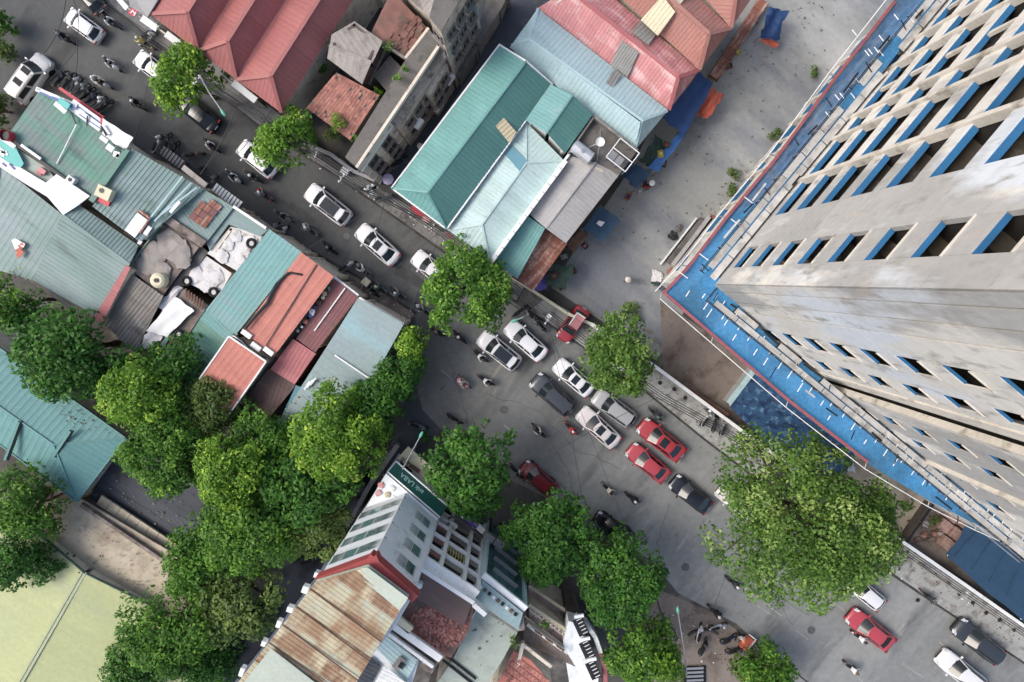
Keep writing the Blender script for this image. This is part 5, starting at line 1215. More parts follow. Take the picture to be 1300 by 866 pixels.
# depth frame
for s in (0.12, L2*.30, L2*.72, L2-.12): MB().box(A2+d*s+n2*.3+Vector((0,0,H2/2)), (.28, .9, H2), M=M2).build('pier', M_['white'], T)
zz = [1.0, 3.6, 6.2, 8.8, 11.4, 13.8]
for z in zz: MB().box(A2+d*L2/2+n2*.32+Vector((0,0,z)), (L2-.02, .84, .22), M=M2).build('floor_beam', M_['white'], T)
bays = ((.25, L2*.30-.15), (L2*.30+.15, L2*.72-.15), (L2*.72+.15, L2-.25))
for r in range(5):
    for k, (s0, s1) in enumerate(bays):
        z = zz[r]+.11; w_ = s1-s0
        m = ['oldclay','asbestos','greywall'][k]
        MB().box(A2+d*(s0+s1)/2+n2*.03+Vector((0,0,z+1.2)), (w_, .06, 2.3), M=M2).build('window', M_[['mint','asbestos','greyconc','brownconc'][(r*2+k) % 4]], T)
        MB().box(A2+d*(s0+s1)/2+n2*.45+Vector((0,0,z+.45)), (w_-.02, .06, .8), M=M2).build('balcony_panel', M_[m], T)
        if (r, k) == (3, 1):
            for q_ in range(7): MB().box(A2+d*(s0+w_*(q_+.5)/7)+n2*.6+Vector((0,0,z+1.3)), (.05, .05, 2.1), M=M2).build('grille_bar', M_['yellow'], T)
parapet(T, [a2+Vector((0,0,-.5)), b2+Vector((0,0,-.5))], 'white', 1.1, .3, closed=False)
parapet(T, [P(602,761,H2-.5), P(617,774,H2-.5)], 'white', .9, .35, closed=False)
wt = thing('water_tank', 'small white tank on the brown roof behind the framed house', 'water tank', (P(532,744,H2).x, P(532,744,H2).y, H2-.5))
mb = MB().tube([(0,0,0),(0,0,.5),(0,0,.6)], [.25,.25,.15], 12); mesh('tank', mb.V, mb.F, M_['white'], wt, world=False)
# red tiled courtyard roof with broken tiles
T = thing('roof_court', 'round-edged heap of broken red clay tiles on a brown roof court', 'roof', (P(555,785,13).x, P(555,785,13).y, 0))
q = [P(x, y, 13) for x, y in ((520,757),(560,738),(602,770),(596,800),(572,835),(540,822),(505,796))]
MB().prism([(p.x, p.y) for p in q], 0, 13).build('wall', M_['brick'], T); lay(T, q, 'oldclay', 'roof_slab', .003, .05)
rs = random.Random(77); ex = MB(); n = 0
def inq(x, y): return ((x-553)/42)**2+((y-784)/42)**2 < 1 and y > 759-(x-520)*.475 and y > 741+(x-560)*.76 and (x-505)*.62-(y-796)*-.78 > 0
for i in range(40):
    for j in range(24):
        u, v = (i-20)*3.2, (j-12)*4.2
        x = 553+u*.79-v*.61+rs.uniform(-1,1)*(1+i*.03); y = 782+u*.61+v*.79+rs.uniform(-1,1)
        if not inq(x, y) or rs.random() < .08: continue
        sm = u < -8
        c = P(x, y, 13.12); R = Matrix.Rotation(SA+(rs.uniform(-.08,.08) if sm else rs.uniform(-.5,.5)), 3, 'Z') @ Matrix.Rotation(rs.uniform(-.05,.05) if sm else rs.uniform(-.3,.3), 3, 'X')
        m = MB().box(c, (.17, .24, .035), M=R)
        if n < 290: m.build('clay_tile', M_['brickred'], T)
        else: ex.add(m.V, m.F)
        n += 1
if ex.V: tag(ex.build('clay_tile', M_['brickred'], T), kind='stuff')
# white low roofs at the bottom
T = thing('townhouse', 'white-washed small roofs and balcony with washing at the bottom edge', 'building', (P(500,830,13).x, P(500,830,13).y, 0))
q = [P(x, y, 13.5) for x, y in ((472,812),(484,798),(500,812),(532,838),(520,880),(440,880))]
MB().prism([(p.x, p.y) for p in q], 0, 13.5).build('wall', M_['whitew'], T)
for pl_, m, z in (((( 473,816),(485,803),(530,838),(516,866)), 'paleteal', 13.9), (((470,880),(488,845),(522,872),(505,900)), 'white', 14.3), (((452,868),(470,832),(484,845),(466,880)), 'slate', 13.7)):
    sheets(T, [P(x, y, z) for x, y in pl_], M_[m], .9, .3, .03)
MB().box(P(507,842,14.1), (1.0, .6, .12), rz=CR).build('hatch', M_['greywall'], T)
for k in range(5): MB().bar(P(505+k*.9,846-k*1.4,14.2), P(512+k*.9,850-k*1.4,14.2), .05, .04).build('hatch_bar', M_['dark'], T)
T = thing('balcony', 'narrow white balcony ledge with brown clutter below the red tile heap', 'balcony', (P(535,810,13.5).x, P(535,810,13.5).y, 0))
for (a, b, w_, m) in (((495,790),(560,836),.55,'white'), ((503,784),(522,800),.6,'cream2'), ((488,800),(550,846),.25,'white'), ((478,806),(490,792),.3,'white')):
    MB().bar(P(*a,14), P(*b,14), w_, .3).build('ledge', M_[m], T)
MB().bar(P(500,812,13.4), P(548,848,13.4), .9, .1).build('balcony_floor', M_['brownconc'], T)
MB().prism([(P(x,y,13.3).x, P(x,y,13.3).y) for x, y in ((495,790),(560,836),(548,856),(484,806))], 0, 13.25).build('wall', M_['greywall'], T)
for k in range(8): MB().box(P(508+k*4.5,814+k*3.6,13.6), (.35,.25,.3), rz=k).build('clutter_item', M_[['brownwood','green','pinkred','greyroof'][k % 4]], T)
# mint flat roof
T = bld('townhouse', 'pale mint flat roof with dark puddle marks at the bottom centre', [face('mint', (606,770,10.8), (657,803,10.8), (638,838,10.8), (612,880,10.8), (540,890,10.8), (575,838,10.8), slab=True)], 'greywall')
for (a, b) in (((606,772),(590,800)), ((566,832),(604,862)), ((562,838),(600,868))): MB().bar(P(*a,10.95), P(*b,10.95), .12, .2).build('roof_bar', M_['dark'] if a[0] != 606 else M_['white'], T)
rs = random.Random(8)
for k in range(9):
    V, F = blob_mesh(rs.uniform(.05,.15), k, .25, 1); q_ = P(rs.uniform(600,640), rs.uniform(785,845), 10.85); mesh('debris', [Vector(v)+q_ for v in V], F, M_['greyconc'], T)
# teal fronted house
H3 = 11.8
T = thing('townhouse', 'narrow house with dark teal sheet front and smooth grey roof', 'building', (P(635,760,H3).x, P(635,760,H3).y, 0))
q = [P(x, y, H3) for x, y in ((612,733),(664,774),(666,800),(655,802),(604,768))]
MB().prism([(p.x, p.y) for p in q], 0, H3).build('wall', M_['greywall'], T)
sheets(T, [P(658,800,H3+.3), P(604,764,H3+.3), P(612,736,H3+.5), P(664,778,H3+.5)], M_['bluegrey'], 1.4, .5, .01)
A3, B3 = Vector((q[0].x, q[0].y, 0)), Vector((q[1].x, q[1].y, 0)); d = (B3-A3).normalized(); n3 = Vector((-d.y, d.x, 0)); n3 = n3 if n3.y > 0 else -n3; L3 = (B3-A3).length
M3 = Matrix((d, Vector((0,0,1)).cross(d), Vector((0,0,1)))).transposed()
for r in range(5):
    for k in range(5):
        MB().box(A3+d*(L3*(k+.5)/5)+n3*.06+Vector((0,0,.3+r*2.25+1.1)), (L3/5-.04, .08, 2.2), M=M3).build('cladding_panel', M_['tealglass'], T)
    MB().box(A3+d*L3/2+n3*.3+Vector((0,0,.5+r*2.25)), (L3*.6, .35, .08), M=M3).build('balcony_rail', M_['steel'], T)
MB().box(A3+d*L3/2+n3*.25+Vector((0,0,H3+.1)), (L3+.2, .5, .3), M=M3).build('cornice', M_['whitew'], T)
for s in (0, L3): MB().box(A3+d*s+n3*.2+Vector((0,0,H3/2)), (.2, .5, H3), M=M3).build('pier', M_['paleteal'], T)
for k in range(9): MB().box(A3+d*(L3*(k+.6)/9.5)-n3*.45+Vector((0,0,H3+.5)), (.22, .22, .3), M=M3).build('flower_pot', M_[['white','brownwood','dark'][k % 3]], T)
# purple shop sign at the foot
sg = thing('shop_sign', 'violet and white lettered sign boards among the trees below the framed house', 'shop sign', (P(600,665).x, P(600,665).y, 0))
for k, (a, b, m) in enumerate((((590,656),(597,662),'purple'), ((597,662),(606,669),'purple'), ((586,652),(591,657),'white'), ((606,668),(614,675),'white'))): MB().bar(P(*a,4.4), P(*b,4.4), .5, .2).build('sign_panel', M_[m], sg)
for k in range(7): MB().bar(P(593+k*2.2,658+k*1.9,4.55), P(594.6+k*2.2,656.4+k*1.9,4.55), .06, .03).build('lettering', M_['white'], sg)
for a in ((588,655),(612,674)): MB().tube([P(*a,0), P(*a,4.4)], .06, 5).build('post', M_['steel'], sg)
for k, (x, y) in enumerate(((563,663),(573,668),(621,683),(634,690))):
    c = P(x, y, 5); a = thing('roof_box', ['square white box left of the violet sign', 'square white box nearest the violet sign', 'grey slatted box right of the violet sign', 'grey slatted box above the teal front'][k], 'box', (c.x, c.y, 0), SA)
    mb = MB().box((0,0,4.9), (.9,.7,.5)); mesh('casing', mb.V, mb.F, M_['white' if k < 2 else 'steel'], a, world=False)
    mb = MB().box((0,0,2.3), (.15,.15,4.6)); mesh('post', mb.V, mb.F, M_['dark'], a, world=False)
bld('building', 'low dark shop roofs between the townhouses and the trees', [face('greyconc', (556,660,3.8), (580,655,3.8), (650,712,3.8), (672,748,3.8), (600,720,3.8), slab=True)], 'dark')
# balconied house with pink terraces
H5 = 15.0
PL = lambda x, y, h: P(x, y, h-6.8)
T = thing('townhouse', 'pinkish house with stepped terraces, scroll railing and orange tiled roof', 'building', (PL(710,800,H5).x, PL(710,800,H5).y, 0))
def terr(pts, h, m, name='terrace_floor'):
    q = [PL(x, y, h) for x, y in pts]; MB().prism([(p.x, p.y) for p in q], 0, h-6.8).build('wall', M_['cream'], T); lay(T, q, m, name, .003, .06)
terr(((671,746),(721,778),(718,796),(671,765)), 11.0, 'pinkfloor')
terr(((671,767),(726,803),(716,822),(672,790)), 13.0, 'pinkfloor')
terr(((668,790),(716,824),(730,846),(664,815)), 14.0, 'mud')
for (a, b, h) in (((671,743),(721,777),11.3), ((671,767),(724,803),13.4), ((669,792),(714,824),14.3), ((664,818),(700,846),15.2)): MB().bar(PL(*a,h), PL(*b,h), .28, .3).build('terrace_edge', M_['cream2'] if h < 14 else M_['cream'], T)
for i in range(9):                                     # scroll railing
    c = PL(677+i*5, 777+i*3.6, 13.9)
    V = []; F = []
    for a in range(12):
        for b in range(4):
            aa, bb = 2*math.pi*a/12, 2*math.pi*b/4
            V.append(c+Vector(((.2+.03*math.cos(bb))*math.cos(aa), (.2+.03*math.cos(bb))*math.sin(aa), .03*math.sin(bb)))); F.append((a*4+b, ((a+1) % 12)*4+b, ((a+1) % 12)*4+(b+1) % 4, a*4+(b+1) % 4))
    mesh('railing_scroll', V, F, M_['cream'], T)
for k, (o1, o2) in enumerate(((0,0),(6,8))): MB().bar(PL(672-o1,774+o2,13.8), PL(720-o1,810+o2,13.8), .08, .08).build('railing_bar', M_['cream'], T)
for i in range(10): MB().bar(PL(674+i*4.6,797+i*3.2,14.6), PL(679+i*4.6,801+i*3.2,14.6), .1, .1).build('railing_bar', M_['brownwood'] if i % 3 else M_['white'], T)
q = [PL(x, y, 15.2) for x, y in ((652,826),(674,838),(700,868),(690,890),(620,890),(640,850))]
MB().prism([(p.x, p.y) for p in q], 0, 8.3).build('wall', M_['cream'], T); lay(T, q, 'orange', 'roof_slab', .003, .06)
for i in range(10):
    for j in range(6):
        x, y = 655+i*4.4-j*5, 836+i*3.3+j*6
        if y > 872 or x < 640: continue
        MB().box(PL(x, y, 15.32), (.28,.4,.05), rz=SA).build('roof_tile', M_['redclay'], T)
MB().bar(PL(664,815,15.3), PL(652,868,14.9), .3, .4).build('parapet', M_['cream'], T)
# white front facing the street, curved upper parapet
q = [PL(x, y, H5) for x, y in ((723,796),(736,800),(762,866),(760,890),(726,890),(716,824))]
MB().prism([(p.x, p.y) for p in q], 0, H5-9.6).build('wall', M_['brick'], T); MB().prism([(p.x, p.y) for p in q], H5-9.59, H5-7.8).build('upper_wall', M_['whitew'], T)  # lower wall takes a dark colour that stands in for shade
for k, (x, y) in enumerate(((737,797),(745,826),(753,852))):
    A_ = PL(x-3, y-12, 10.5); B_ = PL(x+6, y+10, 8.3)
    MB().bar(PL(x-4,y-11,14.2), PL(x+5,y+9,14.2), .9, .08).build('window', M_['dark'], T)
    for j in range(5): MB().bar(PL(x-5+j*2,y-9+j*4.2,14.3), PL(x+1+j*2,y-12+j*4.2,14.3), .05, .05).build('window_bar', M_['white'], T)
    MB().bar(PL(x-8,y-14,14.4), PL(x+4,y-16,14.4), .25, .2).build('lintel', M_['whitew'], T)
pts = [(731,783),(744,790),(755,806),(762,826),(767,846),(768,868)]
for i in range(5): MB().bar(PL(*pts[i],13.2), PL(*pts[i+1],13.2), .35, .9).build('curved_parapet', M_['white'] if i < 3 else M_['pinkred'], T)
# ------------------------------------------------------------------ trees
def leaf_mat(name, col, col2, young):
    m = bpy.data.materials.new(name); m.use_nodes = True; t = m.node_tree; N = t.nodes; L = t.links; b = N['Principled BSDF']
    b.inputs['Roughness'].default_value = .5; b.inputs['Specular IOR Level'].default_value = .3
    a = N.new('ShaderNodeAttribute'); a.attribute_name = 'tint'
    r = N.new('ShaderNodeValToRGB'); e = r.color_ramp.elements
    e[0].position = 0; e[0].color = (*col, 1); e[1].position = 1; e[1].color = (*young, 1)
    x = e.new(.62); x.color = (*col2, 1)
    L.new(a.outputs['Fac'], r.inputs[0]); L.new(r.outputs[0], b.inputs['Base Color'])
    tr = N.new('ShaderNodeBsdfTranslucent'); mx = N.new('ShaderNodeMixShader'); mx.inputs[0].default_value = .3
    L.new(r.outputs[0], tr.inputs[0]); L.new(b.outputs[0], mx.inputs[1]); L.new(tr.outputs[0], mx.inputs[2])
    L.new(mx.outputs[0], N['Material Output'].inputs[0]); return m
LM = {
 'bright': leaf_mat('bright_leaf', (0.081, 0.192, 0.017), (0.163, 0.326, 0.027), (0.442, 0.600, 0.074)),
 'mid':    leaf_mat('mid_leaf', (0.052, 0.143, 0.017), (0.107, 0.250, 0.027), (0.286, 0.486, 0.063)),
 'deep':   leaf_mat('deep_leaf', (0.036, 0.115, 0.017), (0.075, 0.211, 0.027), (0.169, 0.358, 0.053)),
 'dull':   leaf_mat('dull_leaf', (0.075, 0.128, 0.029), (0.137, 0.211, 0.047), (0.273, 0.371, 0.089)),
 'soft':   leaf_mat('soft_leaf', (0.070, 0.150, 0.026), (0.150, 0.275, 0.050), (0.380, 0.500, 0.150)),
}
def leaf_cloud(blobs, n, size, rs, jit=.7, clump_tint=.35, young=.0):
    """leaf quads spread over the shells of clumps; blobs rows: x y z r"""
    B = np.array(blobs); wgt = B[:, 3]**2; k = rs.choice(len(B), n, p=wgt/wgt.sum())
    d = rs.normal(size=(n, 3)); d /= np.linalg.norm(d, axis=1)[:, None]
    d[:, 2] = np.where(d[:, 2] < -.25, -d[:, 2], d[:, 2])
    rad = B[k, 3]*(1-.42*rs.random(n)**2)
    c = B[k, :3]+d*rad[:, None]*np.array([1, 1, .8])
    nrm = d*.6+np.array([0, 0, .6])+rs.normal(size=(n, 3))*jit*.55; nrm /= np.linalg.norm(nrm, axis=1)[:, None]
    t = rs.normal(size=(n, 3)); t -= nrm*(t*nrm).sum(1)[:, None]; t /= np.linalg.norm(t, axis=1)[:, None]
    s = np.cross(nrm, t); ln = size*rs.uniform(.6, 1.35, n)[:, None]; wd = ln*rs.uniform(.42, .62, n)[:, None]
    droop = nrm*ln*.22
    V = np.stack([c-t*ln*.5-droop*.5, c+s*wd*.5, c+t*ln*.5-droop, c-s*wd*.5], 1).reshape(-1, 3)
    bt = rs.random(len(B))
    tint = np.clip(.32+(bt[k]-.5)*2*clump_tint+rs.normal(size=n)*.09+young*(rs.random(n) < .12)*.5, 0, 1)
    return V, np.repeat(tint, 4)
def crown_obj(name, V, tint, m, parent):
    off = np.array(wloc(parent)); V = V-off; n = len(V)//4
    me = bpy.data.meshes.new(name); me.vertices.add(len(V)); me.vertices.foreach_set('co', V.ravel().astype(np.float32))
    me.loops.add(4*n); me.loops.foreach_set('vertex_index', np.arange(4*n, dtype=np.int32))
    me.polygons.add(n); me.polygons.foreach_set('loop_start', np.arange(0, 4*n, 4, dtype=np.int32)); me.polygons.foreach_set('loop_total', np.full(n, 4, dtype=np.int32))
    me.update(calc_edges=True); at = me.attributes.new('tint', 'FLOAT', 'POINT'); at.data.foreach_set('value', tint.astype(np.float32))
    me.materials.append(m); o = bpy.data.objects.new(name, me); COL.objects.link(o); o.parent = parent; return o
NT = [0]
def tree(px, py, rx, ry, h, m, label, rot=0, dens=1.0, leaf=.30, clump=1.0, group=None, young=0., squash=.55, jit=.7, cat='tree', name='tree', ct=.45, sparse=0.):
    NT[0] += 1; rs = np.random.RandomState(100+NT[0])
    hc = h*.62; c = P(px, py, hc+(h-hc)*.5); sc = (CAMH-c.z)/FPX
    RX, RY = rx*sc*(1.0 if px < 130 else 1.2 if px < 480 and py > 430 else 1.1), ry*sc*(1.0 if px < 130 else 1.2 if px < 480 and py > 430 else 1.1); base = Vector((c.x, c.y, 0)); T = thing(name, label, cat, tuple(base), group=group)
    R = (RX+RY)/2; ca, sa = math.cos(rot), math.sin(rot)
    nb = int(max(10, 13*(RX*RY)/clump**2/2.2)); blobs = []
    K = int(min(11, max(4, RX*RY*.45))); lobes = []
    for i in range(K):
        a = 2*math.pi*(i*.618+rs.uniform(-.08, .08)); q = .78*math.sqrt((i+.3)/K); lobes.append((q*math.cos(a), q*math.sin(a), rs.uniform(.30, .46)*(1 if K < 8 else .85), rs.uniform(.7, 1.2)))
    amp = min(3.0, R*.42)*(.6 if px < 480 and py > 430 else 1)
    for i in range(nb):
        a = rs.uniform(0, 2*math.pi); q = math.sqrt(rs.uniform(0, 1))*(.97 if i % 3 else .82)
        wob = 1+.13*math.sin(3*a+NT[0])+.08*math.sin(5*a+2*NT[0])
        u, v = q*math.cos(a)*wob, q*math.sin(a)*wob
        br = clump*rs.uniform(.5, 1.0)*(.62 if q > .8 else 1)
        x, y = u*(RX-br*.5), v*(RY-br*.5)
        zt = hc+(h-hc)*2*squash*math.sqrt(max(0, 1-q*q*.85))-br*.55+rs.uniform(-.4, .25)*clump
        zt += amp*(max(l[3]*math.sqrt(max(0, 1-((u-l[0])**2+(v-l[1])**2)/(l[2]*1.25)**2)) for l in lobes)-.75)
        blobs.append((base.x+x*ca-y*sa, base.y+x*sa+y*ca, zt, br))
    area = math.pi*RX*RY; n = int(area*dens*62*(.34/leaf)**2)
    V, t = leaf_cloud(blobs, n, leaf, rs, jit, ct, young)
    # an inner layer of leaves that closes the crown, shade painted in by darker tint
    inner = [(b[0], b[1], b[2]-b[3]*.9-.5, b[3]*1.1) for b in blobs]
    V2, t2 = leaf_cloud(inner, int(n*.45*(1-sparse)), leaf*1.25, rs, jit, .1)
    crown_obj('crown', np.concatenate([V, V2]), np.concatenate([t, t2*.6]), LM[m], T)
    tr = MB(); rb = max(.12, min(.42, R*.07)); top = base+Vector((0, 0, hc*.75))
    tr.tube([base, base+Vector((rs.uniform(-.2,.2), rs.uniform(-.2,.2), hc*.4)), top], [rb*1.3, rb, rb*.75], 8); tr.build('trunk', M_['bark'], T)
    lb = MB()
    for i in range(0, min(nb, 14)):
        b = blobs[(i*5) % nb]; e_ = Vector((b[0], b[1], b[2]-.3)); mid = top.lerp(e_, .5)+Vector((0, 0, .3))
        lb.tube([top-Vector((0,0,.3*(i % 4))), mid, e_], [rb*.5, rb*.3, rb*.1], 5)
    lb.build('limbs', M_['bark'], T)
    return T
tree(231,99,37,46,7.5,'bright','bright green street tree overhanging the white car near the red roof', rot=-.5, young=.6)
tree(358,176,29,46,7.5,'bright','oval bright green street tree in front of the old tiled roof', rot=-.75, young=.4)
tree(592,366,58,60,9.5,'mid','round street tree with yellow-green tips below the pale aqua roof', young=1, clump=1.0)
tree(785,452,50,60,9,'soft','pale loose-leaved tree standing alone on the pavement beside the yard', leaf=.3, jit=1.0, clump=.9, sparse=.3)
tree(596,601,60,62,9.5,'deep','dense round green tree above the white townhouse', leaf=.36)
tree(697,682,61,65,9.5,'deep','dense green tree over the black parked car, middle of the roadside row', leaf=.34, ct=.3)
tree(786,738,58,68,9.5,'deep','dark green tree at the road edge with a straight right side', leaf=.34)
tree(815,826,52,50,9,'mid','tree at the bottom edge with a bright lime patch beside the steps', leaf=.34, young=.4)
tree(842,846,26,22,10.5,'bright','small lime-green crown growing out at the bottom edge', young=.8)
tree(975,858,44,30,6,'mid','shrubby tree crown at the bottom edge beside the kerb', young=.3)
tree(948,850,20,22,4,'dull','dull low shrub beside the small plaza', clump=.6)
# the great feathery tree: several big limbs' crowns in one tree
tree(1016,660,124,116,13,'soft','huge feathery tree spreading over the lower road beside the tower', leaf=.31, jit=1.0, clump=1.7, ct=.6, dens=1.0, young=.5, rot=-.6, squash=.7)
tree(75,448,78,66,10,'deep','wide dark tree between the grey-green roof and the large teal roof', rot=-.3, leaf=.42, clump=1.3, ct=.3)
tree(10,385,34,40,9,'mid','green tree at the left edge above the large teal roof')
tree(118,478,48,30,8,'deep','low dark tree spreading over the upper edge of the large teal roof', leaf=.4, rot=-.4)
tree(178,502,52,46,10,'bright','bright yellow-green tree below the fibre roof', young=.8)
tree(215,470,44,40,8,'deep','shaded small tree behind the bright yellow-green tree')
tree(212,572,58,58,9.5,'mid','green tree covering the corner of the slate roof', young=.5)
tree(262,520,46,44,8,'dull','dull olive tree left of the square orange roof', clump=.8)
tree(300,600,52,48,10.5,'bright','pale lime-tipped tree in the middle of the left wood', young=1)
tree(330,560,44,40,8.5,'mid','mid green tree under the dark maroon roof')
tree(424,556,60,58,10.5,'bright','large lime-green tree at the end of the wide blue-grey roof', young=.7, clump=1.2)
tree(474,520,34,44,8,'deep','shaded tree between the lime-green tree and the street corner', rot=-.4)
tree(497,486,34,52,7,'deep','tall dark hedge tree along the side of the wide blue-grey roof', rot=-.35, leaf=.28)
tree(522,437,22,26,6.5,'bright','small yellow-green bush at the street corner of the blue-grey roof', leaf=.26, clump=.6, young=.4)
tree(380,620,60,50,9.5,'deep','dark tree in the middle of the left wood beside the canal', leaf=.38)
tree(310,680,62,56,10.5,'mid','large light-clumped tree near the slate roof corner', young=.6, clump=1.3)
tree(395,672,50,42,8.5,'dull','olive-grey tree beside the canal wall')
tree(250,715,40,54,9.5,'mid','upright green tree beside the beige lane', leaf=.34, jit=1, rot=.1)
tree(340,640,50,44,8,'deep','low shaded tree between the lime trees')
tree(300,765,60,52,9,'dull','dull green tree by the dark canal water', leaf=.38)
tree(215,805,66,52,10,'mid','broad green tree over the edge of the olive roof', young=.3)
tree(170,850,44,34,8,'deep','dark tree at the bottom edge beside the olive roof')
tree(250,850,48,34,8,'deep','dark tree at the bottom edge beside the canal')
tree(25,640,58,56,9.5,'mid','green tree at the left edge between teal and olive roofs', young=.4)
tree(15,708,64,50,9,'deep','darker green tree at the left edge over the olive roof')
tree(-9,135,12,30,2.6,'dull','thin shrub cut by the left edge beside the parked white van', clump=.6)
tree(-4,30,14,24,2.6,'mid','shrub at the upper left corner of the road', clump=.6)
tree(-3,62,14,14,2.4,'dull','low bush at the left edge above the parked white van', clump=.5)
# small bushes
def bush(px, py, r, z, m, label, n=1, leaf=.2, cat='bush'):
    NT[0] += 1; rs = np.random.RandomState(300+NT[0]); b = P(px, py, z+.3); T = thing('bush', label, cat, (b.x, b.y, z)); R = r*(CAMH-z)/FPX
    bl = [(b.x+rs.uniform(-1,1)*R*.7, b.y+rs.uniform(-1,1)*R*.7, z+.3+rs.uniform(0,.5), R*rs.uniform(.3,.6)) for _ in range(9)]
    V, t = leaf_cloud(bl, int(R*R*450), leaf, rs); crown_obj('foliage', V, t, LM[m], T)
    mb = MB(); [mb.tube([b-Vector((0,0,.3)), Vector((q[0],q[1],q[2]))], [.05,.02], 4) for q in bl[:5]]; mb.build('stems', M_['bark'], T)
bush(412,89,10,3,'mid','small green bush between red roof and tiled roof'); bush(432,157,11,5.3,'bright','moss-green creeper tuft growing on the tiled roof')
bush(452,180,7,4.6,'bright','yellow-green tuft at the low corner of the tiled roof'); bush(492,60,7,6.3,'mid','green tuft on the mossy flat roof beside the hut', leaf=.15)
bush(505,99,6,8.5,'bright','tall yellow-green weed on the long terrace roof'); bush(515,88,5,8.5,'mid','green weed at the corner of the long terrace roof'); bush(480,118,7,4.6,'bright','weed patch below the small shed roof')
bush(425,170,12,.5,'dull','dull weeds along the courtyard wall'); bush(1035,94,8,.1,'dull','dark shrub on the yard near the red net border')
bush(930,222,8,.1,'dull','upper sparse shrub beside the net cable'); bush(928,242,10,.1,'dull','lower sparse shrub beside the net cable'); bush(985,170,9,.1,'dull','scrubby weeds along the net cable in the upper yard')
bush(800,396,13,.1,'dull','sparse grey-green shrub on the yard behind the pale tree'); bush(1150,640,10,.1,'dull','weeds beside the brick pallets'); bush(1068,588,12,.1,'mid','bush beside the pale debris at the patterned blue sheet')
bush(645,372,9,.15,'bright','roadside bush below the rusted roof'); bush(205,30,7,.15,'mid','pot plants against the red roof wall'); bush(288,96,8,2,'deep','creeper beside the red roof eave')
bush(330,545,10,4.8,'mid','creeper on the maroon roof end'); bush(1187,660,8,.1,'dull','grass tuft in the brown lot beside the pallets'); bush(540,553,8,.1,'deep','weeds at the side street mouth')
bush(690,790,6,14.2,'mid','green pot plant on the pink terrace'); bush(655,812,8,14,'dull','moss growing at the corner of the mint roof'); bush(975,828,14,.1,'dull','bush at the plaza edge by the kerb')
# ------------------------------------------------------------------ cars
def interp(x, T):
    for i in range(len(T)-1):
        if T[i][0] >= x >= T[i+1][0]:
            f = (T[i][0]-x)/(T[i][0]-T[i+1][0]); return T[i][1]*(1-f)+T[i+1][1]*f
    return T[0][1] if x > T[0][0] else T[-1][1]
CARP = {  # L, W, roof z, cowl x, roof front, roof rear, rear glass base x (fractions of L/2), deck heights
 'sedan': dict(L=4.5, W=1.78, H=1.45, cowl=.50, rf=.17, rr=-.46, rb=-.80, hood=.92, trunk=1.0, wr=.64),
 'hatch': dict(L=4.0, W=1.72, H=1.50, cowl=.54, rf=.22, rr=-.66, rb=-.92, hood=.98, trunk=.95, wr=.66),
 'suv':   dict(L=4.75, W=1.88, H=1.75, cowl=.52, rf=.23, rr=-.78, rb=-.95, hood=1.05, trunk=1.0, wr=.69),
 'mpv':   dict(L=5.1, W=1.92, H=1.85, cowl=.58, rf=.34, rr=-.86, rb=-.96, hood=1.10, trunk=1.0, wr=.74),
}
CARMESH = {}
def me_from(V, F, m, smooth=False):
    me = bpy.data.meshes.new('m'); me.from_pydata([tuple(v) for v in V], [], F); me.materials.append(m)
    if smooth: me.polygons.foreach_set('use_smooth', [True]*len(F))
    return me
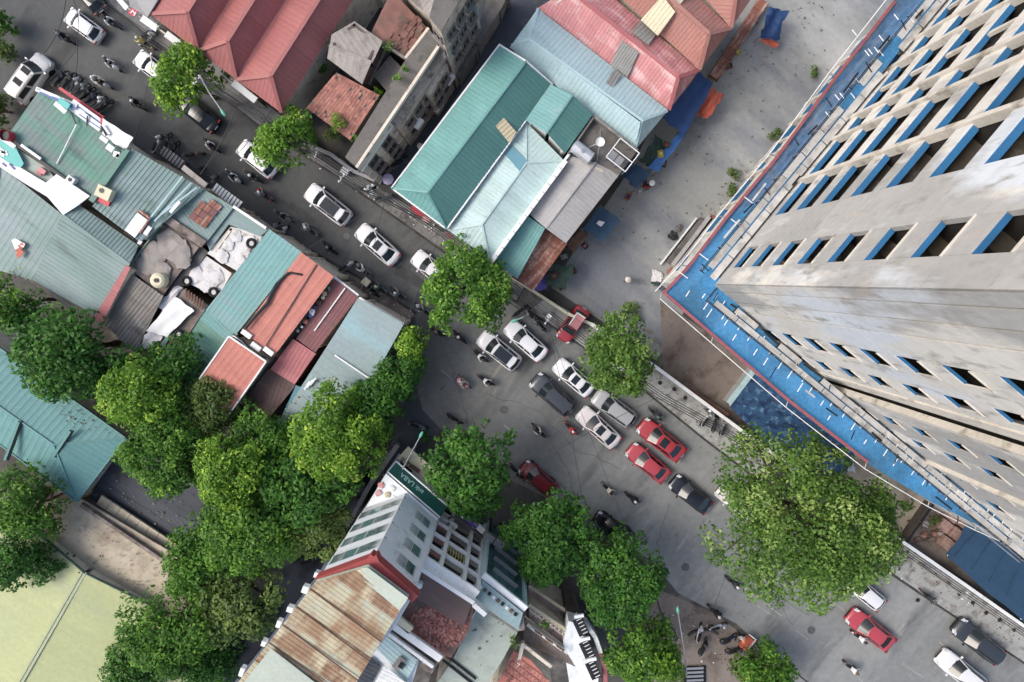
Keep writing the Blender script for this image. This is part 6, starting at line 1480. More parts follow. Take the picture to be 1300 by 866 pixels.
def car_meshes(k):
    if k in CARMESH: return CARMESH[k]
    p = CARP[k]; L2, W2, H = p['L']/2, p['W']/2, p['H']; R = []
    xs = [1, .985, .95, .88, .78, .66, .54, .42, .3, .15, 0, -.2, -.4, -.55, -.7, -.8, -.88, -.95, -.985, -1]
    wf = [(1,.60),(.985,.72),(.95,.83),(.88,.92),(.78,.97),(.6,1),(-.6,1),(-.8,.97),(-.9,.93),(-.96,.86),(-.985,.76),(-1,.66)]
    zd = [(1,.60),(.985,.68),(.95,.76),(.88,p['hood']*.87),(.7,p['hood']*.95),(p['cowl'],p['hood']),(p['cowl']-.02,p['hood']+.02),(p['rb'],p['trunk']),(-.88,p['trunk']*.99),(-.95,p['trunk']*.93),(-.985,.78),(-1,.66)]
    V = []; F = []
    for x in xs:
        w_ = W2*interp(x, wf); z = interp(x, zd); lo = .22 if abs(x) < .97 else .32
        half = [(0, z+.035), (w_*.45, z+.03), (w_*.78, z+.005), (w_*.90, z-.045), (w_*.97, z-.14), (w_, z-.28 if z > .9 else z*.62), (w_*.985, .42), (w_*.93, lo), (0, lo)]
        V += [(x*L2, y, zz) for y, zz in half]+[(x*L2, -y, zz) for y, zz in half[1:-1][::-1]]
    n = 16
    for i in range(len(xs)-1):
        for j in range(n): a = i*n+j; b = i*n+(j+1) % n; F.append((a, b, b+n, a+n))
    F.append(tuple(range(n))[::-1]); F.append(tuple(range((len(xs)-1)*n, len(xs)*n)))
    out = [('body', me_from(V, F, M_['carpaint'], True))]
    # cabin: base ring and roof ring, rounded corners in plan
    xc, xf, xr, xb = [p[q]*L2 for q in ('cowl', 'rf', 'rr', 'rb')]; bw = W2*.90; rw = W2*p['wr']; zb = p['hood']; zr = p['trunk']
    def edge(xa, ya, bulge, za, nn=6): return [(xa+bulge*math.cos(math.pi*(j/nn-.5)), ya*(1-2*j/nn), za+.0) for j in range(nn+1)]
    fb = edge(xc-.10, bw, .16, zb-.02); ft = edge(xf-.08, rw, .12, H-.04)
    rb_ = edge(xb+.08, bw*.93, -.12, zr-.02); rt = edge(xr+.06, rw*.95, -.08, H-.05)
    V = fb+ft+rb_+rt; F = []
    for j in range(6): F.append((j, j+1, 8+j, 7+j))
    for j in range(6): F.append((14+j+1, 14+j, 21+j, 21+j+1))
    F += [(0, 7, 21, 14), (6, 20, 27, 13)]
    m_ = len(V)
    for i in range(5):                                    # crowned roof
        f = i/4
        for j in range(7):
            a, b = Vector(ft[j]), Vector(rt[j]); q = a.lerp(b, f); q.z = H-.04+.05*math.sin(math.pi*j/6)+.03*math.sin(math.pi*f)-.015*f; V.append(tuple(q))
    for i in range(4):
        for j in range(6): a = m_+i*7+j; F.append((a, a+1, a+8, a+7))
    F += [(7+j, 7+j+1, m_+j+1, m_+j) for j in range(6)]+[(21+j+1, 21+j, m_+28+j, m_+28+j+1) for j in range(6)]
    F += [(7, m_, m_+7, m_+14, m_+21, m_+28, 21), (13, 27, m_+34, m_+27, m_+20, m_+13, m_+6)]
    out.append(('roof', me_from(V, F, M_['carpaint'])))
    def glass(A, B, t0, t1, s0, s1, push, up=.012):
        Vg = []; Fg = []; nn = 6
        for s in (s0, s1):
            for j in range(nn+1):
                u = t0+(t1-t0)*j/nn; k_ = min(int(u*6), 5); f = u*6-k_
                a = Vector(A[k_]).lerp(Vector(A[k_+1]), f); b = Vector(B[k_]).lerp(Vector(B[k_+1]), f)
                q = a.lerp(b, s); Vg.append((q.x+push, q.y, q.z+up))
        for j in range(nn): Fg.append((j, j+1, nn+2+j, nn+1+j))
        return Vg, Fg
    out.append(('windscreen', me_from(*glass(fb, ft, .045, .955, .06, .95, .012, .02), M_['glass'], True)))
    out.append(('rear_window', me_from(*glass(rb_, rt, .07, .93, .12, .90, -.012, .015), M_['glass'], True)))
    for sg_ in (1, -1):
        for (u0, u1) in ((.05, .47), (.52, .90)):
            a0, a1 = Vector(fb[0]), Vector(rb_[0]); b0, b1 = Vector(ft[0]), Vector(rt[0])
            q = [a0.lerp(a1, u0).lerp(b0.lerp(b1, u0), .14), a0.lerp(a1, u1).lerp(b0.lerp(b1, u1), .14), a0.lerp(a1, u1).lerp(b0.lerp(b1, u1), .88), a0.lerp(a1, u0).lerp(b0.lerp(b1, u0), .88)]
            Vg = [(v.x, sg_*(v.y+.014), v.z+.006) for v in q]; out.append(('side_window', me_from(Vg, [(0,1,2,3) if sg_ > 0 else (3,2,1,0)], M_['glass'])))
    for sg_ in (1, -1):
        mb = MB().tube([(xc-.12, sg_*W2*.95, zb+.05), (xc-.14, sg_*(W2+.10), zb+.06)], [.045,.035], 6); mb.box((xc-.13, sg_*(W2+.12), zb+.07), (.13,.2,.13)); out.append(('mirror', me_from(mb.V, mb.F, M_['carpaint'])))
        mb = MB().add([(L2*.955,sg_*W2*.55,.80),(L2*.90,sg_*W2*.86,.86),(L2*.80,sg_*W2*.93,.88),(L2*.84,sg_*W2*.66,.90),(L2*.985,sg_*W2*.55,.66),(L2*.93,sg_*W2*.90,.68)], [(0,1,2,3),(0,4,5,1)]); out.append(('headlight', me_from([Vector(v)+Vector((.03,sg_*.012,.045)) for v in mb.V], mb.F, M_['lampw'])))
        zt_ = p['trunk']; mb = MB().box((-L2*.955, sg_*W2*.74, zt_-.13), (.12,.34,.17)); out.append(('tail_light', me_from(mb.V, mb.F, M_['lampred'])))
        for fx in (.62, -.60):
            mb = MB().disc((fx*L2, sg_*(W2-.08), .33), .33, .2, 16, 'Y'); out.append(('wheel', me_from(mb.V, mb.F, M_['black'])))
    mb = MB().box((L2*.995, 0, .5), (.06, .9, .16)); out.append(('grille', me_from(mb.V, mb.F, M_['dark'])))
    mb = MB().box((-L2*1.0, 0, .72), (.03, .45, .14)); out.append(('number_plate', me_from(mb.V, mb.F, M_['white'])))
    mb = MB()
    for y in (-.5, .5): mb.bar((p['cowl']*L2+.02, y*W2*1.2, zb+.035), (p['cowl']*L2-.10, y*W2*.1, zb+.06), .03, .02)
    out.append(('wiper', me_from(mb.V, mb.F, M_['black'])))
    if k in ('suv', 'mpv'):
        for sg_ in (1, -1):
            mb = MB().tube([(xf-.25, sg_*rw*.96, H+.0), (xf-.4, sg_*rw*.96, H+.05), (xr+.35, sg_*rw*.93, H+.04), (xr+.2, sg_*rw*.93, H-.01)], .025, 5); out.append(('roof_rail', me_from(mb.V, mb.F, M_['dark'])))
    if k in ('sedan', 'suv'):
        pass
    CARMESH[k] = out; return out
def car(kind, f, b, col, label, extra=None, group='cars on the road'):
    A, B = P(*f, .9), P(*b, .9); c = (A+B)/2; d = A-B; T = thing('car', label, 'car', (c.x, c.y, .006), math.atan2(d.y, d.x), group)
    s = max(.8, min(1.15, d.length*.94/CARP[kind]['L'])); T.scale = (s, (s+.96)/2, (s+.96)/2)
    p = CARP[kind]; L2, W2, H = p['L']/2, p['W']/2, p['H']
    dust = random.uniform(.84, 1.02); col = tuple(q*dust for q in col)
    for nm, me in car_meshes(kind):
        o = bpy.data.objects.new(nm, me); COL.objects.link(o); o.parent = T; o.color = (*col, 1)
    if extra == 'sunroof':
        mb = MB().box((p['rf']*L2-.55, 0, H+.035), (.62, .85, .03)); mesh('sunroof', mb.V, mb.F, M_['glass'], T, world=False)
    if extra == 'panorama':
        mb = MB().box(((p['rf']+p['rr'])*L2/2+.15, 0, H+.045), ((p['rf']-p['rr'])*L2*.68, 1.08, .03)); mesh('glass_roof', mb.V, mb.F, M_['glass'], T, world=False)
    if extra == 'hatches':
        for x in (.55, -.75): mb = MB().box((x, 0, H+.04), (.55, .8, .05)); mesh('roof_hatch', mb.V, mb.F, M_['black'], T, world=False)
    if extra == 'blackroof':
        mb = MB().box(((p['rf']+p['rr'])*L2/2, 0, H+.035), ((p['rf']-p['rr'])*L2*.86, 1.15, .02)); mesh('roof_panel', mb.V, mb.F, M_['dark'], T, world=False)
    return T
W_ = C(226,226,228); SV = C(168,170,172); DG = C(62,68,76); BK = C(22,24,30); RD = C(176,40,52); PR = C(188,56,70); PW = C(214,206,204)
car('hatch', (82,15), (127,48), W_, 'white hatchback at the upper left corner beside a dark cable', )
car('mpv', (58,70), (16,128), C(200,200,196), 'white van with two dark roof hatches partly under the shop signs', 'hatches')
car('sedan', (170,68), (218,106), W_, 'white sedan with its rear hidden by the first street tree')
car('sedan', (224,122), (275,163), BK, 'black sedan with only its tail showing from under the first street tree')
car('hatch', (302,182), (349,221), W_, 'white hatchback beside the oval street tree')
car('suv', (388,238), (443,281), W_, 'white car with full dark glass roof on the upper street', 'panorama')
car('sedan', (453,288), (504,333), W_, 'white sedan with small dark sunroof on the upper street', 'sunroof')
car('sedan', (524,322), (572,362), W_, 'white car with only its bonnet showing left of the round street tree')
car('suv', (608,425), (659,466), W_, 'white car with dark glass roof touching the round street tree', 'panorama')
car('sedan', (643,411), (692,455), W_, 'white sedan next to the white car with dark glass roof')
car('sedan', (705,460), (752,500), W_, 'white sedan with sunroof left of the pale tree', 'sunroof')
car('suv', (676,479), (727,524), DG, 'dark grey car behind the white sunroof sedan')
car('suv', (754,500), (806,538), SV, 'silver car coming out from under the pale tree', None)
car('sedan', (735,521), (785,566), PW, 'off-white sedan between the silver car and the pink-red car', 'sunroof')
car('sedan', (812,537), (868,581), RD, 'deep red car with black mark, upper of the two red cars', 'sunroof')
car('sedan', (798,568), (848,609), PR, 'pinkish red car, lower of the two red cars')
car('sedan', (853,609), (902,648), C(34,38,48), 'dark blue-black car left of the huge feathery tree')
car('sedan', (912,620), (960,655), PW, 'pale car mostly hidden by the huge feathery tree')
car('hatch', (662,590), (704,626), C(120,24,32), 'dark red car half under the dense roadside trees', group='cars parked by the trees')
car('sedan', (713,432), (742,392), RD, 'red car parked on the pavement behind the pale tree', 'blackroof', group='cars parked by the trees')
car('sedan', (754,656), (803,688), BK, 'black car parked between the two roadside trees', group='cars parked by the trees')
car('hatch', (1080,737), (1122,772), W_, 'white car with its tail showing below the huge feathery tree')
car('sedan', (1078,779), (1134,822), PR, 'red car on the lower road beside a white motorbike')
car('suv', (1214,792), (1272,838), C(52,58,64), 'dark grey car near the lower right corner')
car('suv', (1193,831), (1250,876), W_, 'white car cut by the bottom edge near the corner')
car('hatch', (96,-24), (126,12), C(60,60,64), 'dark car cut by the top edge of the upper street')

# ------------------------------------------------------------------ motorbikes and people
def rd_person():
    """one continuous riding body grown from a joint skeleton"""
    def grow(J, E, rad, root):
        me = bpy.data.meshes.new('p'); me.from_pydata(J, E, []); o = bpy.data.objects.new('p', me); COL.objects.link(o)
        md = o.modifiers.new('s', 'SKIN'); sv = me.skin_vertices[0].data if me.skin_vertices else None
        if sv is None:
            bpy.context.view_layer.objects.active = o; o.select_set(True); bpy.ops.mesh.customdata_skin_add() ; sv = me.skin_vertices[0].data
        for i, r in enumerate(rad): sv[i].radius = r if isinstance(r, tuple) else (r, r)
        sv[root].use_root = True
        o.modifiers.new('u', 'SUBSURF').levels = 1
        d_ = bpy.context.evaluated_depsgraph_get(); m2 = bpy.data.meshes.new_from_object(o.evaluated_get(d_)); bpy.data.objects.remove(o); return m2
    def color(me, test):
        for m in ('shirt', 'trouser', 'skin'): me.materials.append(M_[m])
        for f in me.polygons: f.use_smooth = True; f.material_index = test(f.center)
    # riding, x forward
    J = [(-.22,0,.86),(-.16,0,1.08),(-.05,0,1.30),(.02,0,1.44),(.07,0,1.56),(.10,0,1.67)]; E = [(0,1),(1,2),(2,3),(3,4),(4,5)]
    R = [(.15,.13),(.15,.12),(.17,.12),(.08,.08),(.085,.1),(.09,.1)]
    for s in (1, -1):
        n = len(J); J += [(.0,s*.20,1.36),(.20,s*.30,1.16),(.44,s*.30,1.06),(.53,s*.29,1.05)]; E += [(2,n),(n,n+1),(n+1,n+2),(n+2,n+3)]; R += [.075,.055,.042,.045]
        n = len(J); J += [(-.14,s*.12,.84),(.26,s*.19,.80),(.16,s*.17,.40),(.28,s*.17,.32)]; E += [(0,n),(n,n+1),(n+1,n+2),(n+2,n+3)]; R += [.10,.075,.05,.045]
    a = grow(J, E, R, 0)
    color(a, lambda c: 1 if c.z < .92 else (2 if (c.z > 1.46 or (c.x > .42 and abs(c.y) > .2)) else 0))
    # walking
    J = [(0,0,.95),(0,0,1.15),(0,0,1.36),(.01,0,1.48),(.03,0,1.56),(.04,0,1.66)]; E = [(0,1),(1,2),(2,3),(3,4),(4,5)]; R = [(.14,.11),(.14,.11),(.17,.11),(.07,.07),(.085,.1),(.085,.1)]
    for s in (1, -1):
        n = len(J); J += [(0,s*.2,1.40),(-.06*s,s*.25,1.12),(.12*s,s*.24,.88),(.16*s,s*.23,.80)]; E += [(2,n),(n,n+1),(n+1,n+2),(n+2,n+3)]; R += [.07,.05,.038,.04]
        n = len(J); J += [(0,s*.1,.9),(.14*s,s*.11,.5),(.12*s-.05,s*.11,.09),(.2*s+.06,s*.11,.05)]; E += [(0,n),(n,n+1),(n+1,n+2),(n+2,n+3)]; R += [.1,.07,.045,.045]
    b = grow(J, E, R, 0); color(b, lambda c: 1 if c.z < .98 else (2 if (c.z > 1.48 or c.z < .92) else 0))
    return a, b
RIDER, WALKER = rd_person()
def helmet_me():
    V = []; F = []; n = 14
    for i in range(6):
        th = math.pi*.56*i/5
        for j in range(n):
            a = 2*math.pi*j/n; V.append((.155*math.sin(th)*math.cos(a)+.02, .135*math.sin(th)*math.sin(a), .15*math.cos(th)))
    for i in range(5):
        for j in range(n): F.append((i*n+j, (i+1)*n+j, (i+1)*n+(j+1) % n, i*n+(j+1) % n))
    return me_from(V, F, M_['helmet'], True)
HELM = helmet_me()
def hat_me():
    V = [(0,0,.16)]; F = []
    for j in range(16): V.append((.26*math.cos(j*math.pi/8), .26*math.sin(j*math.pi/8), 0))
    for j in range(16): F.append((0, 1+j, 1+(j+1) % 16))
    return me_from(V, F, M_['helmet'])
HAT = hat_me()
def bike_meshes():
    out = []
    def tor(cx, r=.25, t=.055):
        V = []; F = []
        for i in range(16):
            for j in range(6):
                a, b = 2*math.pi*i/16, 2*math.pi*j/6; V.append((cx+(r+t*math.cos(b))*math.cos(a), t*1.1*math.sin(b), .3+(r+t*math.cos(b))*math.sin(a)))
                F.append((i*6+j, ((i+1) % 16)*6+j, ((i+1) % 16)*6+(j+1) % 6, i*6+(j+1) % 6))
        return V, F
    for x in (.66, -.62): out.append(('wheel', me_from(*tor(x), M_['black'], True)))
    def loft(T, m):
        V = []; F = []; n = 10
        for x, w_, z, hh in T:
            for j in range(n): a = 2*math.pi*j/n; V.append((x, w_*math.cos(a), z+hh*math.sin(a)))
        for i in range(len(T)-1):
            for j in range(n): F.append((i*n+j, i*n+(j+1) % n, (i+1)*n+(j+1) % n, (i+1)*n+j))
        F.append(tuple(range(n))[::-1]); F.append(tuple(range((len(T)-1)*n, len(T)*n))); return me_from(V, F, m, True)
    out.append(('front_panel', loft([(.80,.03,.58,.05),(.70,.12,.62,.14),(.55,.19,.78,.24),(.46,.20,.86,.22),(.38,.12,.92,.1)], M_['bike'])))
    out.append(('body', loft([(.42,.12,.45,.1),(.2,.15,.42,.12),(-.05,.15,.48,.14),(-.3,.17,.60,.16),(-.6,.15,.68,.13),(-.85,.08,.72,.07),(-.95,.03,.72,.03)], M_['bike'])))
    out.append(('seat', loft([(.1,.08,.76,.03),(.0,.14,.80,.05),(-.3,.15,.81,.05),(-.6,.14,.84,.05),(-.78,.08,.84,.03)], M_['black'])))
    mb = MB().tube([(.36,.33,1.03),(.44,.14,1.0),(.44,-.14,1.0),(.36,-.33,1.03)], .018, 5); out.append(('handlebar', me_from(mb.V, mb.F, M_['dark'])))
    for s in (1, -1):
        mb = MB().tube([(.42,s*.18,1.02),(.46,s*.28,1.2)], .01, 4).disc((.47,s*.30,1.22), .06, .02, 8, 'X'); out.append(('mirror', me_from(mb.V, mb.F, M_['steel'])))
    mb = MB().tube([(-.2,-.17,.3),(-.8,-.2,.42)], [.03,.05], 8); out.append(('exhaust', me_from(mb.V, mb.F, M_['steel'])))
    mb = MB().box((-.95,0,.62), (.05,.16,.1)); out.append(('tail_light', me_from(mb.V, mb.F, M_['lampred'])))
    mb = MB().tube([(-.65,.12,.9),(-.92,.1,.92),(-.92,-.1,.92),(-.65,-.12,.9)], .014, 4); out.append(('rack', me_from(mb.V, mb.F, M_['steel'])))
    return out
BIKE = bike_meshes()
KC = dict(white=C(214,214,214), black=C(30,30,32), grey=C(120,122,126), red=C(170,34,38), blue=C(44,70,130), dark=C(52,54,60), yellow=C(196,180,96), cream=C(206,196,176), brown=C(110,80,62), green=C(62,104,84), pink=C(206,142,150), navy=C(34,42,72), silver=C(172,176,180), orange=C(204,104,56), pale=C(186,196,206))
def bike(px, py, ang, col, label, group, z=.006):
    c = P(px, py, z+.6); T = thing('motorbike', label, 'motorbike', (c.x, c.y, z), ang, group)
    for nm, me in BIKE:
        o = bpy.data.objects.new(nm, me); COL.objects.link(o); o.parent = T; o.color = (*KC[col], 1)
    return T
def head(T, what, col):
    o = bpy.data.objects.new('helmet' if what == 'helmet' else 'hat', HELM if what == 'helmet' else HAT); COL.objects.link(o); o.parent = T; o.color = (*KC[col], 1); return o
def rider(px, py, ang, shirt, hel, label, z=.006, pill=None):
    c = P(px, py, z+.6); T = bpy.data.objects.new('person', RIDER); COL.objects.link(T); T.location = (c.x, c.y, z); T.rotation_euler = (0, 0, ang); T.color = (*KC[shirt], 1)
    tag(T, label, 'person', 'people riding motorbikes'); h_ = head(T, 'helmet', hel); h_.location = (.09, 0, 1.67)
    if pill:
        T2 = bpy.data.objects.new('person', RIDER); COL.objects.link(T2); d = Vector((math.cos(ang), math.sin(ang), 0)); T2.location = (c.x-d.x*.42, c.y-d.y*.42, z+.05); T2.rotation_euler = (0,0,ang); T2.color = (*KC[pill[0]], 1)
        tag(T2, pill[2], 'person', 'people riding motorbikes'); h_ = head(T2, 'helmet', pill[1]); h_.location = (.09, 0, 1.67)
UL = math.radians(141); DR = math.radians(-39)
riders = [  # px py angle bike shirt helmet where passenger?
 (141,28,DR,'dark','white','black','near the top edge beside the white hatchback',None),
 (82,47,DR,'black','dark','grey','left of the white hatchback in the upper left corner',None),
 (142,81,DR,'white','white','black','mid upper street, upper of two white bikes',None),
 (130,105,DR,'silver','cream','black','mid upper street, lower of two white bikes',('white','white')),
 (174,131,DR,'dark','black','white','alone between the shop signs and the first street tree',None),
 (183,54,UL,'yellow','yellow','cream','beside the striped parked motorbike by the red roof',None),
 (268,184,DR,'black','white','grey','next to the thin cable on the upper street',None),
 (297,224,DR,'white','pale','black','left of the white hatchback by the oval tree',None),
 (321,224,DR,'dark','dark','white','just behind the white hatchback by the oval tree',None),
 (335,247,UL,'red','grey','white','on a red motorbike below the oval tree',None),
 (360,274,DR,'grey','grey','black','level with the white glass-roofed car',None),
 (393,291,UL,'silver','grey','white','between the two white cars of the upper street',None),
 (418,314,DR,'black','dark','grey','beside the orange roof corner',None),
 (461,342,UL,'grey','white','black','near the maroon roof eave',None),
 (505,373,UL,'dark','grey','white','level with the street corner of the grey roof',None),
 (537,393,UL,'silver','grey','black','at the left side of the round street tree, upper one',None),
 (554,420,DR,'black','brown','grey','at the left side of the round street tree, lower one',None),
 (584,428,UL,'black','dark','white','just under the lower rim of the round street tree',None),
 (610,452,DR,'dark','white','black','left of the white car with dark glass roof',None),
 (588,485,DR,'pink','cream','brown','in the open junction, left of a pair',('pink','white')),
 (617,483,DR,'black','white','black','in the open junction, right of a pair',None),
 (684,547,UL,'dark','cream','black','alone in the lane below the dark grey car',None),
 (725,544,DR,'red','red','white','in a red jacket left of the off-white sedan',None),
 (832,526,DR,'black','dark','green','above the upper red car',None),
 (773,621,DR,'grey','cream','black','below the pinkish red car, left of a pair',None),
 (803,632,DR,'black','black','white','below the pinkish red car, right of a pair',None),
 (931,739,DR,'black','dark','white','alone left of the huge feathery tree',None),
 (908,776,DR,'dark','black','white','near the small plaza',None),
 (1091,808,DR,'white','white','black','touching the red car on the lower road',None),
 (1081,847,DR,'grey','white','brown','near the bottom edge of the lower road',None),
 (1178,757,DR,'black','dark','green','on the pale pavement beside the navy sheet roof',None),
 (481,365,UL,'dark','green','cream','close to the maroon roof below a white box',None),
]
for (x, y, a, bc, sh, he, ws, pl_) in riders:
    a += random.uniform(-.12, .12)
    bike(x, y, a, bc, f'{bc} motorbike ridden {ws}', 'motorbikes being ridden')
    rider(x, y, a, sh, he, f'rider, {sh} top, {he} helmet, {ws}', pill=(pl_[0], pl_[1], f'passenger in {pl_[0]} riding pillion {ws}') if pl_ else None)
rs = random.Random(44)
parked = [(76,99),(86,102),(95,108),(102,114),(109,119),(115,125),(123,130),(131,134)]
colr = ['black','dark','silver','grey','black','navy','white','dark','black','silver','red','grey']
for k, (x, y) in enumerate(parked):
    bike(x, y, math.radians(rs.uniform(35, 65)), colr[k], f'{colr[k]} parked motorbike, number {["one","two","three","four","five","six","seven","eight","nine","ten"][k]} from the van in the row before the shop signs' if k < 10 else f'{colr[k]} motorbike standing in front of the row by the shop signs', 'motorbikes parked by the shop signs')
for (x, y, a, cl_, ws) in ((190,41,40,'blue','leaning by the red roof wall'), (187,49,40,'white','with white seat next to the blue one by the red roof'), (199,182,60,'white','beside the dark ribbed awning'), (211,180,65,'dark','second beside the dark ribbed awning'), (219,190,60,'black','third beside the dark ribbed awning'), (246,196,10,'brown','lying across at the end of the dark ribbed awning'), (252,222,60,'black','next to the cable foot on the dusty awning'), (268,232,60,'grey','above the white finned awning'),
    (345,291,50,'grey','by the dark shop front above the teal roof'), (358,296,45,'silver','second by the dark shop front above the teal roof'), (440,338,30,'silver','by the thin eave over the maroon roof'), (472,368,-40,'black','carrying a white box by the maroon roof'),
    (676,403,-50,'grey','on the pavement left of the red parked car'), (686,412,-45,'black','second on the pavement left of the red parked car'), (660,395,30,'dark','at the end of the low railing'),
    (897,532,60,'silver','left of three at the kerb beside the tower lot'), (908,537,75,'black','middle of three at the kerb beside the tower lot'), (919,542,65,'grey','right of three at the kerb beside the tower lot'),
    (655,598,-40,'dark','between tree and dark red car'), (664,606,-30,'grey','touching the dark red car'), (531,541,-20,'grey','at the side street mouth'), (577,532,-40,'black','at the lower edge of the open junction'),
    (888,804,80,'white','on the small plaza'), (893,822,70,'black','second on the small plaza'), (926,812,30,'navy','by the orange handcart'), (933,826,20,'dark','behind the orange handcart'), (912,796,10,'pale','at the top edge of the small plaza'),
    (498,598,20,'silver','by the alley railing near the green sign'), (536,600,-30,'white','among parasols near the green sign'), (524,612,-35,'blue','beside the green sign'), (520,130,40,'dark','in the shaded alley below the annexe'), (544,128,20,'black','deep in the alley beside the teal roof'), (506,205,35,'navy','in the alley mouth'), (487,250,20,'silver','beside the pole cluster at the alley mouth'), (563,118,60,'grey','in the alley beside the low flat roof'), (886,8,0,'dark','by the top of the market row')):
    bike(x, y, math.radians(a+rs.uniform(-8, 8)), cl_, f'{cl_} parked motorbike {ws}', 'motorbikes parked off the road', .13 if 640 < x < 930 and y < 545 else .02)
c = P(466,358,.8); bx = thing('delivery_box', 'square white delivery box behind a motorbike near the maroon roof', 'box', (c.x, c.y, .85), DR)
mb = MB().box((0,0,.25), (.62,.6,.5)); mesh('box_body', mb.V, mb.F, M_['white'], bx, world=False); mb = MB().box((0,0,.52), (.66,.64,.05)); mesh('lid', mb.V, mb.F, M_['cream2'], bx, world=False)
for (x, y, sh, ht, hc_, ws) in ((796,355,'white','hat','cream','standing alone in the open yard'), (826,234,'pink','hat','white','beside the navy tarpaulin'), (820,238,'red','helmet','black','at the tip of the navy tarpaulin'), (716,190,'white','hat','cream','on the concrete terrace') , (899,520,'dark','helmet','white','near the three bikes at the kerb'), (941,808,'white','hat','orange','by the orange handcart'), (570,190,'grey','helmet','white','in the shaded alley'), (535,188,'cream','hat','cream','at the middle of the shaded alley'), (232,205,'brown','hat','orange','by the dusty awning strip'), (458,218,'white','helmet','grey','at the gate of the old cream block')):
    if ws == 'on the concrete terrace': continue
    z = .02; c = P(x, y, .9); T = bpy.data.objects.new('person', WALKER); COL.objects.link(T); T.location = (c.x, c.y, z); T.rotation_euler = (0, 0, rs.uniform(0, 6)); T.color = (*KC[sh], 1)
    tag(T, f'person in {sh} top and {hc_} {ht} {ws}', 'person', 'people on foot'); h_ = head(T, ht, hc_); h_.location = (.04, 0, 1.68 if ht == 'helmet' else 1.72)
# ------------------------------------------------------------------ lamps, poles, cables, walls and small things
def lamp(px0, py0, px1, py1, h, label):
    a = P(px0, py0, .1); tip = P(px1, py1, h); b = Vector((a.x, a.y, 0)); T = thing('street_lamp', label, 'street lamp', tuple(b))
    t0 = b+Vector((0,0,h-.6)); MB().tube([b, t0], [.11,.07], 8).build('pole', M_['pole'], T)
    mid = t0.lerp(tip, .5)+Vector((0,0,.35)); MB().tube([t0, mid, tip], .05, 6).build('arm', M_['steel'], T)
    d = (tip-t0); d.z = 0; d.normalize()
    V = []; F = []; n = 10
    for s, w_, z in ((-.1,.04,0),(0,.09,.05),(.2,.13,.08),(.42,.1,.05),(.52,.04,0)):
        for j in range(n):
            q = math.pi*j/(n-1); p = tip+d*s+Vector((-d.y, d.x, 0))*w_*math.cos(q)+Vector((0,0,z*math.sin(q)*1.6)); V.append(p)
    for i in range(4):
        for j in range(n-1): F.append((i*n+j, i*n+j+1, (i+1)*n+j+1, (i+1)*n+j))
    mesh('lamp_head', V, F, M_['lampgreen'], T, smooth=True)
    MB().bar(tip+Vector((0,0,-.03))+d*.05, tip+d*.45+Vector((0,0,-.03)), .14, .05).build('lamp_cover', M_['lampglass'], T)
lamp(305,131,281,140,8.5,'street lamp with green head between the first two street trees')
lamp(528,566,533,555,8.5,'street lamp with green head at the side street mouth')
lamp(846,800,861,778,8.5,'street lamp with green head over the small plaza')
lamp(668,394,656,406,8.5,'street lamp with green head beside the round street tree')
def pole(px, py, h, label, arms=1, rz=0, drums=0):
    b = P(px, py, 0); T = thing('utility_pole', label, 'utility pole', (b.x, b.y, 0), rz)
    mb = MB().tube([(0,0,0),(0,0,h)], [.16,.1], 8); mesh('shaft', mb.V, mb.F, M_['pole'], T, world=False)
    for k in range(arms):
        mb = MB().box((0,0,h-.4-.5*k), (.9,.08,.08)); mesh('crossarm', mb.V, mb.F, M_['steel'], T, world=False)
        for x in (-.35,0,.35): mb = MB().tube([(x,0,h-.35-.5*k),(x,0,h-.15-.5*k)], .06, 6); mesh('insulator', mb.V, mb.F, M_['white'], T, world=False)
    for k in range(drums): mb = MB().tube([(.3*math.cos(k*2.1),.3*math.sin(k*2.1),h-2.2),(.3*math.cos(k*2.1),.3*math.sin(k*2.1),h-1.4)], .2, 8); mesh('meter_box', mb.V, mb.F, M_['steel' if k % 2 else 'white'], T, world=False)
    return T
pole(489,251,7.5,'pole with cluster of white fittings at the alley mouth',2,.5,4); pole(300,133,8,'pole beside the street lamp near the red roof',1,.9); pole(457,240,7,'short pole on the pavement before the old cream block',1,.9)
pole(128,10,8,'pole at the top end of the upper street',1,.9); pole(560,292,6,'pole under the large teal roof corner',1,.9); pole(690,400,8,'pole on the pavement left of the red parked car',1,.9,1); pole(985,590,8,'pole hidden under the huge feathery tree',1,.9); pole(1165,715,7,'pole at the wall corner by the pallets',1,.9)
def cable(pts, label, r=.03, sagm=.5, n=1):
    T = thing('cable', label, 'cable', (P(*pts[0][:2], 0).x, P(*pts[0][:2], 0).y, 0))
    for k in range(n):
        Q = []
        for i in range(len(pts)-1):
            a, b = P(*pts[i]), P(*pts[i+1])
            for j in range(10): f = j/10; q = a.lerp(b, f); q.z -= sagm*4*f*(1-f)*(1+.3*k); q += Vector((.18*k, .1*k, 0)); Q.append(q)
        Q.append(P(*pts[-1])); MB().tube(Q, r, 5).build('wire', M_['wirem'], T)
cable([(302,132,7.5),(254,222,6.0)],'pale thin cable crossing the upper street near the lamp', .035)
cable([(84,-4,7.5),(56,68,6.5)],'thin cable crossing at the upper left corner', .03); cable([(97,48,6.5),(88,116,6.3)],'short cable hanging over the parked motorbikes', .03)
cable([(92,-4,7.6),(97,48,6.5)],'cable end beside the white hatchback', .025)
cable([(128,10,7.6),(300,133,7.6),(457,240,6.6),(489,251,7.2),(560,300,5.9),(690,400,7.6),(834,505,7.6),(985,590,7.6),(1165,715,6.7),(1310,815,7)],'bundle of dark cables strung along the pavement side of the street', .035, .4, 4)
cable([(560,292,5.9),(457,240,6.9)],'dark cable pair before the alley mouth', .04, .3, 2)
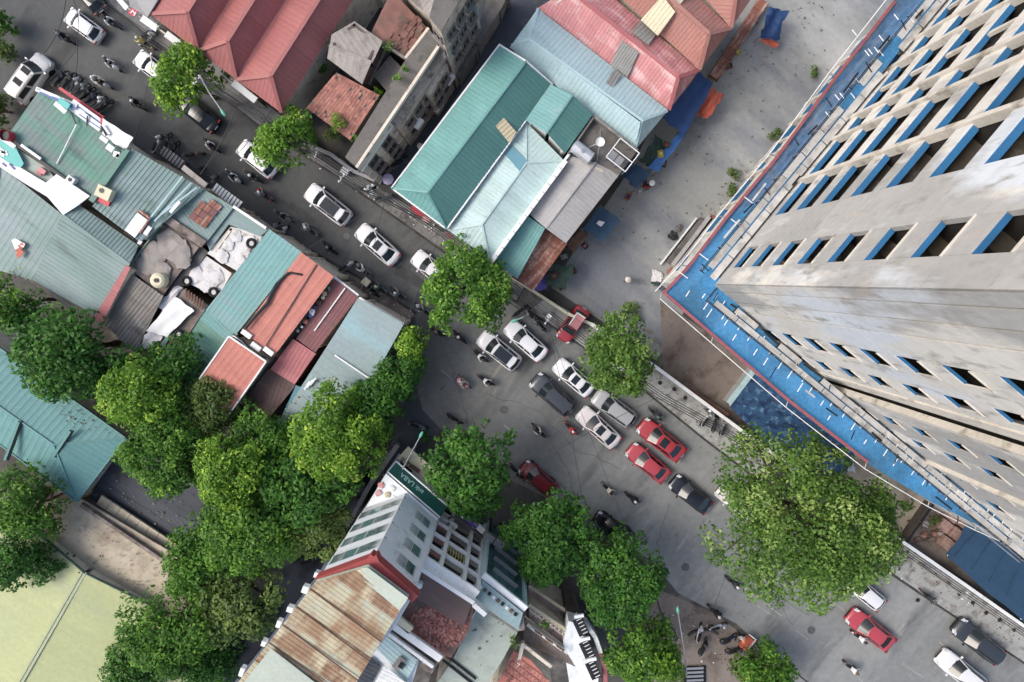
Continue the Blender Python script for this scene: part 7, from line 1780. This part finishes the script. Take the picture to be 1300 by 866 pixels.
cable([(690,400,7.5),(722,520,6.9),(740,640,6)],'thin cable crossing the junction lanes', .02, .6); cable([(500,372,7),(520,450,6)],'thin cable at the street corner bush', .02, .4)
cable([(846,800,7.6),(690,400,7.5)],'faint cable over the lower road', .015, .9)
for k, (a, b, ws) in enumerate((((200,30,6),(165,190,6.2),'from the red roof wall to the green roof'), ((345,140,6.3),(258,240,6.0),'from the red roof corner to the ribbed roof'), ((457,240,6.9),(342,291,5.9),'from the short pole to the white membrane roof'), ((489,251,7.2),(383,320,6.6),'from the alley pole to the long orange roof'), ((489,251,7.0),(455,378,6.0),'from the alley pole to the maroon roof'), ((560,292,5.9),(513,411,6.1),'from the teal roof corner to the blue-grey roof'), ((560,292,5.7),(455,378,5.9),'from the teal roof corner to the maroon roof'), ((128,10,7.6),(52,112,6.2),'from the top pole to the shop signs'), ((834,505,7.6),(660,600,6),'slanting over the car lanes'), ((985,590,7.6),(905,775,5),'crossing beside the huge feathery tree'), ((489,251,7.3),(636,40,7.5),'running up the shaded alley'), ((438,205,8.9),(300,133,7.6),'along the old block and red roof'))):
    cable([a, b], 'thin sagging black cable '+ws, .022, .5+.1*(k % 3))
# walls and railings
def wall_run(label, pts, m, h=1.6, th=.2, seg=2.2, cat='wall', name='boundary_wall', z=0, cop='white'):
    T = thing(name, label, cat, (P(*pts[0], 0).x, P(*pts[0], 0).y, 0))
    for i in range(len(pts)-1):
        a, b = P(*pts[i], h), P(*pts[i+1], h); a.z = b.z = 0; n = max(1, round((b-a).length/seg))
        for k in range(n):
            p, q = a.lerp(b, k/n), a.lerp(b, (k+.985)/n)
            MB().bar(p+Vector((0,0,h/2+z)), q+Vector((0,0,h/2+z)), th, h).build('wall_panel', M_[m], T)
            MB().bar(p+Vector((0,0,h+.03+z)), q+Vector((0,0,h+.03+z)), th+.08, .06).build('coping', M_[cop], T)
wall_run('white-topped boundary wall between the pale pavement and the tower lots', [(750,411),(834,467),(920,531),(990,582),(1060,632),(1152,692),(1216,736),(1300,795),(1340,824)], 'greywall', 1.7, .22)
wall_run('pale low wall from the rusted roof to the red parked car', [(650,352),(693,380),(720,398),(752,412)], 'greywall', 1.5, .18, cop='cream2')
wall_run('dark red-brown fence line behind the boundary wall by the brown lot', [(838,470),(925,528)], 'brick', 1.0, .3, cop='brownwood')
wall_run('pale wall dividing the brown earth lot from the patterned blue sheet', [(957,469),(924,512)], 'greyroof', 1.2, .35, cop='paleblue')
wall_run('thin dark wall beside the brown lot with pallets', [(1188,636),(1150,690)], 'brick', 1.3, .12, cop='dark')
wall_run('stepped white-edged wall in front of the old cream block', [(396,186),(420,196),(448,217),(476,229)], 'greywall', 1.6, .22, cop='greyroof')
wall_run('grey mossy wall below the red roof corner', [(360,146),(396,186)], 'brownconc', 1.4, .3, cop='brownconc')
wall_run('concrete canal wall beside the left wood', [(505,565),(470,615),(408,728),(330,830),(290,880)], 'greyroof', .8, .35, cop='greyroof')
gp = thing('gate_pit', 'dark sunken garage mouth with white ledges at the old cream block', 'driveway', (P(430,205,0).x, P(430,205,0).y, 0))
lay(gp, [P(408,192,.15), P(440,212,.15), P(434,220,.15), P(402,200,.15)], 'dark', 'pit_floor', .0, .03); MB().bar(P(440,214,.8), P(436,221,.8), .7, .3).build('ledge', M_['white'], gp); MB().bar(P(404,190,.8), P(400,200,.8), .1, .3).build('ledge', M_['white'], gp)
for k in range(3): MB().bar(P(443+k*3,213+k*2,.5), P(440+k*3,220+k*2,.5), .18, .3).build('grating_bar', M_['dark'], gp)
# excavation by the net
tr = thing('trench', 'black trench with pale concrete lips beside the net cable', 'trench', (P(880,310,0).x, P(880,310,0).y, 0))
lay(tr, [P(856,338,.03), P(903,276,.03), P(908,279,.03), P(861,341,.03)], 'black', 'trench_floor', .0, .02)
for (a, b, w_, m, hh) in (((853,337),(901,274),.35,'greyroof',.5), ((848,334),(892,278),.5,'greyconc',.35), ((838,336),(884,277),.12,'white',.4), ((901,274),(910,278),.3,'rusty',.5)): MB().bar(P(*a,hh/2+.05), P(*b,hh/2+.05), w_, hh).build('lip', M_[m], tr)
for (x, y, w_, l, m, lb) in ((835,350,.8,.8,'membrane','pale rubble heap at the corner of the net'), (842,362,.6,.7,'slate','dark rubble heap at the corner of the net'), (832,358,.4,.5,'tarp_g','green rubble bag at the corner of the net'), (852,345,.5,.6,'brickred','reddish rubble bag at the corner of the net'), (1094,575,.9,.9,'cream2','cream rubble heap beside the patterned blue sheet'), (1080,592,.7,.7,'white','white rubble heap beside the huge feathery tree'), (855,300,.9,.5,'dark','dark scrap by the trench upper end'), (862,290,.6,.5,'greyconc','grey scrap by the trench upper end')):
    c = P(x, y, .2); T = thing('rubble', lb, 'rubble', (c.x, c.y, 0))
    for k in range(5):
        V, F = blob_mesh(w_*rs.uniform(.25,.5), k+int(x), .5, 1); mesh('lump', [Vector(v)+Vector((c.x+rs.uniform(-.5,.5)*l, c.y+rs.uniform(-.5,.5)*l, .18)) for v in V], F, M_[m], T)
mu = thing('site_sheet', 'blue mottled sheet stretched over the lot beside the boundary wall', 'sheet', (P(1000,550,0).x, P(1000,550,0).y, 0))
sag(mu, [P(958,473,1.3), P(1086,571,1.3), P(1046,640,1.2), P(926,515,1.2)], 'mural', 'sheet', 26, 14, .1)
for a, b in (((958,473),(926,515)), ((958,473),(1086,571))): MB().bar(P(*a,1.35), P(*b,1.35), .15, .12).build('edge_beam', M_['paleblue'], mu)
nv = thing('site_roof', 'large navy sheet roof with soft folds at the right edge by the pallets', 'sheet roof', (P(1260,730,0).x, P(1260,730,0).y, 0))
sag(nv, [P(1232,663,2.6), P(1330,676,2.6), P(1330,815,2.4), P(1200,706,2.4)], 'navysheet' if 'navysheet' in M_ else 'tarp_n', 'sheet', 22, 18, .14)
for k in range(5): MB().bar(P(1212+k*22,706+k*17,2.62), P(1250+k*22,664+k*3,2.75), .1, .05).build('batten', M_['tarp_n'], nv)
for p in ((1234,666),(1203,705),(1296,786)): MB().tube([P(*p,0), P(*p,2.5)], .06, 5).build('post', M_['steel'], nv)
for k, (x, y, nm) in enumerate(((1210,655,'upper left of the five brick pallets'), (1224,663,'upper right of the five brick pallets'), (1200,668,'middle left of the five brick pallets'), (1214,678,'middle right of the five brick pallets'), (1202,690,'lowest of the five brick pallets'))):
    c = P(x, y, .8); T = thing('brick_pallet', 'pinkish pallet of bricks, '+nm, 'pallet', (c.x, c.y, .02), SA, 'brick pallets in the lot')
    for j in range(5): mb = MB().box((-.44+.22*j, 0, .06), (.1, 1.1, .1)); mesh('slat', mb.V, mb.F, M_['brownwood'], T, world=False)
    for i in range(4):
        for j in range(4): mb = MB().box((-.4+.265*i, -.4+.265*j, .5), (.255, .255, .76+.04*((i*3+j) % 2))); mesh('brick_stack', mb.V, mb.F, M_['pallet'], T, world=False)
for k in range(9):
    c = P(1158+k*5+rs.uniform(-3,3), 668+rs.uniform(-14,22)+k*2, .2); T = thing('scrap', f'{["rusty","grey","mossy"][k % 3]} scrap piece in the brown lot, {["first","second","third","fourth","fifth","sixth","seventh","eighth","ninth"][k]} from its dark wall', 'scrap', (c.x, c.y, 0))
    V, F = blob_mesh(rs.uniform(.25,.5), k, .4, 1); mesh('lump', [Vector(v)+Vector((c.x, c.y, .15)) for v in V], F, M_[['rusty','greyroof','brownconc'][k % 3]], T)
    MB().bar(c+Vector((-.5,.2,0)), c+Vector((.6,rs.uniform(-.6,.6),.1)), .1, .08).build('offcut', M_['brownwood'], T)
# tree pits along the pale pavement
for k, (x, y) in enumerate(((1163,701),(1187,730),(1203,741),(1218,754),(1235,765),(1252,778),(1269,787),(1287,800),(1165,762),(856,494),(870,505),(838,486))):
    c = P(x, y, .12); T = thing('planting_hole', f'small dark planting hole in the pavement, {["first","second","third","fourth","fifth","sixth","seventh","eighth","ninth","tenth","eleventh","twelfth"][k]} of the scattered dark spots', 'planting hole', (c.x, c.y, .12), 0, 'planting holes in the pavement')
    mb = MB().disc((0,0,.015), .2, .03, 9); mesh('soil', mb.V, mb.F, M_['black'], T, world=False); mb = MB().tube([(0,0,.02),(.1,.05,.35)], .02, 4); mesh('stub', mb.V, mb.F, M_['bark'], T, world=False)
def litter(name, label, cat, quads, n, cols, smin, smax, seed):
    r_ = random.Random(seed); mb = MB()
    for _ in range(n):
        a, b, c, d = r_.choice(quads); u, v = r_.random(), r_.random()
        p = P(*a).lerp(P(*b), u).lerp(P(*d).lerp(P(*c), u), v); s_ = r_.uniform(smin, smax)
        R = Matrix.Rotation(r_.uniform(0, 6), 3, 'Z') @ Matrix.Rotation(r_.uniform(-.4, .4), 3, 'X')
        mb.box(p+Vector((0,0,.03+s_*.2)), (s_, s_*r_.uniform(.4,.9), s_*.3), M=R)
    o = mb.build(name, M_[cols[0]]); tag(o, label, cat, kind='stuff')
    for c_ in cols[1:]: o.data.materials.append(M_[c_])
    for i, f in enumerate(o.data.polygons): f.material_index = (i//6*7) % len(cols)
litter('gravel', 'small stones and scraps scattered over the concrete yard', 'gravel', [((740,320,0),(900,60,0),(985,60,0),(850,350,0)), ((900,60,0),(1010,-20,0),(1100,-20,0),(960,190,0)), ((845,330,0),(930,215,0),(960,200,0),(862,360,0))], 330, ['greyconc','paving_light','brownconc','tin_grey'], .05, .2, 1)
litter('litter', 'leaves and bits of litter on the pavement and kerbs', 'litter', [((690,402,.12),(830,500,.12),(834,470,.12),(720,392,.12)), ((830,500,.12),(950,600,.12),(975,575,.12),(834,470,.12)), ((1120,722,.12),(1300,840,.12),(1300,800,.12),(1150,696,.12)), ((360,186,.12),(560,312,.12),(568,300,.12),(372,176,.12)), ((300,272,.12),(520,404,.12),(526,396,.12),(306,264,.12)), ((845,750,.02),(900,780,.02),(960,850,.02),(860,850,.02))], 520, ['brownwood','greyconc','olive','white','rusty'], .05, .16, 2)
litter('leaf_litter', 'fallen leaves lying on the roofs beside the trees', 'fallen leaves', [((60,484,5.7),(150,556,5.7),(120,570,6.0),(50,500,6.1)), ((120,640,3.7),(165,570,3.7),(250,630,3.7),(225,690,3.7)), ((70,690,5.9),(107,735,6.2),(180,770,5.8),(150,800,5.8)), ((360,520,5.5),(400,470,5.7),(470,490,5.7),(450,515,5.5)), ((262,505,6.8),(290,525,6.7),(305,505,6.8),(275,485,6.8)), ((100,650,5.0),(220,720,5.0),(200,760,5.0),(110,715,5.0)), ((0,355,5.3),(100,380,5.2),(110,365,5.4),(20,330,5.4))], 560, ['brownwood','olive','brownconc','green'], .05, .15, 3)
litter('road_grit', 'grit and small scraps along the road edges', 'grit', [((250,228,0),(500,390,0),(520,380,0),(270,218,0)), ((530,470,0),(560,540,0),(600,520,0),(560,450,0)), ((840,720,0),(980,820,0),(990,808,0),(850,705,0)), ((700,420,0),(960,610,0),(955,620,0),(695,430,0)), ((640,600,0),(760,665,0),(770,650,0),(650,585,0))], 420, ['greyconc','paving_light','brownconc'], .03, .10, 4)
# parasols and handcart, stair, plaza ring
def parasol(px, py, m, label, r=.9):
    c = P(px, py, 2.2); T = thing('parasol', label, 'parasol', (c.x, c.y, 0)); n = 8
    for j in range(n):
        a0, a1 = 2*math.pi*j/n, 2*math.pi*(j+1)/n; V = [(0,0,2.5),(r*math.cos(a0),r*math.sin(a0),2.1),(r*math.cos(a1),r*math.sin(a1),2.1)]; mesh('canopy_panel', V, [(0,1,2)], M_[m], T, world=False)
    mb = MB().tube([(0,0,0),(0,0,2.5)], .03, 5); mesh('pole', mb.V, mb.F, M_['steel'], T, world=False)
parasol(685,357,'purple','small violet parasol in the green net shade'); parasol(520,588,'tarp_n','dark parasol above the green sign, nearest the lamp')
sh_ = thing('stall', 'violet-blue tarpaulin stall roof beside the lamp at the side street', 'stall', (P(528,580,0).x, P(528,580,0).y, 0))
sag(sh_, [P(520,577,2.5), P(524,573,2.5), P(536,583,2.5), P(531,588,2.5)], 'purple', 'cover', 5, 4, .08)
for p in ((521,577),(534,585)): MB().tube([P(*p,0), P(*p,2.5)], .04, 5).build('post', M_['steel'], sh_)
ct = thing('handcart', 'orange handcart with white frame on the small plaza', 'handcart', (P(944,811,0).x, P(944,811,0).y, 0), CR)
mb = MB().box((0,0,.7), (1.3,.75,.35)); mesh('tray', mb.V, mb.F, M_['tarp_o'], ct, world=False)
mb = MB().box((.2,-.42,.95), (1.3,.1,.08)).box((.85,0,.95), (.1,.9,.08)); mesh('frame', mb.V, mb.F, M_['white'], ct, world=False)
for s in (1,-1): mb = MB().disc((0,s*.45,.3), .3, .06, 12, 'Y'); mesh('wheel', mb.V, mb.F, M_['black'], ct, world=False)
stp = thing('staircase', 'dark stair with pale treads at the bottom edge beside the lime crown', 'staircase', (P(884,860,0).x, P(884,860,0).y, 0))
for k in range(5): MB().bar(P(872,849+k*5,.4+.02*k), P(893,848+k*5,.4+.02*k), .22, .1).build('tread', M_['steel'], stp)
lay(stp, [P(868,846,.1), P(896,845,.1), P(896,880,.1), P(868,880,.1)], 'black', 'pit', 0, .04)
rg = thing('planter_ring', 'curved dark planter kerb on the small plaza', 'kerb', (P(895,797,0).x, P(895,797,0).y, 0))
for k in range(8):
    a0, a1 = math.radians(30+k*16), math.radians(45+k*16); c0 = Vector(P(893,812,.1)); MB().bar(c0+Vector((2.0*math.cos(a0)*.8, 1.0*math.sin(a0), 0)), c0+Vector((2.0*math.cos(a1)*.8, 1.0*math.sin(a1), 0)), .2, .25).build('kerb_block', M_['kerb'], rg)
rl = thing('railing', 'dark railing curving along the small plaza and the roadside kerb', 'railing', (P(858,800,0).x, P(858,800,0).y, 0))
for pts in (((832,752),(838,775),(846,790),(856,800),(860,812)), ((955,808),(975,826),(1000,846),(1025,866),(1040,880))):
    MB().tube([P(x, y, .9) for x, y in pts], .07, 6).build('rail', M_['rail'], rl)
    for x, y in pts: MB().tube([P(x, y, 0), P(x, y, .9)], .05, 5).build('post', M_['rail'], rl)
for k, (a, b) in enumerate((((648,385),(672,401)), ((690,408),(712,420)))):
    T = thing('railing', ['dark pavement railing under the round street tree','dark pavement railing before the red parked car'][k], 'railing', (P(*a,0).x, P(*a,0).y, 0))
    MB().bar(P(*a,.9), P(*b,.9), .08, .08).build('rail', M_['rail'], T)
    for f in range(5): p = (a[0]+(b[0]-a[0])*f/4, a[1]+(b[1]-a[1])*f/4); MB().tube([P(*p,0), P(*p,.9)], .04, 5).build('post', M_['rail'], T)
# courtyard clutter by the red parked car
cp = thing('carport', 'white-edged pinkish canopy over the red parked car', 'canopy', (P(733,410,0).x, P(733,410,0).y, 0))
sheets(cp, [P(722,413,2.3), P(733,397,2.3), P(743,404,2.3), P(732,420,2.3)], M_['pink'], .5, .25, .03)
for a, b in (((722,413),(733,397)), ((733,397),(743,404))): MB().bar(P(*a,2.36), P(*b,2.36), .1, .08).build('frame_bar', M_['white'], cp)
for p in ((722,413),(733,397),(743,404),(732,420)): MB().tube([P(*p,0), P(*p,2.3)], .04, 5).build('post', M_['steel'], cp)
# red boards on the pavement below the teal roof
bd = thing('board_row', 'red and pink boards on the pavement below the large teal roof', 'boards', (P(535,272,0).x, P(535,272,0).y, 0))
for (a, b, m) in (((522,263),(529,269),'signred'), ((529,269),(537,275),'signred'), ((537,276),(545,281),'pink'), ((566,296),(574,302),'maroon')): MB().bar(P(*a,2.0), P(*b,2.0), .4, .12).build('board', M_[m], bd); MB().tube([P(*a,0), P(*a,2.0)], .03, 4).build('leg', M_['steel'], bd)
c = P(470,230,2); pr = thing('parasol', 'lilac parasol at the shaded alley mouth', 'parasol', (P(493,228,2).x, P(493,228,2).y, 0))
for j in range(8):
    a0, a1 = 2*math.pi*j/8, 2*math.pi*(j+1)/8; mesh('canopy_panel', [(0,0,2.4),(.5*math.cos(a0),.5*math.sin(a0),2.2),(.5*math.cos(a1),.5*math.sin(a1),2.2)], [(0,1,2)], M_['lilac'], pr, world=False)
mb = MB().tube([(0,0,0),(0,0,2.4)], .03, 5); mesh('pole', mb.V, mb.F, M_['steel'], pr, world=False)
